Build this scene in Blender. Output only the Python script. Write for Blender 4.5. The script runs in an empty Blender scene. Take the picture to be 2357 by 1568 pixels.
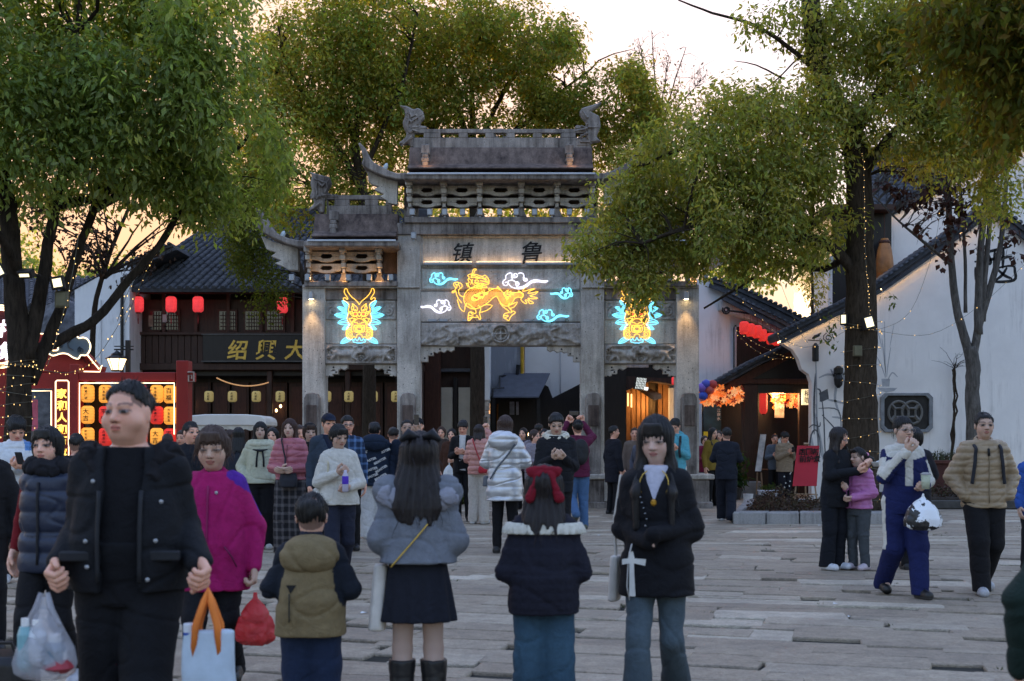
import bpy,bmesh,math,random
import numpy as np
from mathutils import Vector,Matrix,Euler

random.seed(7); RNG=np.random.default_rng(7)
SC=bpy.context.scene
COL=SC.collection
# ------------------------------------------------------------------ camera
F,CX,HY,CH=3000.0,1178.5,1019.0,1.46 # focal length, centre column, horizon row (photo units), eye height
cam_d=bpy.data.cameras.new('camera'); cam=bpy.data.objects.new('camera',cam_d); COL.objects.link(cam)
cam.location=(0,0,CH); cam.rotation_euler=(math.pi/2,0,0)
cam_d.sensor_width=36; cam_d.lens=36*F/2357; cam_d.shift_y=(HY-784)/2357
cam_d.clip_start=0.2; cam_d.clip_end=2000
cam_d.dof.use_dof=True; cam_d.dof.focus_distance=21.0; cam_d.dof.aperture_fstop=4.0; cam_d.dof.aperture_blades=9
SC.camera=cam
# ------------------------------------------------------------------ sky and sun
SUN_EL,SUN_AZ=math.radians(3.0),math.radians(-14) # low behind the gateway, a little to the left
w=bpy.data.worlds.new('World'); SC.world=w; w.use_nodes=True
nt=w.node_tree; bg=nt.nodes['Background']
sky=nt.nodes.new('ShaderNodeTexSky'); sky.sky_type='NISHITA'; sky.sun_disc=False
sky.sun_elevation=SUN_EL; sky.sun_rotation=SUN_AZ
sky.altitude=50; sky.air_density=1.0; sky.dust_density=3.0; sky.ozone_density=2.4
hs=nt.nodes.new('ShaderNodeHueSaturation'); hs.inputs['Saturation'].default_value=0.84; nt.links.new(sky.outputs[0],hs.inputs['Color'])
tn=nt.nodes.new('ShaderNodeMix'); tn.data_type='RGBA'; tn.blend_type='MULTIPLY'; tn.inputs[0].default_value=1; tn.inputs[7].default_value=(1.13,0.97,1.0,1); nt.links.new(hs.outputs[0],tn.inputs[6]); 
# thin high haze evens out the brightest part of the sky: colour kept, brightness limited
sp_=nt.nodes.new('ShaderNodeSeparateColor'); nt.links.new(tn.outputs[2],sp_.inputs[0])
def _m(op,a,b):
    m=nt.nodes.new('ShaderNodeMath'); m.operation=op
    for i,v in enumerate((a,b)):
        if isinstance(v,float):m.inputs[i].default_value=v
        else:nt.links.new(v,m.inputs[i])
    return m.outputs[0]
mx_=_m('MAXIMUM',_m('MAXIMUM',sp_.outputs[0],sp_.outputs[1]),sp_.outputs[2]); SKY_LIM=0.62
lim=_m('DIVIDE',SKY_LIM,_m('MAXIMUM',mx_,SKY_LIM)); vs_=nt.nodes.new('ShaderNodeVectorMath'); vs_.operation='SCALE'
nt.links.new(tn.outputs[2],vs_.inputs[0]); nt.links.new(lim,vs_.inputs[3]); nt.links.new(vs_.outputs[0],bg.inputs[0]); bg.inputs[1].default_value=0.15
sd=bpy.data.lights.new('sun','SUN'); sun=bpy.data.objects.new('sun',sd); COL.objects.link(sun)
sd.energy=0.35; sd.angle=math.radians(3); sd.color=(1.0,0.66,0.36)
sv=Vector((math.sin(SUN_AZ)*math.cos(SUN_EL),math.cos(SUN_AZ)*math.cos(SUN_EL),math.sin(SUN_EL)))
sun.rotation_euler=sv.to_track_quat('Z','Y').to_euler()
SC.view_settings.view_transform='Standard'; SC.view_settings.look='None'
SC.view_settings.gamma=1.0; SC.view_settings.exposure=4.02
try:SC.view_settings.use_curve_mapping=False
except Exception:pass
SC.render.engine='CYCLES'
SC.cycles.max_bounces=6; SC.cycles.diffuse_bounces=4; SC.cycles.glossy_bounces=2; SC.cycles.transmission_bounces=4
SC.cycles.transparent_max_bounces=12; SC.cycles.caustics_reflective=False; SC.cycles.caustics_refractive=False
SC.cycles.sample_clamp_indirect=4.0; SC.cycles.use_denoising=True; SC.cycles.blur_glossy=1.0
# ------------------------------------------------------------------ helpers
def XX(px,d):return(px-CX)/F*d
def ZZ(py,d):return CH+(HY-py)/F*d
def P(px,py,d):return Vector((XX(px,d),d,ZZ(py,d)))
def GD(py):return F*CH/(py-HY) # distance of a ground point seen at row py

ORG={}
def org(o):return ORG.get(o.name,Vector((0,0,0)))if o else Vector((0,0,0))
def tag(o,label=None,cat=None,group=None,kind=None):
    if label:o['label']=label
    if cat:o['category']=cat
    if group:o['group']=group
    if kind:o['kind']=kind
    return o
def thing(name,label,cat,loc=(0,0,0),group=None,rz=0,kind=None):
    o=bpy.data.objects.new(name,None); COL.objects.link(o); o.empty_display_size=0.2
    o.location=loc; o.rotation_euler=(0,0,rz); ORG[o.name]=Vector(loc)
    return tag(o,label,cat,group,kind)
def link(name,me,mat=None,parent=None,local=False):
    """link mesh data as an object; world-space vertices are moved into the parent's frame unless local"""
    o=bpy.data.objects.new(name,me); COL.objects.link(o)
    if mat is not None and not me.materials:
        for m in(mat if isinstance(mat,(list,tuple))else[mat]):me.materials.append(m)
    if parent is not None:
        o.parent=parent
        if not local:o.location=-org(parent)
    ORG[o.name]=Vector((0,0,0))if not local else org(parent)
    return o
def smooth(me,on=True):
    me.polygons.foreach_set('use_smooth',np.full(len(me.polygons),on,dtype=bool)); me.update()
class MB:
    def __init__(s):s.v=[]; s.f=[]; s.mi=[]; s.m=0
    def add(s,vs,fs):
        b=len(s.v); s.v+=[tuple(v)for v in vs]; s.f+=[tuple(i+b for i in f)for f in fs]; s.mi+=[s.m]*len(fs); return s
    def box(s,x0,x1,y0,y1,z0,z1):
        return s.add([(x0,y0,z0),(x1,y0,z0),(x1,y1,z0),(x0,y1,z0),(x0,y0,z1),(x1,y0,z1),(x1,y1,z1),(x0,y1,z1)],
                     [(0,3,2,1),(4,5,6,7),(0,1,5,4),(1,2,6,5),(2,3,7,6),(3,0,4,7)])
    def hull8(s,pts): # eight corners ordered as in box
        return s.add(pts,[(0,3,2,1),(4,5,6,7),(0,1,5,4),(1,2,6,5),(2,3,7,6),(3,0,4,7)])
    def prism(s,poly,y0,y1): # polygon of (x,z), extruded along y
        n=len(poly)
        vs=[(x,y0,z)for x,z in poly]+[(x,y1,z)for x,z in poly]
        fs=[tuple(range(n)),tuple(range(2*n-1,n-1,-1))]+[((i+1)%n,i,n+i,n+(i+1)%n)for i in range(n)]
        return s.add(vs,fs)
    def prismx(s,poly,x0,x1): # polygon of (y,z), extruded along x
        n=len(poly)
        vs=[(x0,y,z)for y,z in poly]+[(x1,y,z)for y,z in poly]
        fs=[tuple(range(n)),tuple(range(2*n-1,n-1,-1))]+[((i+1)%n,i,n+i,n+(i+1)%n)for i in range(n)]
        return s.add(vs,fs)
    def tube(s,pts,r,n=6,cap=True,closed=False):
        pts=[Vector(p)for p in pts]; m=len(pts)
        if m<2:return s
        rs=r if isinstance(r,(list,tuple))else[r]*m
        base=len(s.v); up=None
        for i,p in enumerate(pts):
            if closed:t=pts[(i+1)%m]-pts[i-1]
            else:t=pts[min(i+1,m-1)]-pts[max(i-1,0)]
            if t.length<1e-9:t=Vector((0,0,1))
            t.normalize()
            if up is None:up=Vector((0,0,1))if abs(t.z)<0.9 else Vector((1,0,0))
            a=t.cross(up)
            if a.length<1e-6:a=t.cross(Vector((1,0.3,0)))
            a.normalize(); b=a.cross(t).normalized(); up=b
            for k in range(n):
                an=2*math.pi*k/n
                s.v.append(tuple(p+(a*math.cos(an)+b*math.sin(an))*rs[i]))
        for i in range(m if closed else m-1):
            j=(i+1)%m
            for k in range(n):
                s.f.append((base+i*n+k,base+i*n+(k+1)%n,base+j*n+(k+1)%n,base+j*n+k)); s.mi.append(s.m)
        if cap and not closed:
            s.f.append(tuple(base+k for k in range(n-1,-1,-1))); s.f.append(tuple(base+(m-1)*n+k for k in range(n))); s.mi+=[s.m,s.m]
        return s
    def lathe(s,prof,c=(0,0,0),n=16): # profile of (radius, z)
        base=len(s.v); m=len(prof)
        for r,z in prof:
            for k in range(n):
                an=2*math.pi*k/n; s.v.append((c[0]+r*math.cos(an),c[1]+r*math.sin(an),c[2]+z))
        for i in range(m-1):
            for k in range(n):
                s.f.append((base+i*n+k,base+i*n+(k+1)%n,base+(i+1)*n+(k+1)%n,base+(i+1)*n+k)); s.mi.append(s.m)
        s.f.append(tuple(base+k for k in range(n-1,-1,-1))); s.f.append(tuple(base+(m-1)*n+k for k in range(n))); s.mi+=[s.m,s.m]
        return s
    def mesh(s,name,bevel=0,sm=False,seg=1):
        me=bpy.data.meshes.new(name); me.from_pydata(s.v,[],s.f)
        if any(s.mi):me.polygons.foreach_set('material_index',s.mi)
        bm=bmesh.new(); bm.from_mesh(me)
        bmesh.ops.recalc_face_normals(bm,faces=bm.faces)
        if bevel:
            es=[e for e in bm.edges if len(e.link_faces)==2 and e.calc_face_angle(0)>0.5]
            bmesh.ops.bevel(bm,geom=es,offset=bevel,segments=seg,affect='EDGES',clamp_overlap=True)
        bm.to_mesh(me); bm.free()
        if sm:smooth(me)
        me.update(); return me
    def build(s,name,mat,parent=None,bevel=0,sm=False,local=False,seg=1):
        return link(name,s.mesh(name,bevel,sm,seg),mat,parent,local)
def box(name,mat,parent,x0,x1,y0,y1,z0,z1,bevel=0.0):return MB().box(x0,x1,y0,y1,z0,z1).build(name,mat,parent,bevel)
def np_mesh(name,V,Fc,mat=None,sm=True,col=None):
    """V (n,3) array, Fc (m,k) array of equal-sided faces"""
    me=bpy.data.meshes.new(name); V=np.ascontiguousarray(V,dtype=np.float32); Fc=np.ascontiguousarray(Fc,dtype=np.int32)
    n,k=Fc.shape
    me.vertices.add(len(V)); me.vertices.foreach_set('co',V.ravel())
    me.loops.add(n*k); me.loops.foreach_set('vertex_index',Fc.ravel())
    me.polygons.add(n); me.polygons.foreach_set('loop_start',np.arange(0,n*k,k,dtype=np.int32))
    me.polygons.foreach_set('use_smooth',np.full(n,sm,dtype=bool))
    if col is not None:
        a=me.attributes.new('Col','FLOAT_COLOR','POINT'); c=np.ones((len(V),4),np.float32); c[:,:3]=col; a.data.foreach_set('color',c.ravel())
    me.update(calc_edges=True); me.validate()
    if mat is not None:
        for m in(mat if isinstance(mat,(list,tuple))else[mat]):me.materials.append(m)
    return me
def copy_tree(o,parent=None,loc=None,label=None,group=None):
    c=o.copy(); COL.objects.link(c); ORG[c.name]=org(o)
    if parent is not None:c.parent=parent
    if loc is not None:c.location=loc; ORG[c.name]=Vector(loc)
    if label:c['label']=label
    if group:c['group']=group
    for ch in list(o.children):copy_tree(ch,c)
    return c
# ------------------------------------------------------------------ materials
MATS={}
def N(t,ty,**kw):
    n=t.nodes.new(ty)
    for k,v in kw.items():
        if k=='op':n.operation=v
        else:n.inputs[k.replace('_',' ')].default_value=v
    return n
def noise(t,co,scale,detail=4,rough=0.6,dist=0):
    n=N(t,'ShaderNodeTexNoise',Scale=scale,Detail=detail,Roughness=rough,Distortion=dist); t.links.new(co,n.inputs['Vector']); return n.outputs[0]
def ramp(t,fac,stops):
    r=t.nodes.new('ShaderNodeValToRGB'); el=r.color_ramp.elements
    while len(el)<len(stops):el.new(0.5)
    for e,(p,c)in zip(el,stops):e.position=p; e.color=(*c,1)if len(c)==3 else c
    t.links.new(fac,r.inputs[0]); return r.outputs[0]
def mixc(t,fac,a,b,mode='MIX'):
    m=t.nodes.new('ShaderNodeMix'); m.data_type='RGBA'; m.blend_type=mode
    for s,v in((0,fac),(6,a),(7,b)):
        if isinstance(v,bpy.types.NodeSocket):t.links.new(v,m.inputs[s])
        else:m.inputs[s].default_value=v if s==0 else((*v,1)if len(v)==3 else v)
    return m.outputs[2]
def mathn(t,op,a,b=0.5):
    m=t.nodes.new('ShaderNodeMath'); m.operation=op
    for s,v in((0,a),(1,b)):
        if isinstance(v,bpy.types.NodeSocket):t.links.new(v,m.inputs[s])
        else:m.inputs[s].default_value=v
    return m.outputs[0]
def new_mat(name):
    m=bpy.data.materials.new(name); m.use_nodes=True; t=m.node_tree; b=t.nodes['Principled BSDF']
    tc=t.nodes.new('ShaderNodeTexCoord'); mp=t.nodes.new('ShaderNodeMapping'); t.links.new(tc.outputs['Object'],mp.inputs[0])
    return m,t,b,mp
def bump(t,b,h,strength=0.3,dist=0.02):
    n=N(t,'ShaderNodeBump',Strength=strength,Distance=dist); t.links.new(h,n.inputs['Height']); t.links.new(n.outputs[0],b.inputs['Normal'])
def mat(name,col,rough=0.7,var=0.25,scale=6,bs=0.15,bsc=None,metal=0,spec=0.3,stretch=(1,1,1),sheen=0,bd=0.01,col2=None):
    """plain surface: base colour mottled by noise, fine bump"""
    if name in MATS:return MATS[name]
    m,t,b,mp=new_mat(name); mp.inputs['Scale'].default_value=stretch
    f=noise(t,mp.outputs[0],scale)
    d=tuple(c*(1-var)for c in col)if col2 is None else col2; l=tuple(min(1,c*(1+var))for c in col)
    t.links.new(ramp(t,f,[(0.3,d),(0.7,l)]),b.inputs['Base Color'])
    b.inputs['Roughness'].default_value=rough; b.inputs['Metallic'].default_value=metal; b.inputs['Specular IOR Level'].default_value=spec
    if sheen:b.inputs['Sheen Weight'].default_value=sheen; b.inputs['Sheen Roughness'].default_value=0.6
    if bs:bump(t,b,noise(t,mp.outputs[0],bsc or scale*8,3),bs,bd)
    MATS[name]=m; return m
def emit(name,col,strength,base=None):
    if name in MATS:return MATS[name]
    m,t,b,mp=new_mat(name)
    b.inputs['Base Color'].default_value=(*(base or col),1); b.inputs['Emission Color'].default_value=(*col,1); b.inputs['Emission Strength'].default_value=strength*0.34
    b.inputs['Roughness'].default_value=0.5
    MATS[name]=m; return m
def snoise(p,seed=0,octs=((1.0,1.0),)):
    """cheap smooth pseudo-noise on an (n,3) array, about -1..1"""
    r=np.random.default_rng(seed); out=np.zeros(p.shape[:-1],np.float32)
    for fr,am in octs:
        for k in range(5):
            d=r.normal(size=3); d*=fr*r.uniform(0.6,1.5)/np.linalg.norm(d)
            out+=am*0.45*np.sin(p@d.astype(np.float32)+r.uniform(0,6.28))
    return out
# ------------------------------------------------------------------ surface materials
def stone_mat(name,base=(0.36,0.35,0.34),dark=(0.05,0.047,0.045),stain=0.5,spots=True,warm=0.0):
    m,t,b,mp=new_mat(name); co=mp.outputs[0]
    geo=t.nodes.new('ShaderNodeNewGeometry')
    grain=noise(t,co,45,3,0.8); big=noise(t,co,1.3,5,0.65)
    mv=t.nodes.new('ShaderNodeMapping'); mv.inputs['Scale'].default_value=(7,7,0.7); t.links.new(geo.outputs['Position'],mv.inputs[0])
    streak=noise(t,mv.outputs[0],1.0,5,0.7)
    c=ramp(t,grain,[(0.3,tuple(x*0.72 for x in base)),(0.7,tuple(min(1,x*1.18)for x in base))])
    s=mathn(t,'MULTIPLY_ADD',streak,0.65); t.nodes[-1].inputs[2].default_value=0
    sm=mathn(t,'ADD',s,mathn(t,'MULTIPLY',big,0.6))
    f=ramp(t,sm,[(0.62-0.22*stain,(0,0,0)),(0.98-0.28*stain,(1,1,1))])
    c=mixc(t,f,c,dark)
    if spots:
        v=N(t,'ShaderNodeTexVoronoi',Scale=9.0); t.links.new(co,v.inputs['Vector'])
        sp=ramp(t,v.outputs['Distance'],[(0.06,(1,1,1)),(0.13,(0,0,0))]); c=mixc(t,sp,c,(0.07,0.065,0.06))
    t.links.new(c,b.inputs['Base Color']); b.inputs['Roughness'].default_value=0.9; b.inputs['Specular IOR Level'].default_value=0.2
    bump(t,b,mathn(t,'ADD',noise(t,co,30,5),mathn(t,'MULTIPLY',big,2)),0.5,0.012)
    MATS[name]=m; return m
STONE=stone_mat('granite',(0.57,0.525,0.465),(0.12,0.108,0.092),0.32); STONE_D=stone_mat('granite_weathered',(0.39,0.345,0.31),(0.065,0.054,0.048),0.75)
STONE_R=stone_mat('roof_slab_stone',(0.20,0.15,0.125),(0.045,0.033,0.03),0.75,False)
STONE_C=stone_mat('carved_granite',(0.47,0.43,0.385),(0.09,0.08,0.07),0.42,False)
def plaster_mat(name,base=(0.72,0.73,0.74),dirt=0.5,dark=(0.2,0.2,0.21)):
    m,t,b,mp=new_mat(name); geo=t.nodes.new('ShaderNodeNewGeometry')
    mv=t.nodes.new('ShaderNodeMapping'); mv.inputs['Scale'].default_value=(5,5,0.35); t.links.new(geo.outputs['Position'],mv.inputs[0])
    st=noise(t,mv.outputs[0],1,6,0.75); pat=noise(t,geo.outputs['Position'],0.8,6,0.65); fine=noise(t,geo.outputs['Position'],9,5,0.7)
    c=ramp(t,pat,[(0.35,tuple(x*0.87 for x in base)),(0.65,base)])
    c=mixc(t,ramp(t,mathn(t,'MULTIPLY',st,pat),[(0.33-0.12*dirt,(0,0,0)),(0.52-0.12*dirt,(0.75,)*3)]),c,dark)
    c=mixc(t,ramp(t,fine,[(0.68,(0,0,0)),(0.8,(0.5,)*3)]),c,dark)
    t.links.new(c,b.inputs['Base Color']); b.inputs['Roughness'].default_value=0.95; b.inputs['Specular IOR Level'].default_value=0.1
    bump(t,b,fine,0.3,0.008); MATS[name]=m; return m
PLASTER=plaster_mat('white_plaster'); PLASTER_OLD=plaster_mat('stained_plaster',(0.62,0.63,0.65),1.5,(0.16,0.16,0.17)); PLASTER_CLEAN=plaster_mat('clean_plaster',(0.79,0.765,0.735),0.45,(0.40,0.385,0.37))
def wood_mat(name,col,rough=0.6,g=2):
    m,t,b,mp=new_mat(name); mp.inputs['Scale'].default_value=(14,14,g)
    f=noise(t,mp.outputs[0],1.5,6,0.65,0.8)
    t.links.new(ramp(t,f,[(0.3,tuple(c*0.55 for c in col)),(0.72,tuple(c*1.35 for c in col))]),b.inputs['Base Color'])
    b.inputs['Roughness'].default_value=rough; b.inputs['Specular IOR Level'].default_value=0.3; bump(t,b,f,0.25,0.006); MATS[name]=m; return m
WOOD_D=wood_mat('dark_brown_wood',(0.045,0.021,0.013)); WOOD_B=wood_mat('black_lacquered_wood',(0.012,0.01,0.01),0.4); WOOD_R=wood_mat('red_brown_wood',(0.065,0.024,0.014)); WOOD_L=wood_mat('honey_wood',(0.25,0.12,0.045))
TILE=mat('grey_roof_tile',(0.055,0.058,0.066),0.85,0.4,5,0.3); METAL=mat('grey_metal',(0.32,0.34,0.37),0.45,0.15,8,0.05,metal=0.6); BLACK=mat('black_metal',(0.012,0.012,0.013),0.45,0.3,8,0.05); GUTTER=mat('pale_metal_gutter',(0.5,0.53,0.57),0.4,0.15,4,0.05)
INK=mat('black_ink',(0.008,0.008,0.009),0.6,0.2,20,0)
GOLDP=mat('gold_paint',(0.55,0.36,0.07),0.4,0.25,10,0.1,metal=0.4)
# ------------------------------------------------------------------ lettering
_fc=bpy.data.curves.new('lettering','FONT'); _fo=bpy.data.objects.new('lettering',_fc); COL.objects.link(_fo)
GLYPH={}
def glyph(ch,bold=0.0,shear=0.0):
    k=(ch,bold,shear)
    if k not in GLYPH:
        _fc.body=ch; _fc.offset=bold; _fc.shear=shear; _fc.resolution_u=2; _fc.extrude=0.03
        bpy.context.view_layer.update(); dg=bpy.context.evaluated_depsgraph_get(); dg.update()
        me=bpy.data.meshes.new_from_object(_fo.evaluated_get(dg)); n=len(me.vertices)
        V=np.zeros(n*3,np.float32); me.vertices.foreach_get('co',V); V=V.reshape(-1,3)
        Fs=[tuple(p.vertices)for p in me.polygons]; bpy.data.meshes.remove(me)
        if n:
            lo,hi=V.min(0),V.max(0); V[:,:2]-=((lo+hi)/2)[:2]; V[:,:2]/=max(hi[0]-lo[0],hi[1]-lo[1],1e-6)
        GLYPH[k]=(V,Fs)
    return GLYPH[k]
def chars(name,s,pos,size,m,parent=None,step=(0,0,-1),bold=0.01,shear=0,sx=1.0,rot=0.0,normal=None,jit=0.0,local=False,widths=None):
    """characters of s from pos on, each `size` m tall, facing -Y (or `normal` direction in plan)"""
    mb=MB(); p=Vector(pos); nx=Vector((1,0,0)); ny=Vector((0,-1,0))
    if normal is not None:ny=Vector(normal).normalized(); nx=Vector((-ny.y,ny.x,0))
    cr,sr=math.cos(rot),math.sin(rot); r=random.Random(len(s)*7+3)
    for i,ch in enumerate(s):
        if ch!=' ':
            V,Fs=glyph(ch,bold,shear); k=widths[i]if widths else 1
            jx,jz,jr=(r.uniform(-jit,jit)*size,r.uniform(-jit,jit)*size,r.uniform(-jit,jit)*1.2); c2,s2=math.cos(rot+jr),math.sin(rot+jr)
            mb.add([p+nx*((v[0]*c2-v[1]*s2)*size*sx*k+jx)+Vector((0,0,1))*((v[0]*s2+v[1]*c2)*size*k+jz)+ny*(v[2]*0.12+0.002)for v in V],Fs)
        p=p+Vector(step)*size
    return mb.build(name,m,parent,local=local)
# ------------------------------------------------------------------ ground of stone slabs
plaza=box('plaza',mat('joint_soil',(0.022,0.021,0.017),0.95,0.5,3,0.3,col2=(0.008,0.009,0.006)),None,-90,90,-6,150,-0.6,-0.028); tag(plaza,kind='structure')
def paving_mat():
    m,t,b,mp=new_mat('paving_stone'); geo=t.nodes.new('ShaderNodeNewGeometry'); oi=t.nodes.new('ShaderNodeObjectInfo')
    at=t.nodes.new('ShaderNodeAttribute'); at.attribute_name='tone'; at.attribute_type='GEOMETRY'
    big=noise(t,geo.outputs['Position'],1.2,6,0.7); fine=noise(t,geo.outputs['Position'],38,4,0.75); mid=noise(t,geo.outputs['Position'],7,5,0.7)
    r=mathn(t,'FRACT',mathn(t,'ADD',oi.outputs['Random'],at.outputs['Fac']))
    c=ramp(t,r,[(0.0,(0.39,0.315,0.23)),(0.45,(0.46,0.38,0.28)),(0.8,(0.50,0.42,0.315)),(0.93,(0.60,0.515,0.395)),(1.0,(0.78,0.69,0.55))])
    c=mixc(t,ramp(t,fine,[(0.3,(0.55,)*3),(0.7,(1.2,)*3)]),c,c); 
    c=mixc(t,0.8,c,ramp(t,fine,[(0.28,(0.42,0.42,0.42)),(0.72,(1,1,1))]),'MULTIPLY')
    c=mixc(t,0.8,c,ramp(t,mid,[(0.25,(0.5,0.5,0.5)),(0.6,(1,1,1))]),'MULTIPLY')
    c=mixc(t,ramp(t,big,[(0.45,(0,0,0)),(0.72,(0.5,)*3)]),c,(0.13,0.115,0.10))
    t.links.new(c,b.inputs['Base Color']); b.inputs['Roughness'].default_value=0.62; b.inputs['Specular IOR Level'].default_value=0.4
    bump(t,b,mathn(t,'ADD',fine,mathn(t,'MULTIPLY',mid,2.2)),0.9,0.02); MATS['paving_stone']=m; return m
PAVE=paving_mat()
def build_paving():
    r=random.Random(5); units=[]
    for k in range(8): # unit slab: L=1, D=1, skewed, chipped edges
        sk=r.uniform(0.05,0.6); e=[r.uniform(-0.02,0.02)for _ in range(16)]
        loop=[]
        for a,(x,y)in enumerate([(0,0),(0.33,0),(0.66,0),(1,0),(1,0.5),(1,1),(0.66,1),(0.33,1),(0,1),(0,0.5)]):
            loop.append((x+e[a]*0.6,y+e[15-a]*1.6,0))
        c=(0.5,0.5)
        top=[(c[0]+(x-c[0])*0.988,c[1]+(y-c[1])*0.975,0)for x,y,z in loop]
        low=[(x,y,-0.010)for x,y,z in loop]; bot=[(x,y,-0.07)for x,y,z in loop]; n=len(loop)
        V=top+low+bot; Fc=[tuple(range(n))]
        for q in(0,n):
            Fc+=[(q+(i+1)%n,q+i,q+n+i,q+n+(i+1)%n)for i in range(n)]
        units.append((V,Fc))
    meshes=[]
    for k,(V,Fc)in enumerate(units):
        me=bpy.data.meshes.new('paving_slab'); me.from_pydata(V,[],Fc); bm=bmesh.new(); bm.from_mesh(me); bmesh.ops.recalc_face_normals(bm,faces=bm.faces); bm.to_mesh(me); bm.free()
        me.materials.append(PAVE); meshes.append(me)
    y=4.2; cand=[]
    while y<46:
        D=r.choice([0.28,0.34,0.38,0.42,0.48]); half=0.42*y+3.0 if y<34 else 17
        x=-half-r.uniform(0,2)
        if y<12:D*=0.95
        while x<half:
            L=r.choice([0.6,0.8,0.95,1.1,1.25,1.45,1.75])*(1 if D<0.5 else 0.85)
            cand.append((x,y,L,D,r.randrange(8),r.uniform(-0.006,0.004),r.uniform(-0.9,1.0)))
            x+=L+r.choice([0.006,0.01,0.016,0.024])
        y+=D+r.choice([0.006,0.01,0.015,0.022])
    vis=[c for c in cand if c[1]>7.4 and abs(c[0]+c[2]/2)<0.4*c[1]+c[2]/2]
    vis.sort(key=lambda c:c[1]); chosen=set(id(c)for c in vis[:300]); mb=MB(); tones=[]
    for c in cand:
        x,y,L,D,k,dz,sk=c; sk=0.62*D+0.28*sk*D
        if id(c)in chosen:
            o=bpy.data.objects.new('paving_slab',meshes[k]); COL.objects.link(o); o.parent=plaza
            o.matrix_local=Matrix(((L,sk,0,x),(0,D,0,y),(0,0,1,dz),(0,0,0,1)))
        else:
            V,Fc=units[k]; t=r.random(); b0=len(mb.v)
            mb.add([(x+v[0]*L+v[1]*sk,y+v[1]*D,v[2]+dz)for v in V],Fc); tones+=[t]*len(V)
    me=bpy.data.meshes.new('paving_slab'); me.from_pydata(mb.v,[],mb.f)
    a=me.attributes.new('tone','FLOAT','POINT'); a.data.foreach_set('value',np.array(tones,np.float32))
    bm=bmesh.new(); bm.from_mesh(me); bmesh.ops.recalc_face_normals(bm,faces=bm.faces); bm.to_mesh(me); bm.free()
    tag(link('paving_slabs',me,PAVE,plaza),kind='stuff')
    # moss and weeds in the joints
    g=random.Random(9); mg=MB()
    for k in range(420):
        y=g.uniform(8,24); x=g.uniform(-0.4,0.4)*y
        c=g.choice(vis); x,y=c[0]+g.choice([0,0,c[2]])+g.uniform(0,0.4*c[3]),c[1]+g.uniform(0,c[3])
        for q in range(5):
            a=g.uniform(0,6.28); h=g.uniform(0.008,0.03); dx,dy=math.cos(a)*0.02,math.sin(a)*0.02; ox,oy=g.uniform(-.03,.03),g.uniform(-.03,.03)
            mg.add([(x+ox,y+oy,-0.01),(x+ox+dx*0.4,y+oy+dy,-0.01),(x+ox+dx,y+oy+dy*.5,h)],[(0,1,2)])
    tag(mg.build('weeds',mat('moss_green',(0.055,0.07,0.018),0.9,0.4,20,0)),kind='stuff')
build_paving()
# ------------------------------------------------------------------ the stone gateway
DG=29.5
def gp(px,py,d=DG):return(XX(px,d),ZZ(py,d))
gate=thing('stone_gateway','weathered grey stone memorial gateway of four pillars with carved roofs and neon signs','gateway',(XX(1150,DG),DG,0))
def gbox(name,px0,px1,py0,py1,y0=DG,y1=DG+0.5,m=None,bevel=0.012,parent=None):
    return box(name,m or STONE,parent or gate,XX(px0,y0),XX(px1,y0),y0,y1,ZZ(py1,y0),ZZ(py0,y0),bevel)
def mirror(p):return[(2305-x,y)for x,y in p] # the gateway's axis stands at column 1152.5
def cr2(p):return[(575.4+x*.3662,218.7+y*.3662)for x,y in p]
def cr3(p):return[(575.44+x*.2936,517.9+y*.2936)for x,y in p]
def gprism(name,poly,y0,y1,m=None,bevel=0.012,parent=None):
    return MB().prism([gp(x,y,y0)for x,y in poly],y0,y1).build(name,m or STONE,parent or gate,bevel)
for a,b_,top in((696,748,655),(914,968,540),(1337,1391,540),(1557,1609,655)):
    p=gbox('pillar',a,b_,top,1096)
    c=(a+b_)/2 # embracing stone at the pillar's foot, with a sunk panel
    z0,z1=ZZ(1093,DG),ZZ(905,DG); x0,x1=XX(c-17,DG),XX(c+17,DG)
    es=MB(); es.prism([(x0,z0),(x1,z0),(x1,z1-0.12),(x1-0.05,z1-0.02),((x0+x1)/2,z1),(x0+0.05,z1-0.02),(x0,z1-0.12)],DG-0.32,DG-0.002)
    e=es.build('foot_stone',STONE_D,p,0.015)
    e.location=(0,0,0)
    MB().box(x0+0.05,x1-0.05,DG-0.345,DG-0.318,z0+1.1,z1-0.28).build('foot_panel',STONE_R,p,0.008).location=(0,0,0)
for a,b_ in((660,1000),(1305,1645)):
    pl=gbox('plinth',a+12,b_-12,1104,1172,29.0,30.5,STONE_D,0.02)
    MB().box(XX(a,28.95),XX(b_,28.95),28.94,30.56,ZZ(1104,29)+.002,ZZ(1092,29)).build('plinth_cap',STONE,pl,0.02).location=(0,0,0)
    MB().box(XX(a+4,28.95),XX(b_-4,28.95),28.96,30.54,-0.05,0.14).build('plinth_foot',STONE_D,pl,0.02).location=(0,0,0)
    for q in range(1,4):
        xx=XX(a+12,29)+(XX(b_-12,29)-XX(a+12,29))*q/4
        MB().box(xx-0.05,xx+0.05,28.965,29.01,0.15,ZZ(1105,29)).build('plinth_rib',STONE,pl,0.01).location=(0,0,0)
for o in bpy.data.objects: # pieces hung on gateway parts share the parts' frame
    if o.parent and o.parent.parent is gate:o.location=(0,0,0)

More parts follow.
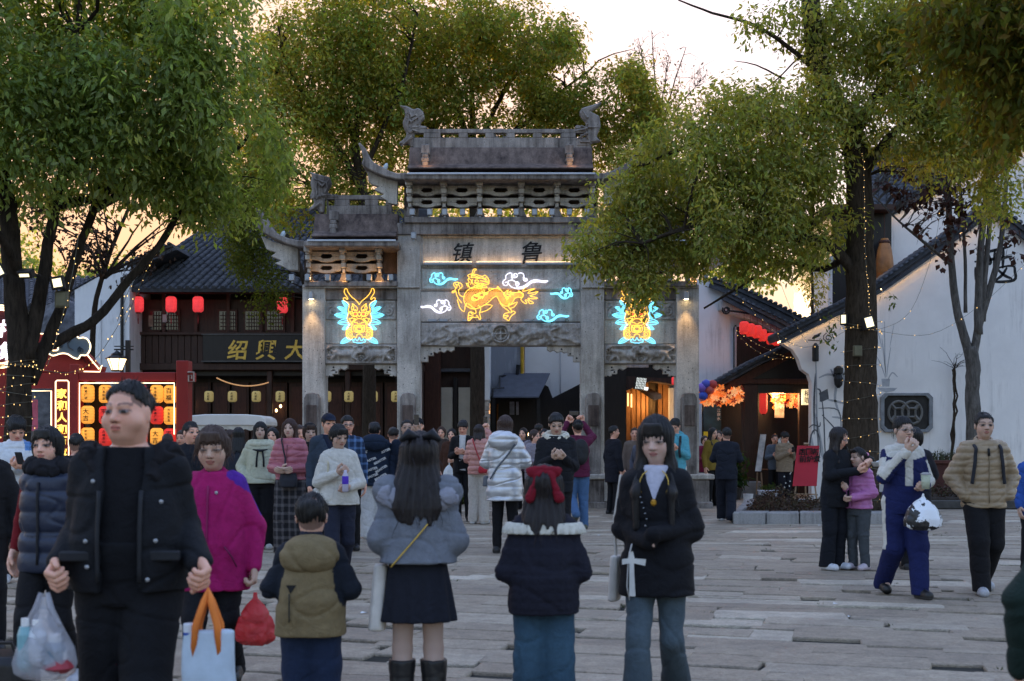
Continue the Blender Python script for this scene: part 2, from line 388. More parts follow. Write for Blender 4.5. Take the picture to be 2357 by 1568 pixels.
def relief(name,px0,px1,py0,py1,y,amp,shapes,m,frame=True,parent=None,seed=1,res=0.02):
    """carved stone face: a height field of capsules, rings and scrolls, standing proud of the block at y"""
    x0,x1,z0,z1=XX(px0,y),XX(px1,y),ZZ(py1,y),ZZ(py0,y)
    nx,nz=int((x1-x0)/res)+2,int((z1-z0)/res)+2
    X,Z=np.meshgrid(np.linspace(x0,x1,nx),np.linspace(z0,z1,nz)); U=(X-x0)/(x1-x0); W=(Z-z0)/(x1-x0); hz=(z1-z0)/(x1-x0)
    H=np.zeros_like(X)
    for s in shapes:
        if s[0]=='c':
            _,ax,az,bx,bz,ra,rb,h=s; az*=hz; bz*=hz
            dx,dz=bx-ax,bz-az; L=dx*dx+dz*dz+1e-9
            tt=np.clip(((U-ax)*dx+(W-az)*dz)/L,0,1); dd=np.hypot(U-ax-tt*dx,W-az-tt*dz); rr=ra+(rb-ra)*tt
            H=np.maximum(H,h*np.sqrt(np.clip(1-(dd/rr)**2,0,1)))
        elif s[0]=='r':
            _,ax,az,ra,wd,h=s; dd=np.abs(np.hypot(U-ax,W-az*hz)-ra)
            H=np.maximum(H,h*np.sqrt(np.clip(1-(dd/wd)**2,0,1)))
        elif s[0]=='s':
            _,ax,az,ra,wd,h,sg=s; dx,dz=(U-ax)*sg,W-az*hz; rr=np.hypot(dx,dz); th=np.arctan2(dz,dx)
            ph=(rr/ra*2.2-th/6.283)%1.0
            H=np.maximum(H,np.where(rr<ra,h*np.sqrt(np.clip(1-(np.abs(ph-0.5)/0.36)**2,0,1))*(1-(rr/ra)**4*.5),0))
    pts=np.stack([X,X*0,Z],-1).reshape(-1,3).astype(np.float32)
    H=H*(1+0.25*snoise(pts,seed,((40,1.0),)).reshape(H.shape))+0.12*snoise(pts,seed+1,((25,1.0),(60,.5))).reshape(H.shape)
    if frame:
        fr=np.minimum(np.minimum(X-x0,x1-X),np.minimum(Z-z0,z1-Z)); H=np.where(fr<0.045,0.55,H)
    V=np.stack([X,y-amp*np.clip(H,-0.2,1.4),Z],-1).reshape(-1,3); i=np.arange(nx*nz).reshape(nz,nx)
    Fc=np.stack([i[:-1,:-1],i[:-1,1:],i[1:,1:],i[1:,:-1]],-1).reshape(-1,4)
    nb=len(V); B=V.copy(); B[:,1]=y+0.1
    bi=np.concatenate([i[0,:],i[1:,-1],i[-1,-2::-1],i[-2:0:-1,0]]); bj=np.roll(bi,-1)
    Fs=np.stack([bi,bi+nb,bj+nb,bj],-1)
    me=np_mesh(name,np.concatenate([V,B]),np.concatenate([Fc,Fs]),m,True); return link(name,me,m,parent or gate)
def beast(u,v,s,d,h=1.0): # a running lion in relief: body, head, legs, tail
    c=lambda ax,az,bx,bz,ra,rb,k=1.0:('c',u+d*ax*s,v+az,u+d*bx*s,v+bz,ra*s,rb*s,h*k)
    return[c(-.5,.05,.5,0.0,.2,.26),c(.6,.12,.8,.2,.24,.2,1.2),c(.9,.12,1.0,.08,.12,.1,1.25),c(.4,-.1,.75,-.34,.12,.07),c(.2,-.1,.5,-.4,.1,.07,.8),c(-.45,0,-.75,-.3,.14,.08),c(-.4,-.05,-.3,-.38,.12,.08,.8),c(-.6,.12,-.95,.3,.08,.05),c(-.95,.3,-.8,.38,.08,.07),c(.55,.3,.7,.36,.1,.1,1.1)]
# central bay
gbox('name_panel',968,1337,540,617,DG+0.14,DG+0.4)
gbox('architrave',914,1391,513,540,DG-0.05,DG+0.55,STONE_D)
fr=MB()
for a,b_,c,d_ in((968,1337,541,545),(968,974,545,610),(1331,1337,545,610)):fr.box(XX(a,DG),XX(b_,DG),DG+0.06,DG+0.138,ZZ(d_,DG),ZZ(c,DG))
fr.build('panel_moulding',STONE,gate,0.008)
for k,(a,b_)in enumerate(((976,1086),(1096,1200),(1210,1330))):
    gbox('light_ledge',a,b_,603,609,DG+0.0,DG+0.1,METAL,0.004)
    l=MB().box(XX(a,DG),XX(b_,DG),DG+0.05,DG+0.08,ZZ(602.8,DG),ZZ(602,DG)).build('led_strip',emit('led_warm',(1.0,0.62,0.3),2.2),gate)
gbox('beam',968,1337,618,669,DG+0.12,DG+0.45,STONE)
relief('carved_panel',971,1334,621,666,DG+0.115,0.02,[('s',u,.5+.25*math.sin(u*40),.045,.01,.9,1 if int(u*20)%2 else-1)for u in np.linspace(.05,.95,14)]+[('c',u,.3,u+.08,.7,.015,.005,.8)for u in np.linspace(.02,.9,16)],STONE,True,None,3)
gbox('neon_backing_panel',968,1337,671,741,DG+0.14,DG+0.45,STONE)
gbox('carved_beam',966,1339,743,796,DG+0.06,DG+0.45,STONE_C)
sh=[('r',.5,.5,.052,.008,1.2),('r',.5,.5,.036,.006,1.0),('c',.5,.25,.5,.75,.006,.006,1),('c',.462,.5,.538,.5,.006,.006,1)]
sh+=beast(.28,.5,.15,1)+beast(.72,.5,.15,-1)
for q in range(10):
    u=.02+q*.012; sh+=[('c',u,.1+q*.03,u+.1,.9-q*.04,.012,.008,.5),('c',1-u,.1+q*.03,1-u-.1,.9-q*.04,.012,.008,.5)]
sh+=[('c',u,.15,u+.05,.3,.02,.012,.55)for u in(.18,.33,.4,.55,.62,.75)]+[('c',.4,.2,.45,.8,.03,.012,.7),('c',.6,.2,.55,.8,.03,.012,.7)]
relief('carving',967,1338,744,795,DG+0.055,0.11,sh,STONE_C,False,None,5)
tag(chars('character','镇',(XX(1067,DG+.14),DG+0.136,ZZ(580,DG)),0.5,INK,gate,bold=0.010,shear=0.28,rot=0.05))
chars('character','鲁',(XX(1224,DG+.14),DG+0.136,ZZ(579,DG)),0.5,INK,gate,bold=0.010,shear=0.28,rot=0.05)
def bracket(cx,py,sx,w_=78,h_=36): # stepped corner bracket; black discs put in the dark of its holes
    p=[(0,0),(w_,0),(w_,8),(w_-8,13),(w_-16,9),(w_-24,15),(w_-33,11),(w_-40,16),(30,13),(30,22),(17,22),(17,h_),(0,h_)]
    gprism('corner_bracket',[(cx+sx*x,py+y)for x,y in p],DG+0.12,DG+0.34,STONE,0.008)
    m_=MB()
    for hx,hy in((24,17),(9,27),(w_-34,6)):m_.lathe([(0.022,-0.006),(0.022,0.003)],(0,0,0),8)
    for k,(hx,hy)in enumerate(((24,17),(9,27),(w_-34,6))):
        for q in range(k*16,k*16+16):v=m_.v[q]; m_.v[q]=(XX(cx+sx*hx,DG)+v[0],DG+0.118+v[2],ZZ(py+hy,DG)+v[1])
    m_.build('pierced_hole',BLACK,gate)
bracket(968,797,1); bracket(1337,797,-1); bracket(748,839,1,52,27); bracket(914,839,-1,52,27); bracket(1391,839,1,52,27); bracket(1557,839,-1,52,27)
# roofs
def roof_tier(L,R,eave,ridge_b,slope_l,slope_r,name='roof'):
    ez,rz_=ZZ(eave,DG),ZZ(ridge_b,DG)
    m_=MB().prismx([(DG-0.5,ez),(DG-0.5,ez+0.03),(DG-0.12,ez+0.3*(rz_-ez)),(DG+0.13,rz_),(DG+0.37,rz_),(DG+0.62,ez+0.3*(rz_-ez)),(DG+1.0,ez+.03),(DG+1.0,ez)],XX(slope_l,DG-.2),XX(slope_r,DG-.2))
    m_.build(name,STONE_R,gate,0.012)
    box('eave_slab',STONE_D,gate,XX(L,DG-.6),XX(R,DG-.6),DG-0.6,DG+1.1,ZZ(eave+14,DG-.6),ZZ(eave+1,DG-.6),0.02)
    box('gutter',GUTTER,gate,XX(L+8,DG-.62),XX(R-6,DG-.62),DG-0.64,DG-0.602,ZZ(eave+2.5,DG-.62),ZZ(eave-1.5,DG-.62),0.004)
roof_tier(929,1376,399,336,940,1365)
roof_tier(699,917,553,490,720,914,'side_roof'); roof_tier(1388,1606,553,490,1391,1585,'side_roof')
def pierced_ridge(x0,x1,y0,y1,holes,hy0,hy1):
    m_=MB(); ya,yb=DG+0.17,DG+0.33; px=lambda x:XX(x,DG); pz=lambda y:ZZ(y,DG)
    m_.box(px(x0),px(x1),ya,yb,pz(y1),pz(hy1)); m_.box(px(x0),px(x1),ya,yb,pz(hy0),pz(y0)); e=x0
    for a,b_ in holes+[(x1,x1)]:m_.box(px(e),px(a),ya,yb,pz(hy1)+.002,pz(hy0)-.002)if a>e else None; e=b_
    m_.build('ridge',STONE_D,gate,0.008)
hol=[(952,974),(1013,1055),(1076,1117),(1137,1166),(1185,1227),(1248,1291),(1326,1355)]
pierced_ridge(950,1362,293,337,hol,302,313)
cz=ZZ(310,DG); cxx=XX(1152,DG); mm=MB() # pierced coin in the middle of the ridge
mm.tube([(cxx+0.16*math.cos(a),DG+0.25,cz+0.16*math.sin(a))for a in np.linspace(0,6.283,20)[:-1]],0.045,6,closed=True)
for k in range(4):a=k*math.pi/2; mm.tube([(cxx+0.05*math.cos(a),DG+.25,cz+.05*math.sin(a)),(cxx+0.13*math.cos(a),DG+.25,cz+.13*math.sin(a))],0.025,5)
mm.tube([(cxx+x,DG+.25,cz+z)for x,z in((-.06,-.06),(.06,-.06),(.06,.06),(-.06,.06))],0.02,5,closed=True)
mm.build('ridge_coin',STONE_D,gate)
pierced_ridge(749,900,446,491,[(752,767),(802,838),(868,886)],456,470); pierced_ridge(1405,1556,446,491,[(1419,1437),(1467,1503),(1538,1553)],456,470)
for px_,ya,yb in((980,337,398),(1310,337,398),(770,488,552),(1535,488,552)):
    m_=MB()
    for q,(a,b_,wd)in enumerate(((0,.35,10),(.35,.5,7),(.5,.66,9),(.66,1,7))):m_.box(XX(px_-wd,DG),XX(px_+wd,DG),DG-0.30+.1*(1-a),DG+0.1,ZZ(ya+(yb-ya)*b_,DG),ZZ(ya+(yb-ya)*a,DG)-.002)
    m_.build('roof_post',STONE_D,gate,0.015)
finial_l=cr2([(1010,330),(1000,305),(945,312),(932,300),(975,268),(985,240),(965,205),(958,170),(975,130),(970,85),(935,62),(985,68),(1030,90),(1058,78),(1090,105),(1097,140),(1075,165),(1065,190),(1112,195),(1112,215),(1060,222),(1030,232),(1028,330)])
finial_r=cr2([(2215,40),(2150,62),(2088,80),(2068,110),(2085,142),(2112,168),(2112,200),(2050,185),(2040,215),(2105,220),(2110,262),(2050,270),(2045,325),(2140,325),(2145,300),(2208,290),(2178,262),(2205,192),(2197,130),(2140,103),(2190,72)])
fin_s=cr2([(435,742),(425,712),(360,722),(402,682),(398,655),(372,640),(390,600),(378,560),(390,505),(362,478),(440,500),(500,515),(512,560),(482,602),(500,622),(560,625),(560,648),(470,650),(462,742)])
def finial(poly):
    f=gprism('finial',poly,DG+0.16,DG+0.34,STONE_D,0.03)
    cx_=sum(p[0]for p in poly)/len(poly); cy_=sum(p[1]for p in poly)/len(poly); m_=MB(); n=len(poly)
    inner=[(cx_+(x-cx_)*.55,cy_+(y-cy_)*.7)for x,y in poly]
    m_.tube([(XX(x,DG),DG+0.15,ZZ(y,DG))for x,y in inner[n//4:3*n//4]],0.03,5)
    for k in range(2,n-2,3):m_.tube([(XX(poly[k][0],DG),DG+0.17,ZZ(poly[k][1],DG)),(XX(cx_,DG),DG+0.13,ZZ(cy_+(poly[k][1]-cy_)*.5,DG))],[0.012,0.035],5)
    o=m_.build('finial_scroll',STONE_D,f); o.location=(0,0,0)
finial(finial_l); finial(finial_r); finial(fin_s); finial(mirror(fin_s))
corner_c=cr2([(985,487),(930,492),(880,478),(830,452),(780,425),(745,385),(730,340),(690,298),(678,302),(700,350),(712,400),(700,432),(720,452),(790,490),(860,515),(930,530),(985,530)])
corner_s=cr2([(345,915),(300,912),(240,900),(190,880),(140,845),(105,800),(75,745),(60,728),(35,695),(40,735),(55,785),(42,830),(75,860),(150,900),(230,935),(300,955),(345,957)])
board_c=cr2([(735,478),(745,540),(762,560),(812,575),(780,592),(805,607),(842,622),(818,640),(860,662),(868,680),(925,690),(928,535),(860,512),(790,488)])
board_s=cr3([(85,85),(130,190),(205,215),(163,245),(245,278),(195,300),(270,330),(300,352),(378,358),(378,180),(300,165),(180,130)])
for poly in(corner_c,mirror(corner_c),corner_s,mirror(corner_s)):gprism('upturned_eave',poly,DG-0.16,DG+0.66,STONE_D,0.02)
for poly in(board_c,mirror(board_c),board_s,mirror(board_s)):gprism('eave_board',poly,DG+0.14,DG+0.36,STONE,0.012)
def dougong(x0,x1,cols,y_top,y_mid,y_foot,y_sill,w_):
    for c in cols:
        m_=MB()
        for a,b_,wd,dp in((0,.28,1.0,.42),(.28,.36,.6,.36),(.36,.55,.85,.30),(.55,.62,.55,.24),(.62,.82,.8,.18),(.82,1,.5,.1)):
            za,zb=ZZ(y_top+(y_mid-y_top)*b_,DG),ZZ(y_top+(y_mid-y_top)*a,DG)-.003
            m_.box(XX(c-w_*wd,DG),XX(c+w_*wd,DG),DG+0.1-dp,DG+0.2,za,zb)
        m_.build('bracket_stack',STONE,gate,0.015)
        gprism('bracket_foot',[(c-w_*.9,y_mid),(c+w_*.9,y_mid),(c+w_*.8,y_mid+(y_foot-y_mid)*.4),(c+w_*1.6,y_foot),(c-w_*1.6,y_foot),(c-w_*.8,y_mid+(y_foot-y_mid)*.4)],DG+0.1,DG+0.35,STONE_D,0.01)
    for a,b_ in zip(cols[:-1],cols[1:]):
        l,r_=a+w_*.8,b_-w_*.8; c=(l+r_)/2; hw=(r_-l)/2
        for ya,yb,yo in((y_top+.2*(y_mid-y_top),y_top+.55*(y_mid-y_top),0.02),(y_top+.66*(y_mid-y_top),y_top+.98*(y_mid-y_top),0.1)):
            ym=(ya+yb)/2; h_=(yb-ya)/2
            gprism('pierced_panel',[(l,ya),(r_,ya),(r_,ym),(c+hw*.42,ym),(c+hw*.3,ym-h_*.55),(c-hw*.3,ym-h_*.55),(c-hw*.42,ym),(l,ym)],DG+yo,DG+yo+0.12,STONE,0.006)
            gprism('pierced_panel',[(l,ym+.3),(c-hw*.42,ym+.3),(c-hw*.25,ym+h_*.5),(c+hw*.25,ym+h_*.5),(c+hw*.42,ym+.3),(r_,ym+.3),(r_,yb-h_*.3),(c+hw*.6,yb-h_*.2),(c+hw*.4,yb+h_*.1),(c,yb+h_*.25),(c-hw*.4,yb+h_*.1),(c-hw*.6,yb-h_*.2),(l,yb-h_*.3)],DG+yo,DG+yo+0.12,STONE,0.006)
    gbox('dougong_back',x0,x1,y_top,y_top+(y_mid-y_top)*1.02,DG+0.36,DG+0.5,STONE_R)  # dark backing added so that no bright sky shows between the brackets
    gbox('sill',x0,x1,y_foot,y_sill,DG-0.12,DG+0.62,STONE_D)
dougong(930,1376,[943,1022,1104,1200,1282,1362],414,477,499,512.5,8)
for c in(946,1359):gbox('roof_pillar',c-16,c+16,413.5,498.5,DG+0.42,DG+0.6,STONE_D)
dougong(700,914,[711,791,873],567,628,647,659,7); dougong(1391,1605,[1432,1514,1594],567,628,647,659,7)
for a,b_ in((748,914),(1391,1557)):
    gbox('frieze',a,b_,660,690,DG+0.1,DG+0.45,STONE_D)
    gbox('side_panel',a,b_,691,792,DG+0.16,DG+0.42,STONE)
    s2=[('s',u,.45,.09,.02,1.0,1 if u<.5 else-1)for u in(.1,.3,.7,.9)]+[('c',u,.2,u+.12,.8,.03,.012,.8)for u in(.02,.2,.38,.5,.62,.8)]
    relief('carved_panel',a+2,b_-2,693,736,DG+0.155,0.05,s2,STONE_C,True,None,a)
    gbox('carved_beam',a-1,b_+1,793,838,DG+0.1,DG+0.42,STONE_C)
    s3=beast(.27,.5,.24,1)+beast(.73,.5,.24,-1)+[('s',u,v,.06,.02,.8,sg)for u,v,sg in((.06,.75,1),(.94,.75,-1),(.5,.75,1),(.06,.25,-1),(.94,.25,1),(.5,.22,-1))]+[('c',.42,.9,.58,.5,.03,.02,.6),('c',.58,.9,.42,.5,.03,.02,.6)]
    relief('carving',a,b_,794,837,DG+0.096,0.10,s3,STONE_C,True,None,a+1)
    gbox('tie_beam',a-52,b_+52,648+11.2,663,DG-0.06,DG-0.003,STONE)
# spotlights along the sills and downlights on the outer pillars
ORD=['first','second','third','fourth','fifth','sixth','seventh','eighth','ninth','tenth','eleventh','twelfth']
def spot(px,py,d,lb,m=METAL):
    x,z=XX(px,d),ZZ(py,d)
    o=MB().box(x-0.06,x+0.06,d-0.16,d-0.02,z,z+0.15).build('spotlight_housing',m,None,0.015)
    t_=thing('spotlight',lb,'spotlight',(x,d,z),'spotlights on the gateway')
    o.parent=t_; o.location=-Vector((x,d,z))
    MB().box(x-0.02,x+0.02,d-0.1,d-0.06,z-0.04,z-.002).build('spotlight_foot',m,t_)
for k,px_ in enumerate((950,990,1024,1065,1105,1150,1188,1230,1270,1310,1350)):spot(px_,498,DG-0.02,ORD[k]+' small grey spotlight from the left on the upper sill of the gateway')
for k,px_ in enumerate((674,710,756,803,851,900)):spot(px_,648,DG-0.02,ORD[k]+' small grey spotlight from the left on the left lower ledge of the gateway')
for k,px_ in enumerate((1400,1448,1495,1540,1582,1622)):spot(px_,648,DG-0.02,ORD[k]+' small grey spotlight from the left on the right lower ledge of the gateway')
spot(953,552,DG-.05,'small grey spotlight hanging at the top of the left inner pillar')
for px_ in(716,1580):
    x,z=XX(px_,DG-.12),ZZ(690,DG)
    t_=thing('downlight',('glowing cylinder downlight on the left outer pillar of the gateway' if px_<1000 else 'glowing cylinder downlight on the right outer pillar, under overhanging leaves'),'lamp',(x,DG-.1,z),'pillar downlights')
    MB().lathe([(0.06,0),(0.06,0.16),(0.05,0.17)],(x,DG-.1,z),12).build('lamp_housing',METAL,t_)
    MB().lathe([(0.05,-0.006),(0.05,-0.002)],(x,DG-.1,z),12).build('lamp_lens',emit('warm_lens',(1,.75,.4),6),t_)
    ld=bpy.data.lights.new('downlight_beam','SPOT'); lo=bpy.data.objects.new('downlight_beam',ld); COL.objects.link(lo); lo.location=(x,DG-.16,z-.03); lo.rotation_euler=(0.04,0,0)
    ld.energy=3.6; ld.color=(1,.6,.25); ld.spot_size=math.radians(60); ld.spot_blend=.7; ld.shadow_soft_size=.05
for px_,py_ in((712,636),(790,638),(870,636),(1432,640),(1594,640),(980,394),(1310,394)):
    ld=bpy.data.lights.new('uplight_beam','POINT'); lo=bpy.data.objects.new('uplight_beam',ld); COL.objects.link(lo); lo.location=(XX(px_+4,DG),DG-.12 if py_>500 else DG-.42,ZZ(py_+6,DG)if py_>500 else ZZ(py_-12,DG))
    ld.energy=0.22 if py_>500 else .1; ld.color=(1,.5,.15); ld.shadow_soft_size=.04
# ------------------------------------------------------------------ neon
NG=emit('neon_gold',(1.0,0.50,0.06),0.42); NB=emit('neon_blue',(0.18,0.72,1.0),0.36); NW=emit('neon_white',(0.84,0.82,1.0),0.30); NR=emit('neon_red',(1.0,0.12,0.05),0.3)
def crom(pts,k=4):
    """smooth a polyline"""
    p=[np.array(q,float)for q in pts]; out=[]
    for i in range(len(p)-1):
        a,b_,c,d_=p[max(i-1,0)],p[i],p[i+1],p[min(i+2,len(p)-1)]
        for j in range(k):
            t_=j/k; out.append(tuple(0.5*((2*b_)+(-a+c)*t_+(2*a-5*b_+4*c-d_)*t_*t_+(-a+3*b_-3*c+d_)*t_**3)))
    out.append(tuple(p[-1])); return out
def spiral(cx,cy,r0,r1,a0,turns,n=14):
    return[(cx+(r0+(r1-r0)*i/n)*math.cos(a0+turns*6.283*i/n),cy+(r0+(r1-r0)*i/n)*math.sin(a0+turns*6.283*i/n))for i in range(n+1)]
def neon(name,lines,tr,y,m,parent,r=0.008,k=2):
    mb=MB()
    for l in lines:
        q=crom(l,k)if k>1 else l
        mb.tube([(XX(a,y),y,ZZ(b_,y))for a,b_ in(tr(px,py)for px,py in q)],r,4)
    return tag(mb.build(name,m,parent,sm=True),kind='stuff')
def leafline(tip,a,b_):
    mid1=((tip[0]+a[0])/2+(a[1]-tip[1])*.12,(tip[1]+a[1])/2-abs(a[0]-tip[0])*.14); mid2=((tip[0]+b_[0])/2,(tip[1]+b_[1])/2+abs(b_[0]-tip[0])*.12)
    c=((a[0]+b_[0])/2,(a[1]+b_[1])/2); q1=((tip[0]*.8+a[0]*.2),(tip[1]*.8+a[1]*.2+6)); 
    return[[a,mid1,tip,mid2,b_],[(a[0]*.7+b_[0]*.3,a[1]*.7+b_[1]*.3),((tip[0]*.6+c[0]*.4),tip[1]*.6+c[1]*.4-14),(tip[0]*.88+c[0]*.12,tip[1]*.88+c[1]*.12)],[(a[0]*.3+b_[0]*.7,a[1]*.3+b_[1]*.7),(tip[0]*.5+c[0]*.5,tip[1]*.5+c[1]*.5+16),(tip[0]*.88+c[0]*.12,tip[1]*.88+c[1]*.12+4)]]
gold=[[(700,540),(640,450),(520,350),(430,230),(410,160),(375,145),(350,180),(345,250),(390,320),(430,390),(410,415),(370,370),(325,380),(330,430),(440,500),(460,580),(440,660),(450,720),(430,800),(410,870),(430,910),(415,940),(460,960),(430,1000),(510,1000),(560,930),(610,870)],
        [(530,510),(545,560),(515,600),(535,680),(560,640),(590,690),(600,650),(640,700),(652,620),(600,560),(530,510)],[(530,560),(570,590),(560,640)],
        [(555,740),(600,715),(650,740),(650,790),(600,815),(560,795),(555,740)],[(700,690),(685,735),(650,735),(668,790),(700,830)],[(470,690),(490,760),(540,810),(590,830),(640,815),(645,860)],[(490,710),(530,700),(545,730),(520,750),(505,730)],
        [(455,868),(480,920),(510,970),(560,920),(610,870),(570,880),(530,850),(500,880),(455,868)],[(700,875),(650,880),(590,930),(585,970),(640,965),(665,1000),(700,1005)],
        [(560,930),(540,1000),(560,1030)],[(700,1040),(620,1035),(575,1050),(572,1150),(600,1195),(650,1205),(700,1215)],[(700,1055),(640,1050),(645,1090),(620,1100),(615,1160),(650,1180),(700,1185)],[(700,1075),(660,1085),(640,1110),(660,1165),(700,1170)],[(590,1050),(600,1090),(640,1100)],
        [(520,1020),(525,1080),(515,1170),(550,1195)],[(510,1005),(430,1060),(395,1150),(390,1270),(430,1350),(510,1365),(570,1300),(600,1330),(630,1320),(640,1270),(700,1238)],spiral(478,1258,14,92,0,1.9,20),[(410,1140),(460,1095),(520,1090)],[(400,1180),(460,1130),(515,1140)]]
blue=[l for t_,a,b_ in(((288,440),(448,545),(405,660)),((178,595),(395,660),(430,760)),((108,785),(425,775),(415,850)),((188,978),(410,880),(470,1000)),((292,1130),(495,1005),(425,1120)),((258,1472),(405,1320),(515,1375)))for l in leafline(t_,a,b_)]+[[(540,1365),(560,1440),(600,1440),(640,1462),(700,1462)],[(540,1365),(580,1400),(600,1350),(640,1412),(670,1385),(700,1330)]]
def dragon_head(cx,label):
    y=DG+0.02; t_=thing('neon_sign',label,'neon sign',(XX(cx,y),y,ZZ(790,y)),'dragon face neon signs')
    for nm,ls,m_ in(('gold_tube',gold,NG),('blue_tube',blue,NB)):
        f=lambda s:(lambda x,yy:(cx+s*(x-700)*.0972,650.2+yy*.09545))
        a=neon(nm,ls,f(1),y,m_,t_); neon(nm,ls,f(-1),y,m_,t_)
    for s in(-1,1):
        x,z=XX(cx+s*9.7,y),ZZ(650.2+765*.09545,y); MB().prism([(x+.035*math.cos(a),z+.035*math.sin(a))for a in np.linspace(0,6.28,11)[:-1]],y,y+.01).build('eye',NR,t_)
    m_=MB()
    for dx,py_ in((-30,700),(30,700),(-20,760),(20,760),(0,790)):m_.tube([(XX(cx+dx,y),y,ZZ(py_,y)),(XX(cx+dx,y),y+.15,ZZ(py_,y))],.006,4)
    m_.build('stand_off',METAL,t_)
dragon_head(827,'gold and blue neon dragon face on the left bay of the gateway'); dragon_head(1466,'gold and blue neon dragon face half hidden by leaves on the right bay')
cl=[[(0,62),(4,50),(14,42),(14,26),(24,14),(36,10),(42,16)],spiral(56,22,3,15,1,1.35),[(42,16),(40,30),(44,42),(40,50)],[(70,14),(80,10),(92,14),(96,26),(92,36)],spiral(104,44,2,12,2.5,1.3),[(0,62),(6,74),(18,76),(24,66),(18,58),(10,62)],[(26,64),(26,52),(40,48),(52,52),(60,62)],spiral(64,68,2,12,0,-1.3),[(26,64),(36,80),(60,92),(88,92),(110,80),(130,62),(160,56),(190,60),(205,52)],[(60,84),(84,84),(108,70),(128,52),(150,46),(180,52),(205,52)],[(90,88),(112,74),(134,58),(160,52),(188,56)]]
def cloud(x0,y0,sx,sy,m_,label,tilt=0.0):
    y=DG+0.03; t_=thing('neon_cloud',label,'neon sign',(XX(x0+100*sx,y),y,ZZ(y0+90*abs(sy),y)),'neon clouds')
    neon('neon_tube',cl,lambda a,b_:(x0+a*sx,y0+b_*sy+tilt*a),y,m_,t_,0.0105)
    MB().tube([(XX(x0+60*sx,y),y+.015,ZZ(y0+60*sy,y)),(XX(x0+60*sx,y),y+.13,ZZ(y0+60*sy,y))],.006,4).build('stand_off',METAL,t_)
cloud(989,625,.315,.33,NB,'blue neon cloud at upper left, beside the dragon head'); cloud(1157,624,.51,.44,NW,'large white neon cloud above the dragon tail')
cloud(1318,660,-.25,.30,NB,'small blue neon cloud nearest the right pillar, tail pointing left'); cloud(1038,687,-.345,.36,NW,'white neon cloud below left of the dragon, tail pointing left'); cloud(1236,710,.36,.33,NB,'blue neon cloud at lower right, below the dragon tail')
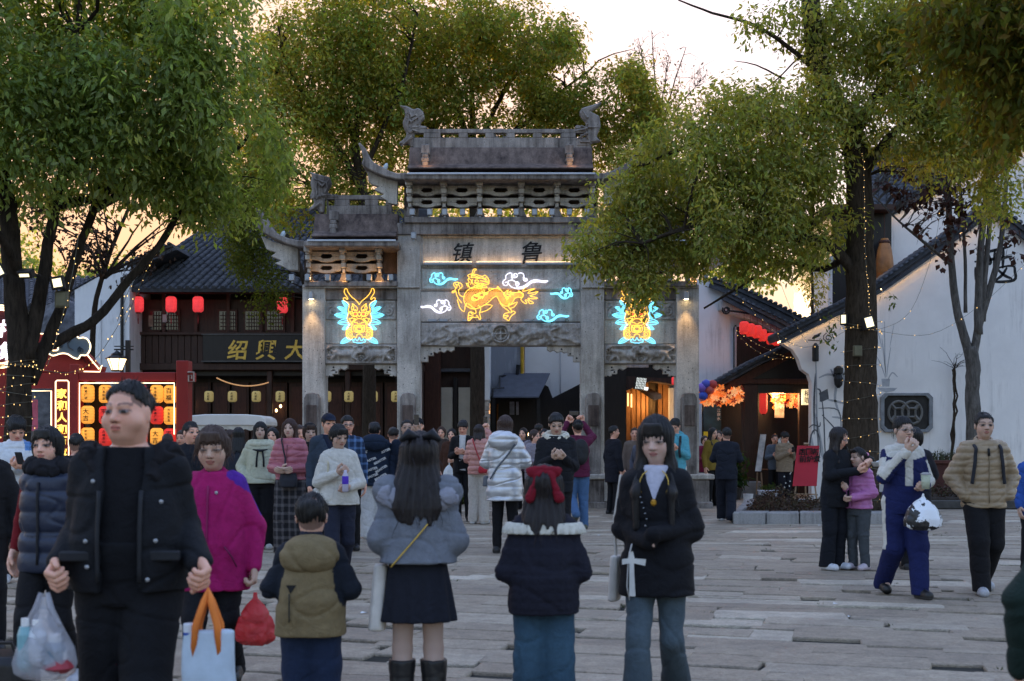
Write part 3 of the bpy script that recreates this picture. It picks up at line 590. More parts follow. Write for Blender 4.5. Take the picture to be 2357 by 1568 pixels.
def dragon():
    y=DG+0.0; t_=thing('neon_dragon','large gold neon dragon with scales and claws over the middle bay','neon sign',(XX(1140,y),y,ZZ(740,y)))
    tr=lambda a,b_:(955.2+a*.15625,610+b_*.15625)
    body=crom([(980,330),(900,370),(810,420),(775,490),(800,560),(870,590),(960,560),(1050,500),(1120,435),(1190,405),(1250,435),(1290,510),(1340,560),(1390,540),(1440,470),(1510,440),(1590,455)],5)
    wd=lambda f:58-26*max(0,(f-.55)/.45); L,R,sc,n=[],[],[],len(body)
    for i in range(n):
        a,b_=body[max(i-1,0)],body[min(i+1,n-1)]; tx,ty=b_[0]-a[0],b_[1]-a[1]; l=math.hypot(tx,ty)or 1; nx_,ny_=-ty/l,tx/l; w_=wd(i/n); c=body[i]
        L.append((c[0]+nx_*w_,c[1]+ny_*w_)); R.append((c[0]-nx_*w_,c[1]-ny_*w_))
        for o in((-.66,-.22,.22,.66)if i%2 else(-.44,0,.44)):
            q=(c[0]+nx_*w_*o,c[1]+ny_*w_*o); s=10
            sc.append([(q[0]+nx_*s,q[1]+ny_*s),(q[0]+tx/l*s*1.2,q[1]+ty/l*s*1.2),(q[0]-nx_*s,q[1]-ny_*s)])
    fins=[]
    for i in range(6,n-4,5):c,d_=R[i],R[min(i+3,n-1)]; ex=body[i]; fins.append([c,(c[0]*1.0+(c[0]-ex[0])*.55-8,c[1]+(c[1]-ex[1])*.55-6),d_])
    leg=lambda a:[a]
    lines=[L,R]+fins+[
        [(690,560),(640,500),(610,430),(600,380)],[(740,470),(690,465),(650,430),(640,370)],[(600,380),(560,415),(545,395),(580,380),(600,340),(570,300),(575,265),(620,255),(680,275),(695,320),(660,350),(640,370)],[(600,300),(640,290),(660,330)],[(590,275),(620,310),(610,345)],[(640,262),(640,300)],[(545,400),(560,380)],
        [(620,510),(640,570),(665,640),(725,690),(740,600),(770,560)],[(780,570),(880,650),(900,700),(880,720)],[(930,590),(970,650),(950,700),(960,750)],[(880,720),(820,690),(790,710),(785,750),(780,810),(800,820),(850,770),(880,775),(930,770),(950,805),(970,790),(960,750)],[(820,700),(860,740)],[(790,740),(850,755)],[(785,790),(840,770)],[(960,700),(1060,670),(1140,600),(1060,585),(1000,600)],[(900,740),(930,760)],
        [(1250,560),(1300,620),(1370,670),(1390,700)],[(1390,560),(1380,620),(1420,670),(1410,710)],[(1390,700),(1330,715),(1305,740),(1310,780),(1350,800),(1380,825),(1400,780),(1430,740),(1475,710),(1470,690),(1440,680),(1410,710)],[(1310,750),(1370,740)],[(1330,780),(1380,750)],[(1400,640),(1460,620),(1510,545),(1440,575),(1400,590)],
        [(1590,460),(1560,510),(1620,570),(1650,560),(1620,520),(1660,520),(1690,570),(1750,560),(1700,530),(1660,490),(1740,500),(1810,490),(1740,470),(1690,455),(1770,430),(1815,390),(1740,410),(1660,420),(1700,380),(1770,350),(1700,360),(1640,380),(1580,385),(1640,320)],[(1540,400),(1590,430),(1590,460)],
        [(1330,400),(1380,365),(1350,420),(1420,380),(1390,440),(1450,410),(1440,450)],[(1300,440),(1350,460),(1380,500),(1350,480)],[(1340,430),(1400,440),(1410,480)],
        [(870,430),(900,470),(930,460),(940,490),(970,470),(990,500),(1020,450),(1020,420),(1050,440),(1080,410)],[(880,520),(940,500),(960,480)],[(1010,360),(1020,400),(940,430),(920,460),(960,440)],
        # head
        [(910,65),(870,60),(850,90),(840,130),(800,140),(775,160),(800,180),(780,220),(800,260),(760,280),(775,310),(800,320),(820,350),(860,340)],[(905,75),(880,85),(865,130),(830,150),(830,190)],[(860,150),(900,140),(950,160),(1000,170),(1030,150),(1060,180),(1085,210),(1090,270),(1060,290),(1020,280),(960,300),(900,310),(870,290)],[(820,190),(870,180),(920,200),(970,190),(1020,210),(1060,215)],[(880,230),(920,220),(940,250),(900,260),(880,230)],[(850,210),(840,250),(860,290)],[(960,230),(1000,240),(1040,250),(1085,270)],[(1000,300),(1040,310),(1065,335),(1010,335),(960,345),(900,340),(850,330)],[(900,330),(940,320),(1000,320)],[(910,310),(925,325),(940,308)],[(980,300),(990,318),(1005,300)],[(1000,180),(1010,200),(1050,190)],[(790,200),(830,230),(820,290)],[(750,270),(790,290),(780,330)],[(830,160),(880,160),(930,180)],[(870,260),(910,280),(960,270),(1010,275)],[(900,190),(940,180),(960,200)],[(1030,230),(1060,240),(1080,235)]]
    neon('outline_tube',lines,tr,y,NG,t_,0.008); neon('scale_tube',sc,tr,y+.006,emit('neon_gold_fine',(1,.42,.05),.3),t_,0.005,1)
    m_=MB()
    for a,b_ in((640,300),(800,480),(900,600),(1150,430),(1300,540),(1500,450),(900,760),(1370,780)):
        q=tr(a,b_); m_.tube([(XX(q[0],y),y+.01,ZZ(q[1],y)),(XX(q[0],y),y+.13,ZZ(q[1],y))],.007,4)
    m_.build('stand_off',METAL,t_)
dragon()
for k,px_ in enumerate((995,1020,1075,1110,1215,1240,1290)): # neon transformers on the carved beam
    x,z=XX(px_,DG),ZZ(742,DG); tt=thing('transformer_box',ORD[k]+' small metal power box from the left on the carved beam under the neon dragon','power box',(x,DG+.1,z),'neon power boxes')
    MB().box(x-.1,x+.1,DG+.065,DG+.125,z+.022,z+.08).build('case',METAL,tt,.008); MB().tube([(x+.1,DG+.09,z+.05),(x+.16,DG+.09,z+.09),(x+.2,DG+.1,z+.03)],.006,4).build('cable',BLACK,tt)
for pts,lb in(((885,384),'small pale bird figure on the upper left eave of the gateway'),((647,541),'small pale bird figure on the lower left eave of the gateway')):
    x,z=XX(pts[0],DG),ZZ(pts[1],DG); t_=thing('bird',lb,'bird',(x,DG+.2,z-.08),'bird figures on the eaves'); bm_=MB()
    bm_.tube([(x-.05,DG+.2,z-.07),(x-.02,DG+.2,z-.02),(x+.01,DG+.2,z+.05),(x+.03,DG+.2,z+.1),(x+.045,DG+.2,z+.12)],[.02,.05,.055,.035,.01],8)
    bm_.tube([(x-.02,DG+.2,z-.03),(x-.08,DG+.2,z-.11)],[.04,.012],6); bm_.build('body',mat('pale_glaze',(.5,.58,.6),.5,.1,6,0),t_,sm=True); MB().tube([(x,DG+.2,z-.05),(x,DG+.2,z-.1)],.01,4).build('foot',BLACK,t_)
# ------------------------------------------------------------------ buildings
def pprism(name,poly,y0,y1,m,parent,bevel=0.0):
    """outline given in picture columns and rows at distance y0, extruded to y1"""
    return MB().prism([(XX(x,y0),ZZ(y,y0))for x,y in poly],y0,y1).build(name,m,parent,bevel)
def bbox_(name,px0,px1,py0,py1,y0,y1,m,parent,bevel=0.0):
    return box(name,m,parent,XX(px0,y0),XX(px1,y0),y0,y1,ZZ(py1,y0),ZZ(py0,y0),bevel)
def half_tile(mb,a,b,r,up,n=5):
    """half-round tile from a to b"""
    a,b=Vector(a),Vector(b); t=(b-a).normalized(); s=t.cross(up).normalized(); u=s.cross(t).normalized(); vs=[]
    for p,rr in((a,r),(b,r*0.82)):
        for k in range(n+1):an=math.pi*k/n; vs.append(p+s*math.cos(an)*rr+u*math.sin(an)*rr)
    m=n+1; mb.add(vs,[(k,k+1,m+k+1,m+k)for k in range(n)]+[tuple(range(m)),tuple(range(2*m-1,m-1,-1))])
def tiled_roof(A,B,C,D,parent,pitch=0.22,step=0.17,single=0,thick=0.12,skip=None):
    """roof plane: eave A-B, ridge D-C (A below D); rows of half-round cover tiles over a slab"""
    A,B,C,D=map(Vector,(A,B,C,D)); nrm=(B-A).cross(D-A).normalized()
    if nrm.z<0:nrm=-nrm
    q=MB(); q.hull8([A-nrm*thick,B-nrm*thick,C-nrm*thick,D-nrm*thick,A,B,C,D]); q.build('roof_slab',TILE,parent)
    n=max(2,int((B-A).length/pitch)); m=max(2,int((D-A).length/step)); mb=MB(); cnt=0; proto=None
    r=random.Random(n)
    for i in range(n):
        f=(i+0.5)/n; e,g=A.lerp(B,f),D.lerp(C,f)
        for j in range(m):
            p0,p1=e.lerp(g,j/m),e.lerp(g,(j+1.12)/m if j<m-1 else 1)
            j1=Vector((r.uniform(-.008,.008),0,r.uniform(-.006,.006)))
            if cnt<single and(skip is None or not skip(p0)):
                if proto is None:
                    pm=MB(); half_tile(pm,p0,p1,pitch*0.33,nrm); proto=pm.mesh('tile',0,True); p_o=p0; 
                o=link('tile',proto,TILE,parent); o.location=o.location+(p0-p_o)+nrm*0.012+j1; cnt+=1
            else:half_tile(mb,p0+nrm*0.012+j1,p1+nrm*0.012+j1,pitch*0.33,nrm)
    if mb.v:tag(mb.build('tiles',TILE,parent,sm=False),kind='stuff')
def rake(px_pts,d,back,parent,th=13,ledw=None,m=None):
    """stepped tile edge along a sloping wall top: coping, drip board and a row of tile ends"""
    for(ax,ay),(bx,by)in zip(px_pts[:-1],px_pts[1:]):
        a,b=P(ax,ay,d-0.18),P(bx,by,d-0.18); u=(b-a).normalized(); nz=Vector((-u.z,0,u.x)); nz=nz if nz.z>0 else-nz; t_=th/F*d
        q=MB(); dn=-nz*t_
        for o0,o1,ya,yb in((0,.45,0.0,back),(.48,.72,0.06,back),(.75,1.0,0.12,0.3),(.725,1.14,.03,.05)):  # last one: lip added to hide the led strip, sending its glow down
            p=[a+dn*o1,b+dn*o1,b+dn*o1,a+dn*o1,a+dn*o0,b+dn*o0,b+dn*o0,a+dn*o0]
            for k,v in enumerate(p):p[k]=v+Vector((0,(yb if k in(2,3,6,7)else ya),0))
            q.hull8(p)
        q.build('eave_moulding',m or TILE,parent)
        L=(b-a).length; n=max(1,int(L/0.15)); proto=None
        for k in range(n):
            c=a.lerp(b,(k+.5)/n)
            if proto is None:pm=MB(); half_tile(pm,c+Vector((0,-.06,0)),c+Vector((0,back,0)),0.065,nz); proto=pm.mesh('tile',0,True); c0=c
            o=link('tile',proto,TILE,parent); o.location=o.location+(c-c0)+nz*.002
def paper_lantern(px,py,w,h,d,kind,label,group,text=None,hang=0.25,tassel=False):
    x,z=XX(px,d),ZZ(py,d); rx,hz=w/F*d/2,h/F*d
    t_=thing('lantern',label,'lantern',(x,d,z),group)
    m_=MB(); prof=[]
    for k in range(13):
        f=k/12; zz=(f-.5)*hz; c=abs(f-.5)*2
        prof.append((rx*(0.62+0.38*(1-max(0,(c-.62)/.38)**2.2))+(0.004 if k%2 else 0),zz))
    m_.lathe(prof,(x,d,z),16); m_.build('shade',LANT[kind],t_,sm=True)
    for zc in(z+hz/2+.002,z-hz/2-.032):MB().lathe([(rx*.45,0),(rx*.45,.03)],(x,d,zc),10).build('cap',BLACK,t_)
    MB().tube([(x,d,z+hz/2+.03),(x,d,z+hz/2+hang)],.006,4).build('cord',BLACK,t_)
    r_=MB()
    for k in range(2,11):f=k/12; r_.tube([(x+(prof[k][0]+.002)*math.cos(a),d+(prof[k][0]+.002)*math.sin(a),z+prof[k][1])for a in np.linspace(math.pi,2*math.pi,9)],.0022,3)
    tag(r_.build('hoops',LANT[kind+'_rib'],t_),kind='stuff')
    if text:chars('character',text,(x+rx*.05,d-rx-.012,z+hz*.5*(1-1/max(2,len(text)))-.02),hz*.62/len(text),INK,t_,step=(0,0,-1.25),jit=.04)
    if tassel:MB().lathe([(.012,-.32),(.02,-.18),(.006,-.1),(.006,0)],(x,d,z-hz/2-.032),6).build('tassel',mat('red_thread',(.25,.02,.02),.8),t_)
    return t_
def lant_mat(name,col,e,top=1.7):
    m,t,b,mp=new_mat(name); tc=t.nodes.new('ShaderNodeTexCoord'); sx=t.nodes.new('ShaderNodeSeparateXYZ'); t.links.new(tc.outputs['Generated'],sx.inputs[0])
    b.inputs['Base Color'].default_value=(*[c*.55 for c in col],1); b.inputs['Roughness'].default_value=.7
    f=ramp(t,sx.outputs['Z'],[(0.0,(.55,)*3),(.55,(.85,)*3),(.75,(1.0,)*3),(1,(.7,)*3)]) # glow put in by height, brightest in the upper half; no bulb inside
    f2=ramp(t,noise(t,tc.outputs['Generated'],2.2,3),[(.3,(.8,)*3),(.7,(1.15,)*3)])
    c=mixc(t,1.0,mixc(t,1.0,(*col,1),f,'MULTIPLY'),f2,'MULTIPLY'); t.links.new(c,b.inputs['Emission Color']); b.inputs['Emission Strength'].default_value=e*.37
    MATS[name]=m; return m
LANT={'red':lant_mat('red_lantern_paper',(1.0,.05,.04),.12),'pink':lant_mat('bright_red_lantern_paper',(1.0,.06,.07),.17),'orange':lant_mat('orange_lantern_paper',(1.0,.42,.06),.22),'cream':lant_mat('cream_lantern_paper',(.75,.58,.22),.055),
        'red_rib':mat('red_hoop',(.3,.01,.01),.6),'pink_rib':mat('red_hoop2',(.35,.02,.02),.6),'orange_rib':mat('orange_hoop',(.45,.16,.03),.6),'cream_rib':mat('cream_hoop',(.3,.24,.12),.6)}
# --- timber shop behind the gateway, left
D1=40.0
b1=thing('timber_shophouse','dark brown two-storey timber shop with a tiled roof and gold lettering behind the gateway','building',(XX(700,D1),D1,0))
bbox_('wall',300,972,655,1140,D1+1.2,D1+8,WOOD_B,b1)
bbox_('upper_wall',302,970,690,772,D1+.25,D1+1.19,WOOD_D,b1)
for a in np.linspace(302,970,10):bbox_('post',a-4,a+4,670,830,D1+.12,D1+.24,WOOD_R,b1,.01)
bbox_('eave_beam',296,975,664,676,D1-.05,D1+.11,WOOD_R,b1,.01); bbox_('rail_beam',300,972,764,771,D1+.0,D1+.11,WOOD_D,b1,.01)
for k,a in enumerate(np.linspace(306,966,28)):bbox_('rafter_end',a-2.5,a+2.5,657,663.5,D1-.7,D1+.2,WOOD_R,b1)
for k,a in enumerate(np.linspace(306,470,12)[:-1]):bbox_('board',a,a+13.6,772,845,D1+.10+.006*(k%2),D1+.16,WOOD_D,b1,.004)
for a,m_ in((340,'mid'),(368,'lat'),(500,'d'),(560,'d'),(610,'d'),(830,'d')):
    f=bbox_('window_frame',a,a+46,712,764,D1+.16,D1+.248,WOOD_R,b1,.008)
    bbox_('pane',a+5,a+41,717,759,D1+.147,D1+.158,mat('dark_glass',(.012,.013,.016),.12,.2,3,0,spec=.6),f).location=(0,0,0)
    lt=MB()
    for q in range(1,6):lt.box(XX(a+5+6*q,D1)-.012,XX(a+5+6*q,D1)+.012,D1+.13,D1+.145,ZZ(759,D1),ZZ(717,D1))
    for q in range(1,5):lt.box(XX(a+5,D1),XX(a+41,D1),D1+.115,D1+.129,ZZ(717+8.4*q,D1)-.012,ZZ(717+8.4*q,D1)+.012)
    lt.build('lattice',WOOD_D,f).location=(0,0,0)
bbox_('paper_pane',342,352,726,752,D1+.09,D1+.11,mat('tan_paper',(.22,.17,.12),.8),b1); bbox_('paper_pane',374,384,724,742,D1+.09,D1+.11,mat('pale_paper',(.35,.33,.32),.8),b1)  # two plain paper panes, one tan and one paler
bbox_('sign_board',466,905,770,833,D1-.12,D1+.09,WOOD_B,b1,.015)
MB().box(XX(466,D1),XX(905,D1),D1-.16,D1-.122,ZZ(772,D1),ZZ(769,D1)).box(XX(466,D1),XX(905,D1),D1-.16,D1-.122,ZZ(834,D1),ZZ(831,D1)).build('sign_frame',mat('worn_sign_frame',(.08,.075,.07),.7),b1)
for ch,px_ in(('绍',549),('興',614),('大',680)):chars('character',ch,(XX(px_,D1),D1-.125,ZZ(806,D1)),48/F*D1,GOLDP,b1,bold=.018,shear=.12)
bbox_('lower_beam',300,972,836,852,D1-.02,D1+1.19,WOOD_D,b1,.02); bbox_('lower_lintel',300,972,853,866,D1+.3,D1+1.19,WOOD_B,b1,.02)
for k,a in enumerate(range(445,960,44)):
    pn=bbox_('door_panel',a,a+40,880,1130,D1+.9,D1+1.15,WOOD_D,b1,.01)
    bbox_('lattice',a+6,a+34,890,980,D1+.87,D1+.899,WOOD_R,pn).location=(0,0,0)
for a in(440,620,800,968):bbox_('porch_post',a-6,a+6,853,1130,D1+.1,D1+.29,WOOD_D,b1,.02)
ea,eb=P(262,664,D1-.9),P(985,664,D1-.9); ra,rb=P(500,505,D1+4),P(985,505,D1+4)
tiled_roof(ea,eb,rb,ra,b1,.26,.3)
MB().box(ra.x,rb.x,D1+3.9,D1+4.2,ra.z-.1,ra.z+.35).build('ridge',TILE,b1,.03)
for k,(px_,py_)in enumerate(((318,701),(394,701),(456,701),(650,703))):
    paper_lantern(px_,py_,25,36,D1-.4,'pink',['red paper lantern at the left end of the timber shop eave','red paper lantern second from the left under the timber shop eave, a leaf in front','red paper lantern third from the left under the timber shop eave','red paper lantern behind tree leaves beside the gateway pillar'][k],'red lanterns under the shop eave',None,.35,True)
for k,px_ in enumerate((481,535,590,645,752,803,859,911)):
    lb=['cream paper lantern next to the red frame, leftmost of its row','cream paper lantern second from the red frame','cream paper lantern third from the red frame','cream paper lantern just left of the outer gateway pillar','cream paper lantern right behind the outer gateway pillar edge','cream paper lantern left of centre in the left gateway bay','cream paper lantern right of centre in the left gateway bay','cream paper lantern half behind the inner gateway pillar'][k]
    paper_lantern(px_,913,21,25,D1-.1,'cream',lb,'cream lanterns under the shop beam','大紹興',.5)
cat=MB().tube([(XX(500+120*f,D1),D1-.1,ZZ(876+13*(1-(2*f-1.2)**2),D1))for f in np.linspace(0,1,12)],.02,5).build('lamp_cord',emit('dim_cord',(1,.5,.2),.05),None)
tag(cat,'thin orange cord swagged above the cream lanterns','cord')
for px_,py_ in((646,935),(636,945),(1215,1000),(438,935)):
    t_=tag(MB().lathe([(.012,-.05),(.035,-.02),(.03,.02),(.01,.05)],tuple(P(px_,py_,D1+.6)),8).build('bulb',emit('warm_bulb',(1,.6,.25),2.5),None),'tiny warm bulb glowing in the dark shop front '+{646:'right of the fourth cream lantern',636:'just below the fourth cream lantern',1215:'under the grey awning',438:'beside the red frame post'}[px_],'bulb','bulbs in the dark shop')
# --- white gable house at the far left
bw=thing('white_gable_house','white plaster gable house with a sloping tiled edge beside the timber shop','building',(XX(240,39),39,0))
pprism('wall',[(172,1140),(172,668),(232,634),(300,608),(300,1140)],39,46,PLASTER,bw)
bbox_('corner_pier',286,298,640,1140,38.9,38.998,PLASTER,bw,.01); bbox_('corner_pier',224,232,690,1140,38.93,38.998,PLASTER,bw,.01)
bbox_('pier_cap',283,301,630,639,38.84,39.0,PLASTER_OLD,bw,.01); MB().tube([P(281,640,38.85),P(281,1000,38.85)],.05,6).build('drain_pipe',BLACK,bw)
rake([(160,672),(232,632),(310,598),(395,560)],39.2,3.5,bw,15)
bg0=thing('old_grey_house','old grey stained house wall partly hidden by the big left tree','building',(XX(60,43),43,0))
bbox_('wall',-260,206,700,1140,43,48,PLASTER_OLD,bg0)
tiled_roof(P(-280,705,42.5),P(212,705,42.5),P(212,640,46),P(-280,640,46),bg0,.3,.3)
mb=MB(); mb.lathe([(1.5,0),(1.45,2.2),(1.3,3.9),(1.05,5.2),(.6,5.9),(.15,6.1)],(XX(150,42),42,-.05),14)
tag(mb.build('rockery',mat('grey_rock',(.09,.09,.095),.9,.5,4,.6),None,sm=True),'dark grey rounded rockery mound behind the left tree trunk','rockery')
# --- shops seen through the middle bay
D2=42.0
b2=thing('shop_row','shop front with brown column and cream door panels seen through the middle bay','building',(XX(1040,D2),D2,0))
bbox_('wall',955,1106,640,1140,D2+.6,D2+5,WOOD_D,b2); bbox_('column',974,1014,700,1140,D2+.1,D2+.55,WOOD_R,b2,.05)
for a,c in((1015,1042),(1055,1088)):bbox_('door_panel',a,c,892,1140,D2+.35,D2+.598,mat('cream_door',(.42,.38,.31),.6,.1,3,.05),b2,.01)
bbox_('beam',1014,1100,848,856,D2+.3,D2+.598,mat('grey_beam',(.07,.07,.08),.6),b2,.01); bbox_('door_post',1044,1053,870,1140,D2+.3,D2+.598,WOOD_B,b2); bbox_('door_post',1089,1103,856.5,1140,D2+.3,D2+.598,WOOD_D,b2)
bbox_('white_pier',1106,1127,640,922,D2-.2,D2+3,mat('white_paint',(.7,.69,.68),.6,.06,3,.05),b2,.01)
st=MB()
for a,c,e0,e1 in((1104,1129,920,924),(1108,1127,924.5,945),(1111,1125,945.5,952),(1108,1128,952.5,963),(1111,1128,963.5,1140)):st.box(XX(a,D2),XX(c,D2),D2-.2,D2+.4,ZZ(e1,D2),ZZ(e0,D2))
st.build('pier_base',mat('beige_stone',(.45,.38,.31),.7),b2,.015)
tiled_roof(P(950,650,D2-.5),P(1130,650,D2-.5),P(1130,560,D2+3),P(950,560,D2+3),b2,.28,.3)
b3=thing('stained_white_house','streaked white plaster house with a yellow pipe and grey awning behind the middle bay','building',(XX(1230,45),45,0))
bbox_('streaked_wall',1130,1206,600,1140,44.6,48,plaster_mat('streaked_plaster',(.6,.62,.66),2.2,(.14,.15,.18)),b3); bbox_('wall',1208,1392,600,1140,45,50,PLASTER_CLEAN,b3)
MB().tube([P(1202,620,44.5),P(1202,875,44.5),P(1206,890,44.5)],.06,8).build('pipe',mat('yellow_paint',(.5,.3,.02),.5),b3)
MB().tube([P(1189,876,44.4),P(1193,840,44.4)],[.05,.08],6).build('wall_lamp',BLACK,b3); MB().tube([P(1290,600,44.96),P(1290,960,44.96)],.02,4).build('wall_seam',PLASTER_OLD,b3)
aw=thing('awning','dark grey sloping metal awning under the white wall, over a dark doorway','awning',(XX(1200,43),43,ZZ(915,43)))
MB().hull8([P(1133,916,42.6),P(1240,916,42.6),P(1266,862,44.5),P(1160,862,44.5),P(1133,913,42.6),P(1240,913,42.6),P(1266,859,44.5),P(1160,859,44.5)]).build('canopy',mat('slate_canvas',(.085,.09,.11),.7,.15,4,.1),aw)
fr=MB(); fr.tube([P(1134,915,42.6),P(1134,895,42.7),P(1160,893,43)],.03,4); fr.tube([P(1150,893,43),P(1150,866,44),P(1164,865,44.3)],.03,4); fr.build('frame',BLACK,aw)
for a,c,e in((1132,1140,985),(1236,1244,990)):bbox_('prop',a,c,912,1135,42.7,42.85,BLACK,aw)
dk=thing('dark_shop','black-fronted shop under the awning with a steep dark gable','building',(XX(1230,44),44,0))
pprism('front',[(1128,1140),(1128,912),(1236,912),(1252,885),(1262,890),(1272,916),(1335,884),(1400,850),(1400,1140)],44.0,44.5,WOOD_B,dk)
bbox_('notice',1173,1184,925,955,43.95,43.99,mat('notice_paper',(.32,.33,.38),.7),dk); bbox_('notice',1188,1194,925,955,43.95,43.99,mat('notice_paper2',(.45,.45,.5),.7),dk)
MB().tube([P(1145,930,43.9),P(1144,1000,43.9)],.03,4).build('bright_post',mat('orange_wood',(.3,.12,.02),.6),dk)
# --- shop in the right bay with warm timber
D4=41.0
b4=thing('warm_timber_shop','small shop with lit honey-coloured boards seen through the right bay','building',(XX(1490,D4),D4,0))
bbox_('dark_pillar',1380,1441,820,1140,D4-1.5,D4+2,WOOD_B,b4)
for k,(a,c)in enumerate(((1441,1452),(1453,1464),(1465,1475),(1476,1486),(1487,1500),(1501,1513),(1514,1525),(1526,1540))):bbox_('plank',a,c-.6,880,1135,D4+.02*(k%3),D4+.3,WOOD_L,b4,.01)
bbox_('back_wall',1438,1600,830,1140,D4+.31,D4+3,PLASTER_OLD,b4); bbox_('shop_beam',1440,1560,846,876,D4-.5,D4-.02,WOOD_B,b4)
pprism('canopy',[(1440,866),(1553,872),(1553,886),(1500,876),(1440,900)],D4-1.4,D4-.52,WOOD_D,b4); bbox_('white_jamb',1541,1556,893,1140,D4-.3,D4+.3,PLASTER,b4)
MB().hull8([P(1466,897,D4-.3),P(1505,922,D4-1.2),P(1523,918,D4-1.2),P(1480,893,D4-.3),P(1466,890,D4-.3),P(1505,912,D4-1.2),P(1523,908,D4-1.2),P(1480,887,D4-.3)]).build('carved_beam_end',mat('pale_timber',(.33,.2,.11),.6),b4)
bbox_('lit_gap',1444,1447,905,935,D4-.03,D4+.01,emit('shop_light',(1,.6,.25),.35),b4); bbox_('lit_gap',1452,1455,907,938,D4-.03,D4+.01,MATS['shop_light'],b4)
ld=bpy.data.lights.new('shop_lamp','POINT'); lo=bpy.data.objects.new('shop_lamp',ld); COL.objects.link(lo); lo.location=P(1490,930,D4-.5); ld.energy=3.2; ld.color=(1,.55,.2); ld.shadow_soft_size=.2
sg=thing('shop_sign','tilted glowing white shop sign of many short strokes in the right bay','sign',(XX(1470,D4-2),D4-2,ZZ(880,D4-2)))
D5=D4-2; EW=emit('sign_white',(.95,1,.92),.2); sgm=MB()
for r_ in range(5):
    for c in range(7):
        x0=1462+c*3.3+(4-r_)*.9+(r_%2)*.6; y0=869+r_*5.2+c*.35
        sgm.hull8([P(x0,y0+4.3,D5),P(x0+1.2,y0+4.5,D5),P(x0+1.2,y0+4.5,D5+.04),P(x0,y0+4.3,D5+.04),P(x0+1.2,y0,D5),P(x0+2.3,y0+.2,D5),P(x0+2.3,y0+.2,D5+.04),P(x0+1.2,y0,D5+.04)])
tag(sgm.build('stroke',EW,sg),kind='stuff'); pprism('badge',[(1484,891),(1493,892),(1491,899),(1483,898)],D5-.02,D5+.03,EW,sg); pprism('board',[(1463,866),(1487,869),(1484,898),(1457,896)],D5+.05,D5+.1,WOOD_B,sg)
paper_lantern(1553,877,14,18,D4-2.2,'pink','small red lantern peeking out beside the right outer pillar','small red lanterns',None,.2)
# --- white house and porch right of the gateway
D6=38.0
b6=thing('white_side_house','stained white house with two stepped tile roofs right of the gateway','building',(XX(1700,D6),D6,0))
pprism('wall',[(1590,1140),(1590,640),(1700,665),(1880,752),(1880,1140)],D6,D6+7,plaster_mat('blotchy_plaster',(.74,.75,.77),.35,(.3,.3,.31)),b6)
rake([(1640,640),(1700,660),(1790,702),(1868,742)],D6-.1,2.5,b6,20); rake([(1672,672),(1738,706),(1800,736),(1852,765)],D6-.7,.6,b6,17)
pprism('lower_gable',[(1660,690),(1740,722),(1840,775),(1840,800),(1740,740),(1660,712)],D6-.6,D6-.02,PLASTER_OLD,b6)
wd=bbox_('window',1690,1812,752,850,D6-.2,D6-.01,WOOD_B,b6,.01)
MB().box(XX(1688,D6),XX(1692,D6),D6-.26,D6-.202,ZZ(850,D6),ZZ(750,D6)).box(XX(1688,D6),XX(1812,D6),D6-.26,D6-.202,ZZ(754,D6),ZZ(750,D6)).build('frame',METAL,wd).location=(0,0,0)
sc_=MB(); sc_.tube([P(x,y,D6-.8)for x,y in[(1672,708),(1680,716),(1700,718),(1725,722)]],.03,5); sc_.tube([P(x,y,D6-.8)for x,y in spiral(1672,714,3,10,0,1.6)],.025,5); sc_.tube([P(x,y,D6-.8)for x,y in spiral(1832,746,1.5,7,0,1.6)],.025,5)
sc_.build('scroll_bracket',BLACK,b6)
for k,(px_,py_,w_,h_)in enumerate(((1713,755,22,30),(1727,760,22,30),(1743,764,22,30),(1755,772,20,28),(1774,780,20,26),(1787,783,16,26))):
    paper_lantern(px_,py_,w_,h_,36.6+.1*k,'red','glowing red lantern number %s from the left in the cluster under the white house roof'%['one','two','three','four','five','six'][k],'red lantern cluster',None,.22)
D7=34.5
b7=thing('porch','dark timber porch with a sloping tiled roof in front of the small cafe','porch',(XX(1750,D7),D7,0))
pprism('gable',[(1650,893),(1830,797),(1840,822),(1862,842),(1868,860),(1868,905),(1720,905),(1690,905)],D7+.2,D7+.5,WOOD_B,b7)
rake([(1644,884),(1735,832),(1832,788)],D7,1.6,b7,11); pprism('barge_board',[(1650,900),(1735,850),(1828,804),(1832,818),(1740,868),(1660,906)],D7+.05,D7+.19,WOOD_R,b7)
bbox_('beam',1655,1866,872,884,D7+.06,D7+.19,WOOD_R,b7,.01); bbox_('post',1711,1745,885,1135,D7+.0,D7+.38,WOOD_D,b7,.03); bbox_('post_base',1703,1753,1108,1150,D7-.05,D7+.5,mat('grey_stone_base',(.2,.2,.2),.8),b7,.03)
bbox_('back_wall',1640,1868,885,1140,D7+2.2,D7+2.5,WOOD_B,b7); bbox_('side_opening',1840,1868,905,1140,D7+.3,D7+.5,WOOD_D,b7)
ld=bpy.data.lights.new('porch_lamp','POINT'); lo=bpy.data.objects.new('porch_lamp',ld); COL.objects.link(lo); lo.location=P(1790,918,D7+1.2); ld.energy=6; ld.color=(1,.5,.2); ld.shadow_soft_size=.2
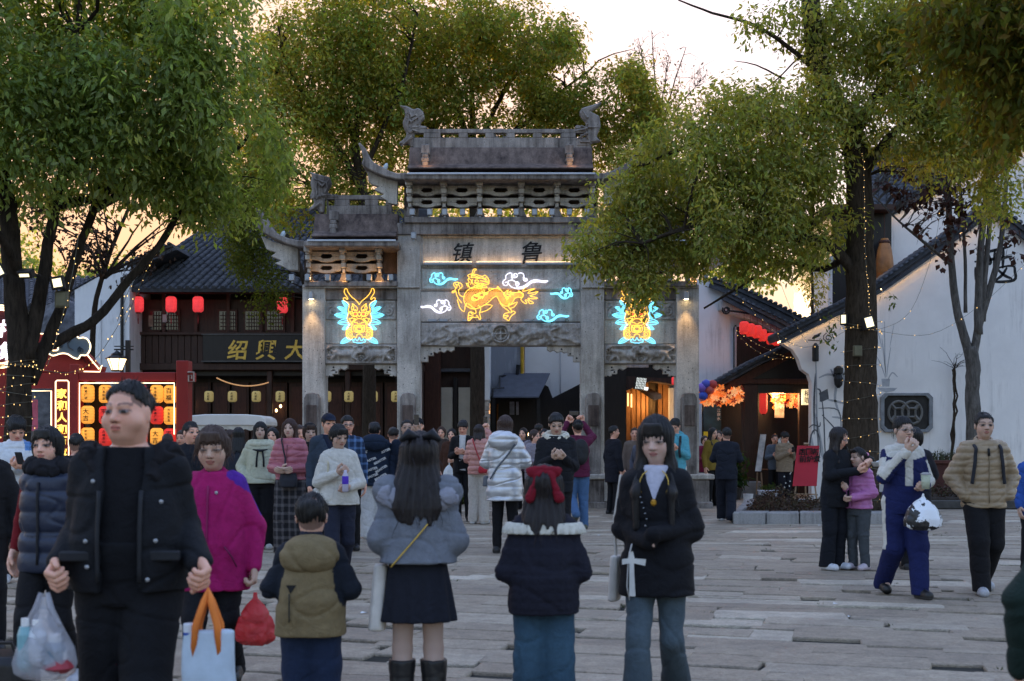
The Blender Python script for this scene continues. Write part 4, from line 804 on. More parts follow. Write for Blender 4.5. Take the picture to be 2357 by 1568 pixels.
# orange blossom garlands
def garland(px0,px1,py,sp,d,n,label,seed):
    r=random.Random(seed); t_=thing('flower_garland',label,'garland',tuple(P((px0+px1)/2,py,d)),'orange flower garlands'); ms=[MB(),MB(),MB()]
    for k in range(n):
        c=P(r.uniform(px0,px1),py+r.gauss(0,sp),d+r.uniform(-.25,.25)); s=r.uniform(.05,.13); m_=ms[r.choice([0,0,1,1,2])]; a0=r.uniform(0,6)
        ax=Vector((r.gauss(0,.5),-1,r.gauss(0,.5))).normalized(); u=ax.cross(Vector((0,0,1))).normalized(); v=ax.cross(u)
        for q in range(5):
            a=a0+q*1.257; p1=u*math.cos(a-.5)+v*math.sin(a-.5); p2=u*math.cos(a+.5)+v*math.sin(a+.5); tp=u*math.cos(a)+v*math.sin(a)
            m_.add([c,c+p1*s*.6+ax*s*.25,c+tp*s+ax*s*.4,c+p2*s*.6+ax*s*.25],[(0,1,2,3)])
    for m_,mt in zip(ms,(emit('lit_orange_petal',(1,.28,.05),.075),emit('lit_peach_petal',(1,.48,.18),.09),mat('crimson_petal',(.35,.03,.02),.7))):
        if m_.v:tag(m_.build('blossoms',mt,t_),kind='stuff')
    g=MB(); g.tube([P(px0+(px1-px0)*f,py+3*math.sin(f*9),d)for f in np.linspace(0,1,8)],.02,4); g.build('stem',WOOD_D,t_)
garland(1610,1706,912,9,D7-.1,210,'string of orange lit blossoms along the porch eave left of the post',3); garland(1778,1862,912,10,D7+1.6,190,'big peach and orange lit blossoms inside the porch',4)
paper_lantern(1757,928,18,50,D7+1,'red','tall red lantern hanging inside the porch right of the post','porch lanterns',None,.2)
for k,(px_,py_,c)in enumerate(((1615,893,(.25,.15,.6)),(1625,885,(.08,.1,.5)),(1633,898,(.6,.12,.1)),(1618,912,(.05,.1,.5)),(1640,886,(.5,.06,.05)))):
    tag(MB().lathe([(.02,-.13),(.1,-.08),(.14,0),(.1,.09),(.02,.13)],tuple(P(px_,py_,D7-.3)),12).build('balloon',mat('balloon_%d'%k,c,.35,.1,4,0),None,sm=True),['violet','dark blue','orange red','navy','crimson'][k]+' balloon beside the right outer pillar under the porch eave','balloon','balloons by the pillar')
po=thing('poster','dark blue poster with a yellow lower band on the white wall','poster',tuple(P(1640,1008,D7+1.9)))
bbox_('panel',1620,1660,930,993,D7+1.9,D7+2.0,mat('night_blue_print',(.02,.05,.07),.4,.8,1.5,0),po); bbox_('band',1620,1660,993.5,1012,D7+1.9,D7+2.0,mat('yellow_print',(.6,.5,.03),.5),po); bbox_('frame',1616,1664,926,1016,D7+2.02,D7+2.06,WOOD_B,po)
chars('lettering','江南水',(XX(1654,D7+1.9),D7+1.895,ZZ(945,D7+1.9)),.1,mat('print_white',(.6,.6,.6),.6),po,step=(0,0,-1.15)); MB().box(XX(1637,D7+1.9),XX(1655,D7+1.9),D7+1.88,D7+1.898,ZZ(1006,D7+1.9),ZZ(999,D7+1.9)).build('ticket',mat('print_blue',(.3,.4,.55),.6),po)
tag(bbox_('scroll_painting',1783,1805,918,962,D7+1.5,D7+1.53,mat('grey_painting',(.33,.31,.28),.8,.7,5,0),None),'grey ink painting hanging inside the porch','painting')
ls=thing('lightbox_sign','glowing cream lightbox sign with two black characters on the porch edge','sign',tuple(P(1856,932,D7)))
bbox_('box',1847,1866,896,932,D7-.12,D7+.02,emit('lightbox_cream',(1,.74,.4),.22),ls,.005); chars('character','柄咖',(XX(1856.5,D7),D7-.124,ZZ(906,D7)),.17,INK,ls,step=(0,0,-1.05))
# --- tall dark timber house with the big jar
D8=37.0
b8=thing('dark_timber_house','tall black timber house with a white corner post behind the lit tree','building',(XX(1960,D8),D8,0))
bbox_('wall',1915,2052,480,1140,D8,D8+5,WOOD_B,b8); bbox_('corner_post',1906,1916,600,1140,D8-.1,D8+2,PLASTER,b8); bbox_('post_cap',1903,1919,590,599,D8-.14,D8+2,METAL,b8)
bbox_('eave',1900,2060,470,482,D8-.6,D8+5,WOOD_D,b8)
jr=thing('wine_jar','large orange-brown wine jar hanging on the dark timber house','jar',tuple(P(2036,650,D8-.5)))
MB().lathe([(.12,-.62),(.22,-.55),(.26,-.3),(.24,.0),(.2,.3),(.14,.5),(.1,.62)],tuple(P(2036,600,D8-.35)),14).build('body',mat('amber_glaze',(.3,.12,.035),.35,.35,3,.1),jr,sm=True)
MB().tube([P(2036,552,D8-.35),P(2036,490,D8-.2)],.02,5).build('rope',WOOD_D,jr); MB().lathe([(.14,0),(.17,.05),(.14,.1)],tuple(P(2036,562,D8-.35)),12).build('collar',WOOD_R,jr)
# --- big white gable wall on the right
D9=33.0
b9=thing('white_gable_wall','large clean white gable wall with tiled sloping top and a pierced stone window','building',(XX(2150,D9),D9,0))
apex=(2284,480)
WALL9=[(1868,1150),(1868,880),(1862,862),(1846,850),(1838,826),(1826,806),(1800,790),(1799,776),(1944,708),(2021,667),(2126,595),(2203,542),apex,(2420,585),(2560,670),(2560,1150)]
pprism('wall',WALL9,D9,D9+.35,PLASTER_CLEAN,b9)
rk=[(1790,770),(1944,694),(2021,652),(2126,578),(2203,525),(2284,464),(2420,570),(2560,656)]
rake(rk,D9,1.4,b9,20)
def led_run(pts,d,parent):
    m_=MB(); m_.tube([P(x,y,d)for x,y in pts],.012,4); m_.build('led_strip',emit('led_cove',(1,.58,.25),4.5),parent)
led_run([(x,y+19)for x,y in rk],D9-.09,b9)
fr=[(2025,915),(2035,905),(2135,905),(2145,915),(2145,985),(2135,995),(2035,995),(2025,985)]
def octo(s,c=(2085,950)):return[(c[0]+(x-c[0])*s,c[1]+(y-c[1])*s)for x,y in fr]
m_=MB(); A_,B_=octo(1.0),octo(.86)
for(y0,y1)in((D9-.1,D9-.002),):
    pa=[P(x,y,D9)for x,y in A_]; pb=[P(x,y,D9)for x,y in B_]; n=8
    vs=[(p.x,y0,p.z)for p in pa+pb]+[(p.x,y1,p.z)for p in pa+pb]
    fs=[]
    for i in range(n):j=(i+1)%n; fs+=[(i,j,n+j,n+i),(2*n+i,3*n+i,3*n+j,2*n+j),(i,2*n+i,2*n+j,j),(n+i,n+j,3*n+j,3*n+i)]
    m_.add(vs,fs)
wn=m_.build('window_frame',mat('grey_window_stone',(.2,.21,.22),.85),b9,.008)
pprism('window_back',octo(.87),D9-.03,D9-.004,mat('window_dark',(.03,.028,.026),.8),wn).location=(0,0,0)
lt=MB()
for cx_ in(2068,2099):
    lt.tube([P(cx_+23*math.cos(a),950+26*math.sin(a),D9-.055)for a in np.linspace(0,6.283,25)[:-1]],.035,5,closed=True)
    for s in(-1,1):lt.tube([P(cx_+s*8,940,D9-.055),P(cx_+s*8,960,D9-.055)],.03,4); lt.tube([P(cx_-9,950+s*10,D9-.055),P(cx_+9,950+s*10,D9-.055)],.03,4)
    for a in(.785,2.356,3.927,5.498):lt.tube([P(cx_+10*math.cos(a),950+11*math.sin(a),D9-.055),P(cx_+23*math.cos(a),950+26*math.sin(a),D9-.055)],.05,4)
lt.build('tracery',mat('grey_tracery',(.14,.135,.125),.85),wn).location=(0,0,0)
# painted mural and the big brushed character
MURAL=mat('faded_ink',(.10,.105,.115),.9,.3,8,0); MURAL_L=mat('pale_ink',(.36,.37,.385),.9,.15,8,0)
def stroke(mb,pts,w_,d=D9-.004):
    q=[P(x,y,d)for x,y in crom(pts,4)]; n=len(q); vs=[]
    for i,p in enumerate(q):
        a=q[min(i+1,n-1)]-q[max(i-1,0)]; nrm=Vector((-a.z,0,a.x)).normalized(); ww=w_/F*D9/2*(1-.5*abs(2*i/(n-1)-1)**2)
        vs+=[p+nrm*ww,p-nrm*ww]
    mb.add(vs,[(2*i,2*i+1,2*i+3,2*i+2)for i in range(n-1)])
mu,ml=MB(),MB()
for pts,w_ in(([(1958-68,905),(1896,960),(1900,1050),(1910,1090)],3),([(1880,895),(1888,900),(1888,925)],4),([(1892,955),(1920,985),(1935,1010)],3),([(1884,940),(1930,945),(1936,1000)],2.5),([(1878,930),(1882,990),(1884,1060)],3),
                ([(1876+12*math.cos(a),1030+40*math.sin(a))for a in np.linspace(0,6.3,16)],3.5),([(1872+5,860),(1874,920),(1874,1000)],4),([(1862,985),(1872,978),(1886,982),(1888,972)],3)):stroke(mu,pts,w_)
for pts,w_ in(([(1885,870),(1905,862),(1930,866),(1945,860)],5),([(1912,850),(1925,880),(1922,920),(1935,960)],6),([(1940,850),(1946,900),(1940,960)],6),([(1905,920),(1930,925),(1948,930)],5),([(1915,960),(1940,965),(1950,990)],5),([(1874,950),(1884,1000),(1896,1060)],9),([(1866,1000),(1876,1060)],6),
                ([(2036,740),(2037,830),(2039,860)],2),([(2030,780),(2036,830),(2039,868)],2),([(2050,800),(2044,840),(2041,868)],2),([(2066,868),(2054,858),(2044,874)],3),([(2018,820),(2030,845),(2038,870)],2),([(2020,760),(2030,800)],1.5),([(2058,745),(2048,800)],1.5)):stroke(ml,pts,w_,D9-.003)
for p in([(2029,872),(2049,872),(2047,890),(2031,890)],[(2020,893),(2066,893),(2058,900),(2040,904),(2024,898)]):ml.add([P(x,y,D9-.003)for x,y in p],[tuple(range(len(p)))])
mu.add([P(x,y,D9-.0045)for x,y in[(1885,905),(1905,895),(1908,918),(1890,926)]],[(0,1,2,3)])
mural=thing('wall_mural','grey ink mural of a chair, bicycle wheel and potted plant on the white wall','mural',tuple(P(1920,950,D9))); tag(mu.build('dark_lines',MURAL,mural),kind='stuff'); tag(ml.build('pale_lines',MURAL_L,mural),kind='stuff')
wc=MB()
for pts in([(2247,586),(2325,568)],[(2243,603),(2330,590)],[(2262,560),(2280,600),(2276,610)],[(2245,615),(2247,650)],[(2262,612),(2260,650)],[(2290,575),(2288,620)],[(2310,572),(2308,618)],[(2290,598),(2310,596)],[(2290,618),(2330,612),(2336,625),(2334,645),(2290,648),(2286,632),(2300,618)],[(2296,620),(2312,634),(2330,642)],[(2318,616),(2306,634),(2292,645)]):stroke(wc,pts,7)
tag(wc.build('brushed_character',INK,None),'large black brush character painted high on the white gable wall','painted sign')
# wall lamp standing against the wall, scrolled bracket
wl=thing('wall_lantern','black cylinder wall lantern with a bird and scroll bracket on the white wall','wall lamp',tuple(P(1876,840,D9-.15)))
MB().lathe([(.07,0),(.085,.02),(.085,.38),(.07,.4),(.03,.46)],tuple(P(1877,832,D9-.18)),12).build('shade',BLACK,wl); MB().tube([P(1878,832,D9-.1),P(1880,960,D9-.1)],.02,5).build('conduit',METAL,wl)
q=MB(); q.tube([P(1860,783,D9-.15),P(1892,785,D9-.15)],.012,4); q.tube([P(x,y,D9-.1)for x,y in spiral(1906,778,2,12,0,1.7)],.012,4); q.tube([P(1870,780,D9-.18),P(1876,775,D9-.18),P(1884,772,D9-.18),P(1888,766,D9-.18)],[.02,.05,.04,.01],6); q.build('bracket',BLACK,wl)
tag(MB().lathe([(.03,-.28),(.1,-.2),(.12,-.05),(.08,.06),(.12,.1),(.12,.22),(.04,.28)],tuple(P(1930,868,D9-.16)),9).build('wall_basket',BLACK,None),'black hanging pot on the white wall left of the lit trunk','hanging pot')
# --- taller white house behind
D10=37.5
b10=thing('tall_white_house','taller white house with grey tile roof rising behind the gable wall','building',(XX(2200,D10),D10,0))
pprism('wall',[(2052,1150),(2052,500),(2005,500),(2005,505),(2178,412),(2324,345),(2480,280),(2600,330),(2600,1150)],D10,D10+.4,PLASTER_CLEAN,b10)
rk2=[(2000,500),(2178,402),(2324,332),(2480,262)]
rake(rk2,D10,1.2,b10,20); led_run([(x,y+19)for x,y in rk2],D10-.09,b10)
tiled_roof(P(1990,500,D10+.6),P(2480,500,D10+.6),P(2480,352,D10+4.2),P(1990,352,D10+4.2),b10,.5,.24,260,.12,lambda p:(p-P(2000,510,D10+.6)).x>3.2)
MB().box(XX(1985,D10+4.2),XX(2480,D10+4.2),D10+4.1,D10+4.5,ZZ(352,D10+4.2)-.1,ZZ(338,D10+4.2)).build('ridge',TILE,b10,.03)
# ------------------------------------------------------------------ trees
def bark_mat(name,col):
    m,t,b,mp=new_mat(name); mp.inputs['Scale'].default_value=(1,1,.22)
    f=noise(t,mp.outputs[0],22,5,.7,.5); g=noise(t,mp.outputs[0],3,3)
    t.links.new(mixc(t,.6,ramp(t,f,[(.3,tuple(c*.4 for c in col)),(.7,tuple(c*1.4 for c in col))]),ramp(t,g,[(.3,(.5,)*3),(.7,(1,1,1))]),'MULTIPLY'),b.inputs['Base Color'])
    b.inputs['Roughness'].default_value=.95; b.inputs['Specular IOR Level'].default_value=.1; bump(t,b,f,.9,.03); MATS[name]=m; return m
BARK=bark_mat('bark',(.055,.042,.03)); BARK_G=bark_mat('grey_bark',(.14,.13,.12)); BARK_B=bark_mat('dark_bark',(.04,.031,.023))
def leaf_mat(name,trans=.55,tint=(1.75,1.6,.5),gl=.15):
    m=bpy.data.materials.new(name); m.use_nodes=True; t=m.node_tree; t.nodes.clear()
    out=t.nodes.new('ShaderNodeOutputMaterial'); at=t.nodes.new('ShaderNodeAttribute'); at.attribute_name='Col'
    d=t.nodes.new('ShaderNodeBsdfPrincipled'); d.inputs['Roughness'].default_value=.6; d.inputs['Specular IOR Level'].default_value=gl; t.links.new(at.outputs['Color'],d.inputs['Base Color'])
    tr=t.nodes.new('ShaderNodeBsdfTranslucent'); c=mixc(t,1.0,at.outputs['Color'],(*tint,1),'MULTIPLY'); t.links.new(c,tr.inputs['Color'])
    mx=t.nodes.new('ShaderNodeMixShader'); mx.inputs[0].default_value=trans; t.links.new(d.outputs[0],mx.inputs[1]); t.links.new(tr.outputs[0],mx.inputs[2]); t.links.new(mx.outputs[0],out.inputs[0])
    MATS[name]=m; return m
LEAF=leaf_mat('leaf'); LEAF_DRY=leaf_mat('dry_leaf',.15,(1.3,1,.7),.15)
def leaves(name,centers,spread,per,size,cols,m,parent,seed,droop=.5,aspect=.42):
    """leaves in sprays round the given centres; each leaf two triangles folded along its rib"""
    r=np.random.default_rng(seed); n=len(centers); k=n*per
    c=np.repeat(np.asarray(centers,np.float32),per,0)
    off=r.normal(size=(k,3)).astype(np.float32); off/=np.linalg.norm(off,axis=1,keepdims=True)+1e-6
    p=c+off*(spread*r.uniform(.15,1,(k,1))**.7).astype(np.float32)
    nr=off*.8+r.normal(size=(k,3))*.38+np.array([0,-.12,.45]); nr/=np.linalg.norm(nr,axis=1,keepdims=True)
    ax=off*.5+r.normal(size=(k,3))*.5; ax[:,2]-=droop; ax-=nr*(ax*nr).sum(1,keepdims=True); ax/=np.linalg.norm(ax,axis=1,keepdims=True)+1e-6; sd=np.cross(ax,nr)
    s=(size*r.uniform(.45,1.5,(k,1))); w_=s*aspect/2; fold=w_*.35
    V=np.stack([p,p+ax*s*.45+sd*w_+nr*fold,p+ax*s,p+ax*s*.45-sd*w_+nr*fold],1).reshape(-1,3)
    i=np.arange(k)[:,None]*4; Fc=np.concatenate([i+np.array([[0,1,2]]),i+np.array([[0,2,3]])])
    cols=np.asarray(cols,np.float32); per_c=r.integers(0,len(cols),n); mixv=np.where(r.random(k)<.8,np.repeat(per_c,per),r.integers(0,len(cols),k))
    col=cols[mixv]*r.uniform(.85,1.15,(k,1))*np.repeat(r.uniform(.7,1.3,(n,1)),per,0)
    me=np_mesh(name,V,Fc,m,False,np.repeat(col,4,0).astype(np.float32)); return tag(link(name,me,m,parent),kind='stuff')
def blob_points(blobs,n,seed,gap=.0,gscale=1.6,shell=.45):
    """cluster centres in ellipsoids given as (column,row,distance,half width,half height in picture units,half depth in m[,weight])"""
    r=np.random.default_rng(seed); out=[]
    vol=np.array([b[3]*b[4]*b[5]**.5*(b[6]if len(b)>6 else 1)for b in blobs]); cnt=(n*vol/vol.sum()).astype(int)
    for b,q in zip(blobs,cnt):
        if q<1:continue
        d=r.normal(size=(q*3,3)); d/=np.linalg.norm(d,axis=1,keepdims=True); d*=np.where(r.random((q*3,1))<.13,r.uniform(1,1.28,(q*3,1)),r.uniform(shell**3,1,(q*3,1))**(1/3))
        c=P(b[0],b[1],b[2]); sc=np.array([b[3]/F*b[2],b[5],b[4]/F*b[2]])
        pts=d*sc+np.array(c); ns=snoise(pts.astype(np.float32),seed+11,((gscale,1.0),(gscale*2.6,.55)))
        pts=pts[ns>gap][:q]; out.append(pts)
    return np.concatenate(out)
def limb(mb,pts,r0,r1,n=9,k=4,wob=.0,seed=0):
    """pts: (column,row,distance)"""
    q=crom([tuple(P(*p))for p in pts],k); m=len(q); rr=random.Random(seed)
    mb.tube([(x+rr.uniform(-wob,wob),y+rr.uniform(-wob,wob),z)for x,y,z in q],[(r0+(r1-r0)*(i/(m-1))**.8)*(1+rr.uniform(-.05,.05))for i in range(m)],n)
    return q
def twigs(parent,roots,targets,m,seed,r0=.035,name='branches',sag=.1,bits=0):
    """curved branches from the nearest limb point to each target"""
    mb=MB(); R=np.array(roots); rr=random.Random(seed)
    for t_ in targets:
        t_=np.array(t_); w_=np.linalg.norm((R-t_)*np.array([1,1,1.0]),axis=1)+np.where(R[:,2]>t_[2],.6,0); i=int(w_.argmin()); a=Vector(R[i]); b_=Vector(t_); L=(b_-a).length
        if L<.15:continue
        pts=[a+(b_-a)*f+Vector((rr.uniform(-.08,.08)*L,rr.uniform(-.08,.08)*L,sag*L*math.sin(f*3.1)+rr.uniform(-.04,.04)*L))*(1 if 0<f<1 else 0)for f in(0,.25,.5,.75,1)]
        rad=min(r0,.008+.012*L); mb.tube(pts,[rad*(1-.8*f)for f in(0,.25,.5,.75,1)],5)
        for q in range(bits):
            f=rr.uniform(.3,.95); s=a+(b_-a)*f; e=s+Vector((rr.gauss(0,.22),rr.gauss(0,.15),rr.gauss(.05,.22)))*min(1.2,L); mb.tube([s,s.lerp(e,.5)+Vector((0,0,rr.uniform(-.04,.06))),e],[.008,.006,.003],4)
    if mb.v:return tag(mb.build(name,m,parent),kind='stuff')
GREEN_D=[(0.187,0.260,0.080),(0.218,0.296,0.092),(0.152,0.215,0.077),(0.284,0.324,0.101),(0.218,0.271,0.128)]
GREEN_O=[(0.231,0.265,0.056),(0.190,0.248,0.063),(0.282,0.281,0.064),(0.149,0.217,0.051),(0.314,0.290,0.073),(0.265,0.209,0.051)]
GREEN_M=[(0.258,0.296,0.080),(0.218,0.263,0.076),(0.318,0.312,0.084),(0.179,0.222,0.069),(0.357,0.321,0.080),(0.278,0.263,0.118)]
# big camphor at the left
T1=thing('camphor_tree','huge dark green spreading tree at left with several leaning trunks wrapped in fairy lights','tree',(XX(40,16),16,0))
mb=MB(); q=[]
q+=limb(mb,[(38,1270,16),(42,960,16),(44,800,16),(30,620,16),(15,470,16),(-20,280,16),(-60,50,15.5)],.18,.08,14,5,.012,1)
q+=limb(mb,[(60,830,16),(92,680,16.1),(112,560,16.2),(135,440,16.3),(165,280,16.2),(175,80,16)],.10,.04,11,5,.01,2)
q+=limb(mb,[(70,880,16.1),(135,720,16.4),(172,600,16.6),(215,480,16.8),(262,330,17),(330,150,17)],.085,.035,11,5,.01,3)
q+=limb(mb,[(80,810,16.2),(160,770,16.6),(225,730,16.9),(300,640,17.2),(380,545,17.4),(440,430,17.6),(520,300,17.6)],.085,.03,9,5,.008,4)
q+=limb(mb,[(130,470,16.4),(200,460,16.6),(290,420,16.9),(370,390,17.2),(470,385,17.4),(560,330,17.5)],.08,.03,8,4,.008,5)
q+=limb(mb,[(215,480,16.8),(300,430,17),(350,330,17),(430,180,17)],.07,.03,8,4,.008,6)
q+=limb(mb,[(20,480,16),(-60,380,15.5),(-140,200,15)],.09,.04,8,4,.008,7)
q+=limb(mb,[(45,640,16),(10,560,15.6),(-40,500,15.3)],.07,.04,8,4,.008,8)
mb.build('trunk',BARK_B,T1,sm=True)
bl=[(-60,120,15.8,230,260,2.0),(160,80,16,230,240,2.1),(390,90,16.6,190,230,2.0),(500,200,17,125,230,1.8),(330,300,16.6,230,150,1.8,1.2),(120,310,15.8,190,130,1.6,.8),(470,390,17.2,150,120,1.5,1.2),(575,340,17.3,72,170,1.2,1.2),(430,440,17.4,100,55,1.0,.8),(545,440,17.6,75,65,.9),(30,420,15.6,120,70,1.0,.5),(615,300,17.4,40,80,.7),(480,500,17.8,55,35,.6,.5)]
pt=blob_points(bl,5600,21,-.28,1.7,.3); leaves('crown',pt,.29,12,.10,GREEN_D,LEAF,T1,22,.75)
twigs(T1,q,pt[::45],BARK_B,23,.03)
# dry-leaved branches low at left
TB=thing('dry_leaf_tree','thin tree with sparse brown dried leaves against the glowing sky at left','tree',(XX(240,24),24,0))
mb=MB(); q=limb(mb,[(205,1180,24),(212,900,24),(215,740,24),(235,640,24),(270,540,24),(300,470,24)],.07,.03,7,4,.006,2)
for tp in((140,520),(180,470),(230,450),(330,500),(390,520),(350,590),(150,600),(290,620),(420,480)):q+=limb(mb,[(240,640,24),((240+tp[0])/2+10,(640+tp[1])/2-15,24.2),(tp[0],tp[1],24.3)],.035,.008,5,4,.01,tp[0])
mb.build('trunk',BARK_B,TB); pt=blob_points([(180,520,24,100,60,1),(310,540,24.2,100,70,1),(240,590,24,110,50,1),(380,500,24,60,60,.8),(120,470,24,60,50,.8)],520,31,-.2,1.5,.1)
leaves('crown',pt,.2,5,.085,[(.035,.02,.012),(.05,.028,.016),(.028,.016,.011)],LEAF_DRY,TB,32,.8,.7); twigs(TB,q,pt[::4],BARK_B,33,.02,bits=1)
# olive trees behind the gateway
def mid_tree(lbl,base,limbs,blobs,n,seed,gap,cols,bits=0,size=.12,every=24):
    t_=thing('plaza_tree',lbl,'tree',(XX(base[0],base[1]),base[1],0),'trees behind the gateway'); mb=MB(); q=[]
    for k,(pts,r0,r1)in enumerate(limbs):q+=limb(mb,pts,r0,r1,8,4,.012,seed+k)
    mb.build('trunk',BARK,t_,sm=True); pt=blob_points(blobs,n,seed,gap,1.25,.15); leaves('crown',pt,.30,11,size,cols,LEAF,t_,seed+1,.45,.5); twigs(t_,q,pt[::every],BARK,seed+2,.04,bits=bits)
mid_tree('tall loose olive tree with forking trunk behind the left half of the gateway',(848,35),
    [([(848,1125,35),(850,800,35),(846,560,35),(832,430,35),(815,330,35.2)],.2,.12),([(838,450,35),(780,340,35),(720,250,35),(660,150,35),(640,60,35)],.1,.03),([(825,390,35),(800,260,35.4),(760,140,35.6),(745,20,35.6)],.09,.03),([(818,340,35.2),(830,220,35),(850,100,35),(870,-60,35)],.09,.03),([(830,420,35),(880,300,34.6),(930,180,34.5),(960,30,34.5)],.08,.03),([(845,520,35),(760,460,35.5),(690,400,35.5),(640,340,35.6)],.07,.025)],
    [(760,150,35,160,150,2.2),(880,90,35,170,130,2.2),(700,330,35,110,120,1.6,.8),(850,280,35.5,130,100,1.6,.8),(620,130,36,60,70,1.5,.8),(560,300,36,60,160,1.5,.8),(640,430,35.5,90,110,1.5,.9),(640,240,36,80,120,1.6,.8),(760,450,35.5,90,100,1.4,.6),(930,210,35,100,90,1.5,.8),(870,450,36,90,110,1.2,.5)],5200,41,-.42,GREEN_O)
mid_tree('broad olive tree with upright dark limbs behind the right half of the gateway',(1100,37),
    [([(1100,1120,37),(1098,760,37),(1095,520,37),(1092,400,37),(1090,320,37)],.22,.14),([(1092,360,37),(1050,240,37),(1030,120,37),(1000,20,37)],.1,.03),([(1090,330,37),(1085,200,37),(1100,60,37),(1110,-30,37)],.1,.03),([(1092,350,37),(1140,250,37),(1190,150,37),(1220,70,37)],.09,.03),([(1094,380,37),(1200,290,37.2),(1280,220,37.2),(1360,160,37.2)],.08,.03),([(1095,420,37),(1230,360,37.4),(1350,300,37.4),(1430,250,37.4)],.07,.03),([(1094,400,37),(1000,300,36.8),(950,240,36.8)],.06,.03)],
    [(1050,120,37,150,130,2.2),(1180,130,37,140,110,2.2),(1000,230,37,100,90,1.8,.7),(1130,250,37,140,100,1.8,.7),(1290,190,37,110,100,1.8),(1380,220,37,95,90,1.7),(1270,310,37.4,130,90,1.6,.8),(1420,310,37.4,80,90,1.5),(1410,160,37.4,50,60,1.4),(1460,240,37.4,50,70,1.4),(1490,330,37.6,60,80,1.4),(1320,110,37.4,70,55,1.4),(1450,180,37.4,60,80,1.4,.8),(1520,270,37.6,65,70,1.4,.8),(1490,420,37.6,90,90,1.4,.7),(960,330,38,120,90,1.4,.8),(1080,380,38,160,80,1.2,.6),(1250,430,38,170,90,1.4,.6),(1100,30,37,90,60,1.5,.7)],6400,51,-.42,GREEN_O)
mid_tree('low bright olive tree hanging beside the left eave of the gateway',(728,33.5),
    [([(728,1130,33.5),(727,900,33.5),(722,740,33.5),(700,640,33.4),(660,540,33.3)],.10,.05),([(715,700,33.4),(690,620,33),(690,540,33)],.05,.02),([(700,640,33.4),(620,570,33.4),(560,500,33.4)],.05,.02)],
    [(590,560,33.4,60,90,1.1),(650,560,33.2,60,80,1.0),(650,650,33.0,48,70,.8,.9),(625,720,33.0,40,45,.6,.8),(668,735,33.0,28,55,.5,.8),(570,470,33.6,60,60,1),(660,470,33.4,50,50,1)],1500,61,-.5,[(.07,.09,.014),(.085,.1,.016),(.06,.08,.016),(.1,.105,.018)],0,.085,24)
# bare tree top between the crowns
TW=thing('bare_tree','bare winter tree with fine twigs against the pale sky, right of centre','tree',(XX(1520,41),41,0)); mb=MB()
q=limb(mb,[(1500,1115,41),(1505,700,41),(1510,400,41),(1520,260,41)],.16,.08,7,4,.01,3)
for tp in((1470,90),(1500,70),(1540,130),(1580,110),(1610,190),(1560,210),(1450,150),(1640,250),(1600,270)):q+=limb(mb,[(1515,320,41),((1515+tp[0])/2,(320+tp[1])/2-10,41),(tp[0],tp[1],41)],.04,.01,5,4,.02,tp[0])
mb.build('trunk',BARK,TW); pt=blob_points([(1500,140,41,70,70,1.2),(1580,200,41,70,80,1.2)],260,71,-9,1,.1); twigs(TW,q,pt[::2],BARK_G,72,.009,bits=1); leaves('crown',pt[::2],.25,2,.09,[(.06,.04,.02),(.05,.045,.02)],LEAF_DRY,TW,73,.7)
# tree with the lit trunk at the right; its left boughs reach in front of the gateway
T4=thing('lit_trunk_tree','broad green tree with fairy-lit straight trunk, boughs reaching in front of the gateway','tree',(XX(1982,24.5),24.5,0))
mb=MB(); d=24.5
q=limb(mb,[(1978,1195,d),(1981,1050,d),(1980,900,d),(1983,760,d),(1980,600,d),(1978,450,d),(1965,330,d),(1930,250,d),(1890,170,d),(1870,60,d),(1860,-60,d)],.37,.16,18,5,.012,1)
q+=limb(mb,[(1978,640,d),(1900,560,24.2),(1800,545,23.8),(1700,530,23.6),(1600,520,23.4),(1480,560,23.2)],.12,.03,9,5,.012,2)
q+=limb(mb,[(1960,330,d),(2010,230,24.6),(2080,150,24.6),(2150,60,24.6)],.12,.05,9,4,.01,3)
q+=limb(mb,[(1976,430,d),(2040,320,24.3),(2130,260,24.2),(2240,230,24)],.10,.04,9,4,.01,4)
q+=limb(mb,[(1930,260,d),(1820,280,24.2),(1700,300,24),(1600,330,23.8),(1480,380,23.6)],.09,.03,8,4,.01,5)
q+=limb(mb,[(1895,180,d),(1830,120,24.4),(1740,60,24.3),(1640,30,24.3),(1560,0,24.3)],.06,.015,8,4,.01,6)
q+=limb(mb,[(1975,560,d),(1900,620,24.8),(1800,600,25.2),(1720,650,25.6),(1620,710,26)],.08,.02,8,4,.01,7)
q+=limb(mb,[(1870,90,d),(1920,20,24.6),(1980,-60,24.6)],.07,.03,8,4,.01,8)
mb.build('trunk',BARK,T4,sm=True)
bl=[(1560,390,23.6,130,110,1.4),(1700,330,23.9,130,115,1.5),(1460,480,23.4,90,90,1.1),(1390,575,23.2,72,62,.8),(1500,590,23.3,95,85,.9),(1600,530,23.5,110,85,1.2),(1720,480,23.7,120,100,1.3),(1830,430,24,100,110,1.3),(1800,560,24.2,110,70,1.1),(1660,590,23.8,90,50,.8),(1480,665,23.3,42,38,.5),(1880,320,24.2,70,140,1.1),(1890,160,24.4,45,120,.6),(1780,250,24,80,50,.9),(1660,250,23.8,60,40,.7,.6),
      (1830,60,24.4,80,50,.9,.6),(1700,55,24.3,70,32,.7,.4),(1625,45,24.3,40,25,.5,.3),(2000,60,24.6,130,95,1.4,1.2),(2130,130,24.5,140,130,1.6,1.4),(2060,290,24.3,140,80,1.4),(2230,290,24,120,90,1.4),(2160,390,24,90,45,1,.4),(2310,200,24,120,160,1.5,1.2),(2310,420,24.2,60,105,.8,.8),(2230,60,24.3,130,80,1.4,1),(1940,560,24.4,55,60,.8,.6),(1930,200,24.4,60,100,.8,.6)]
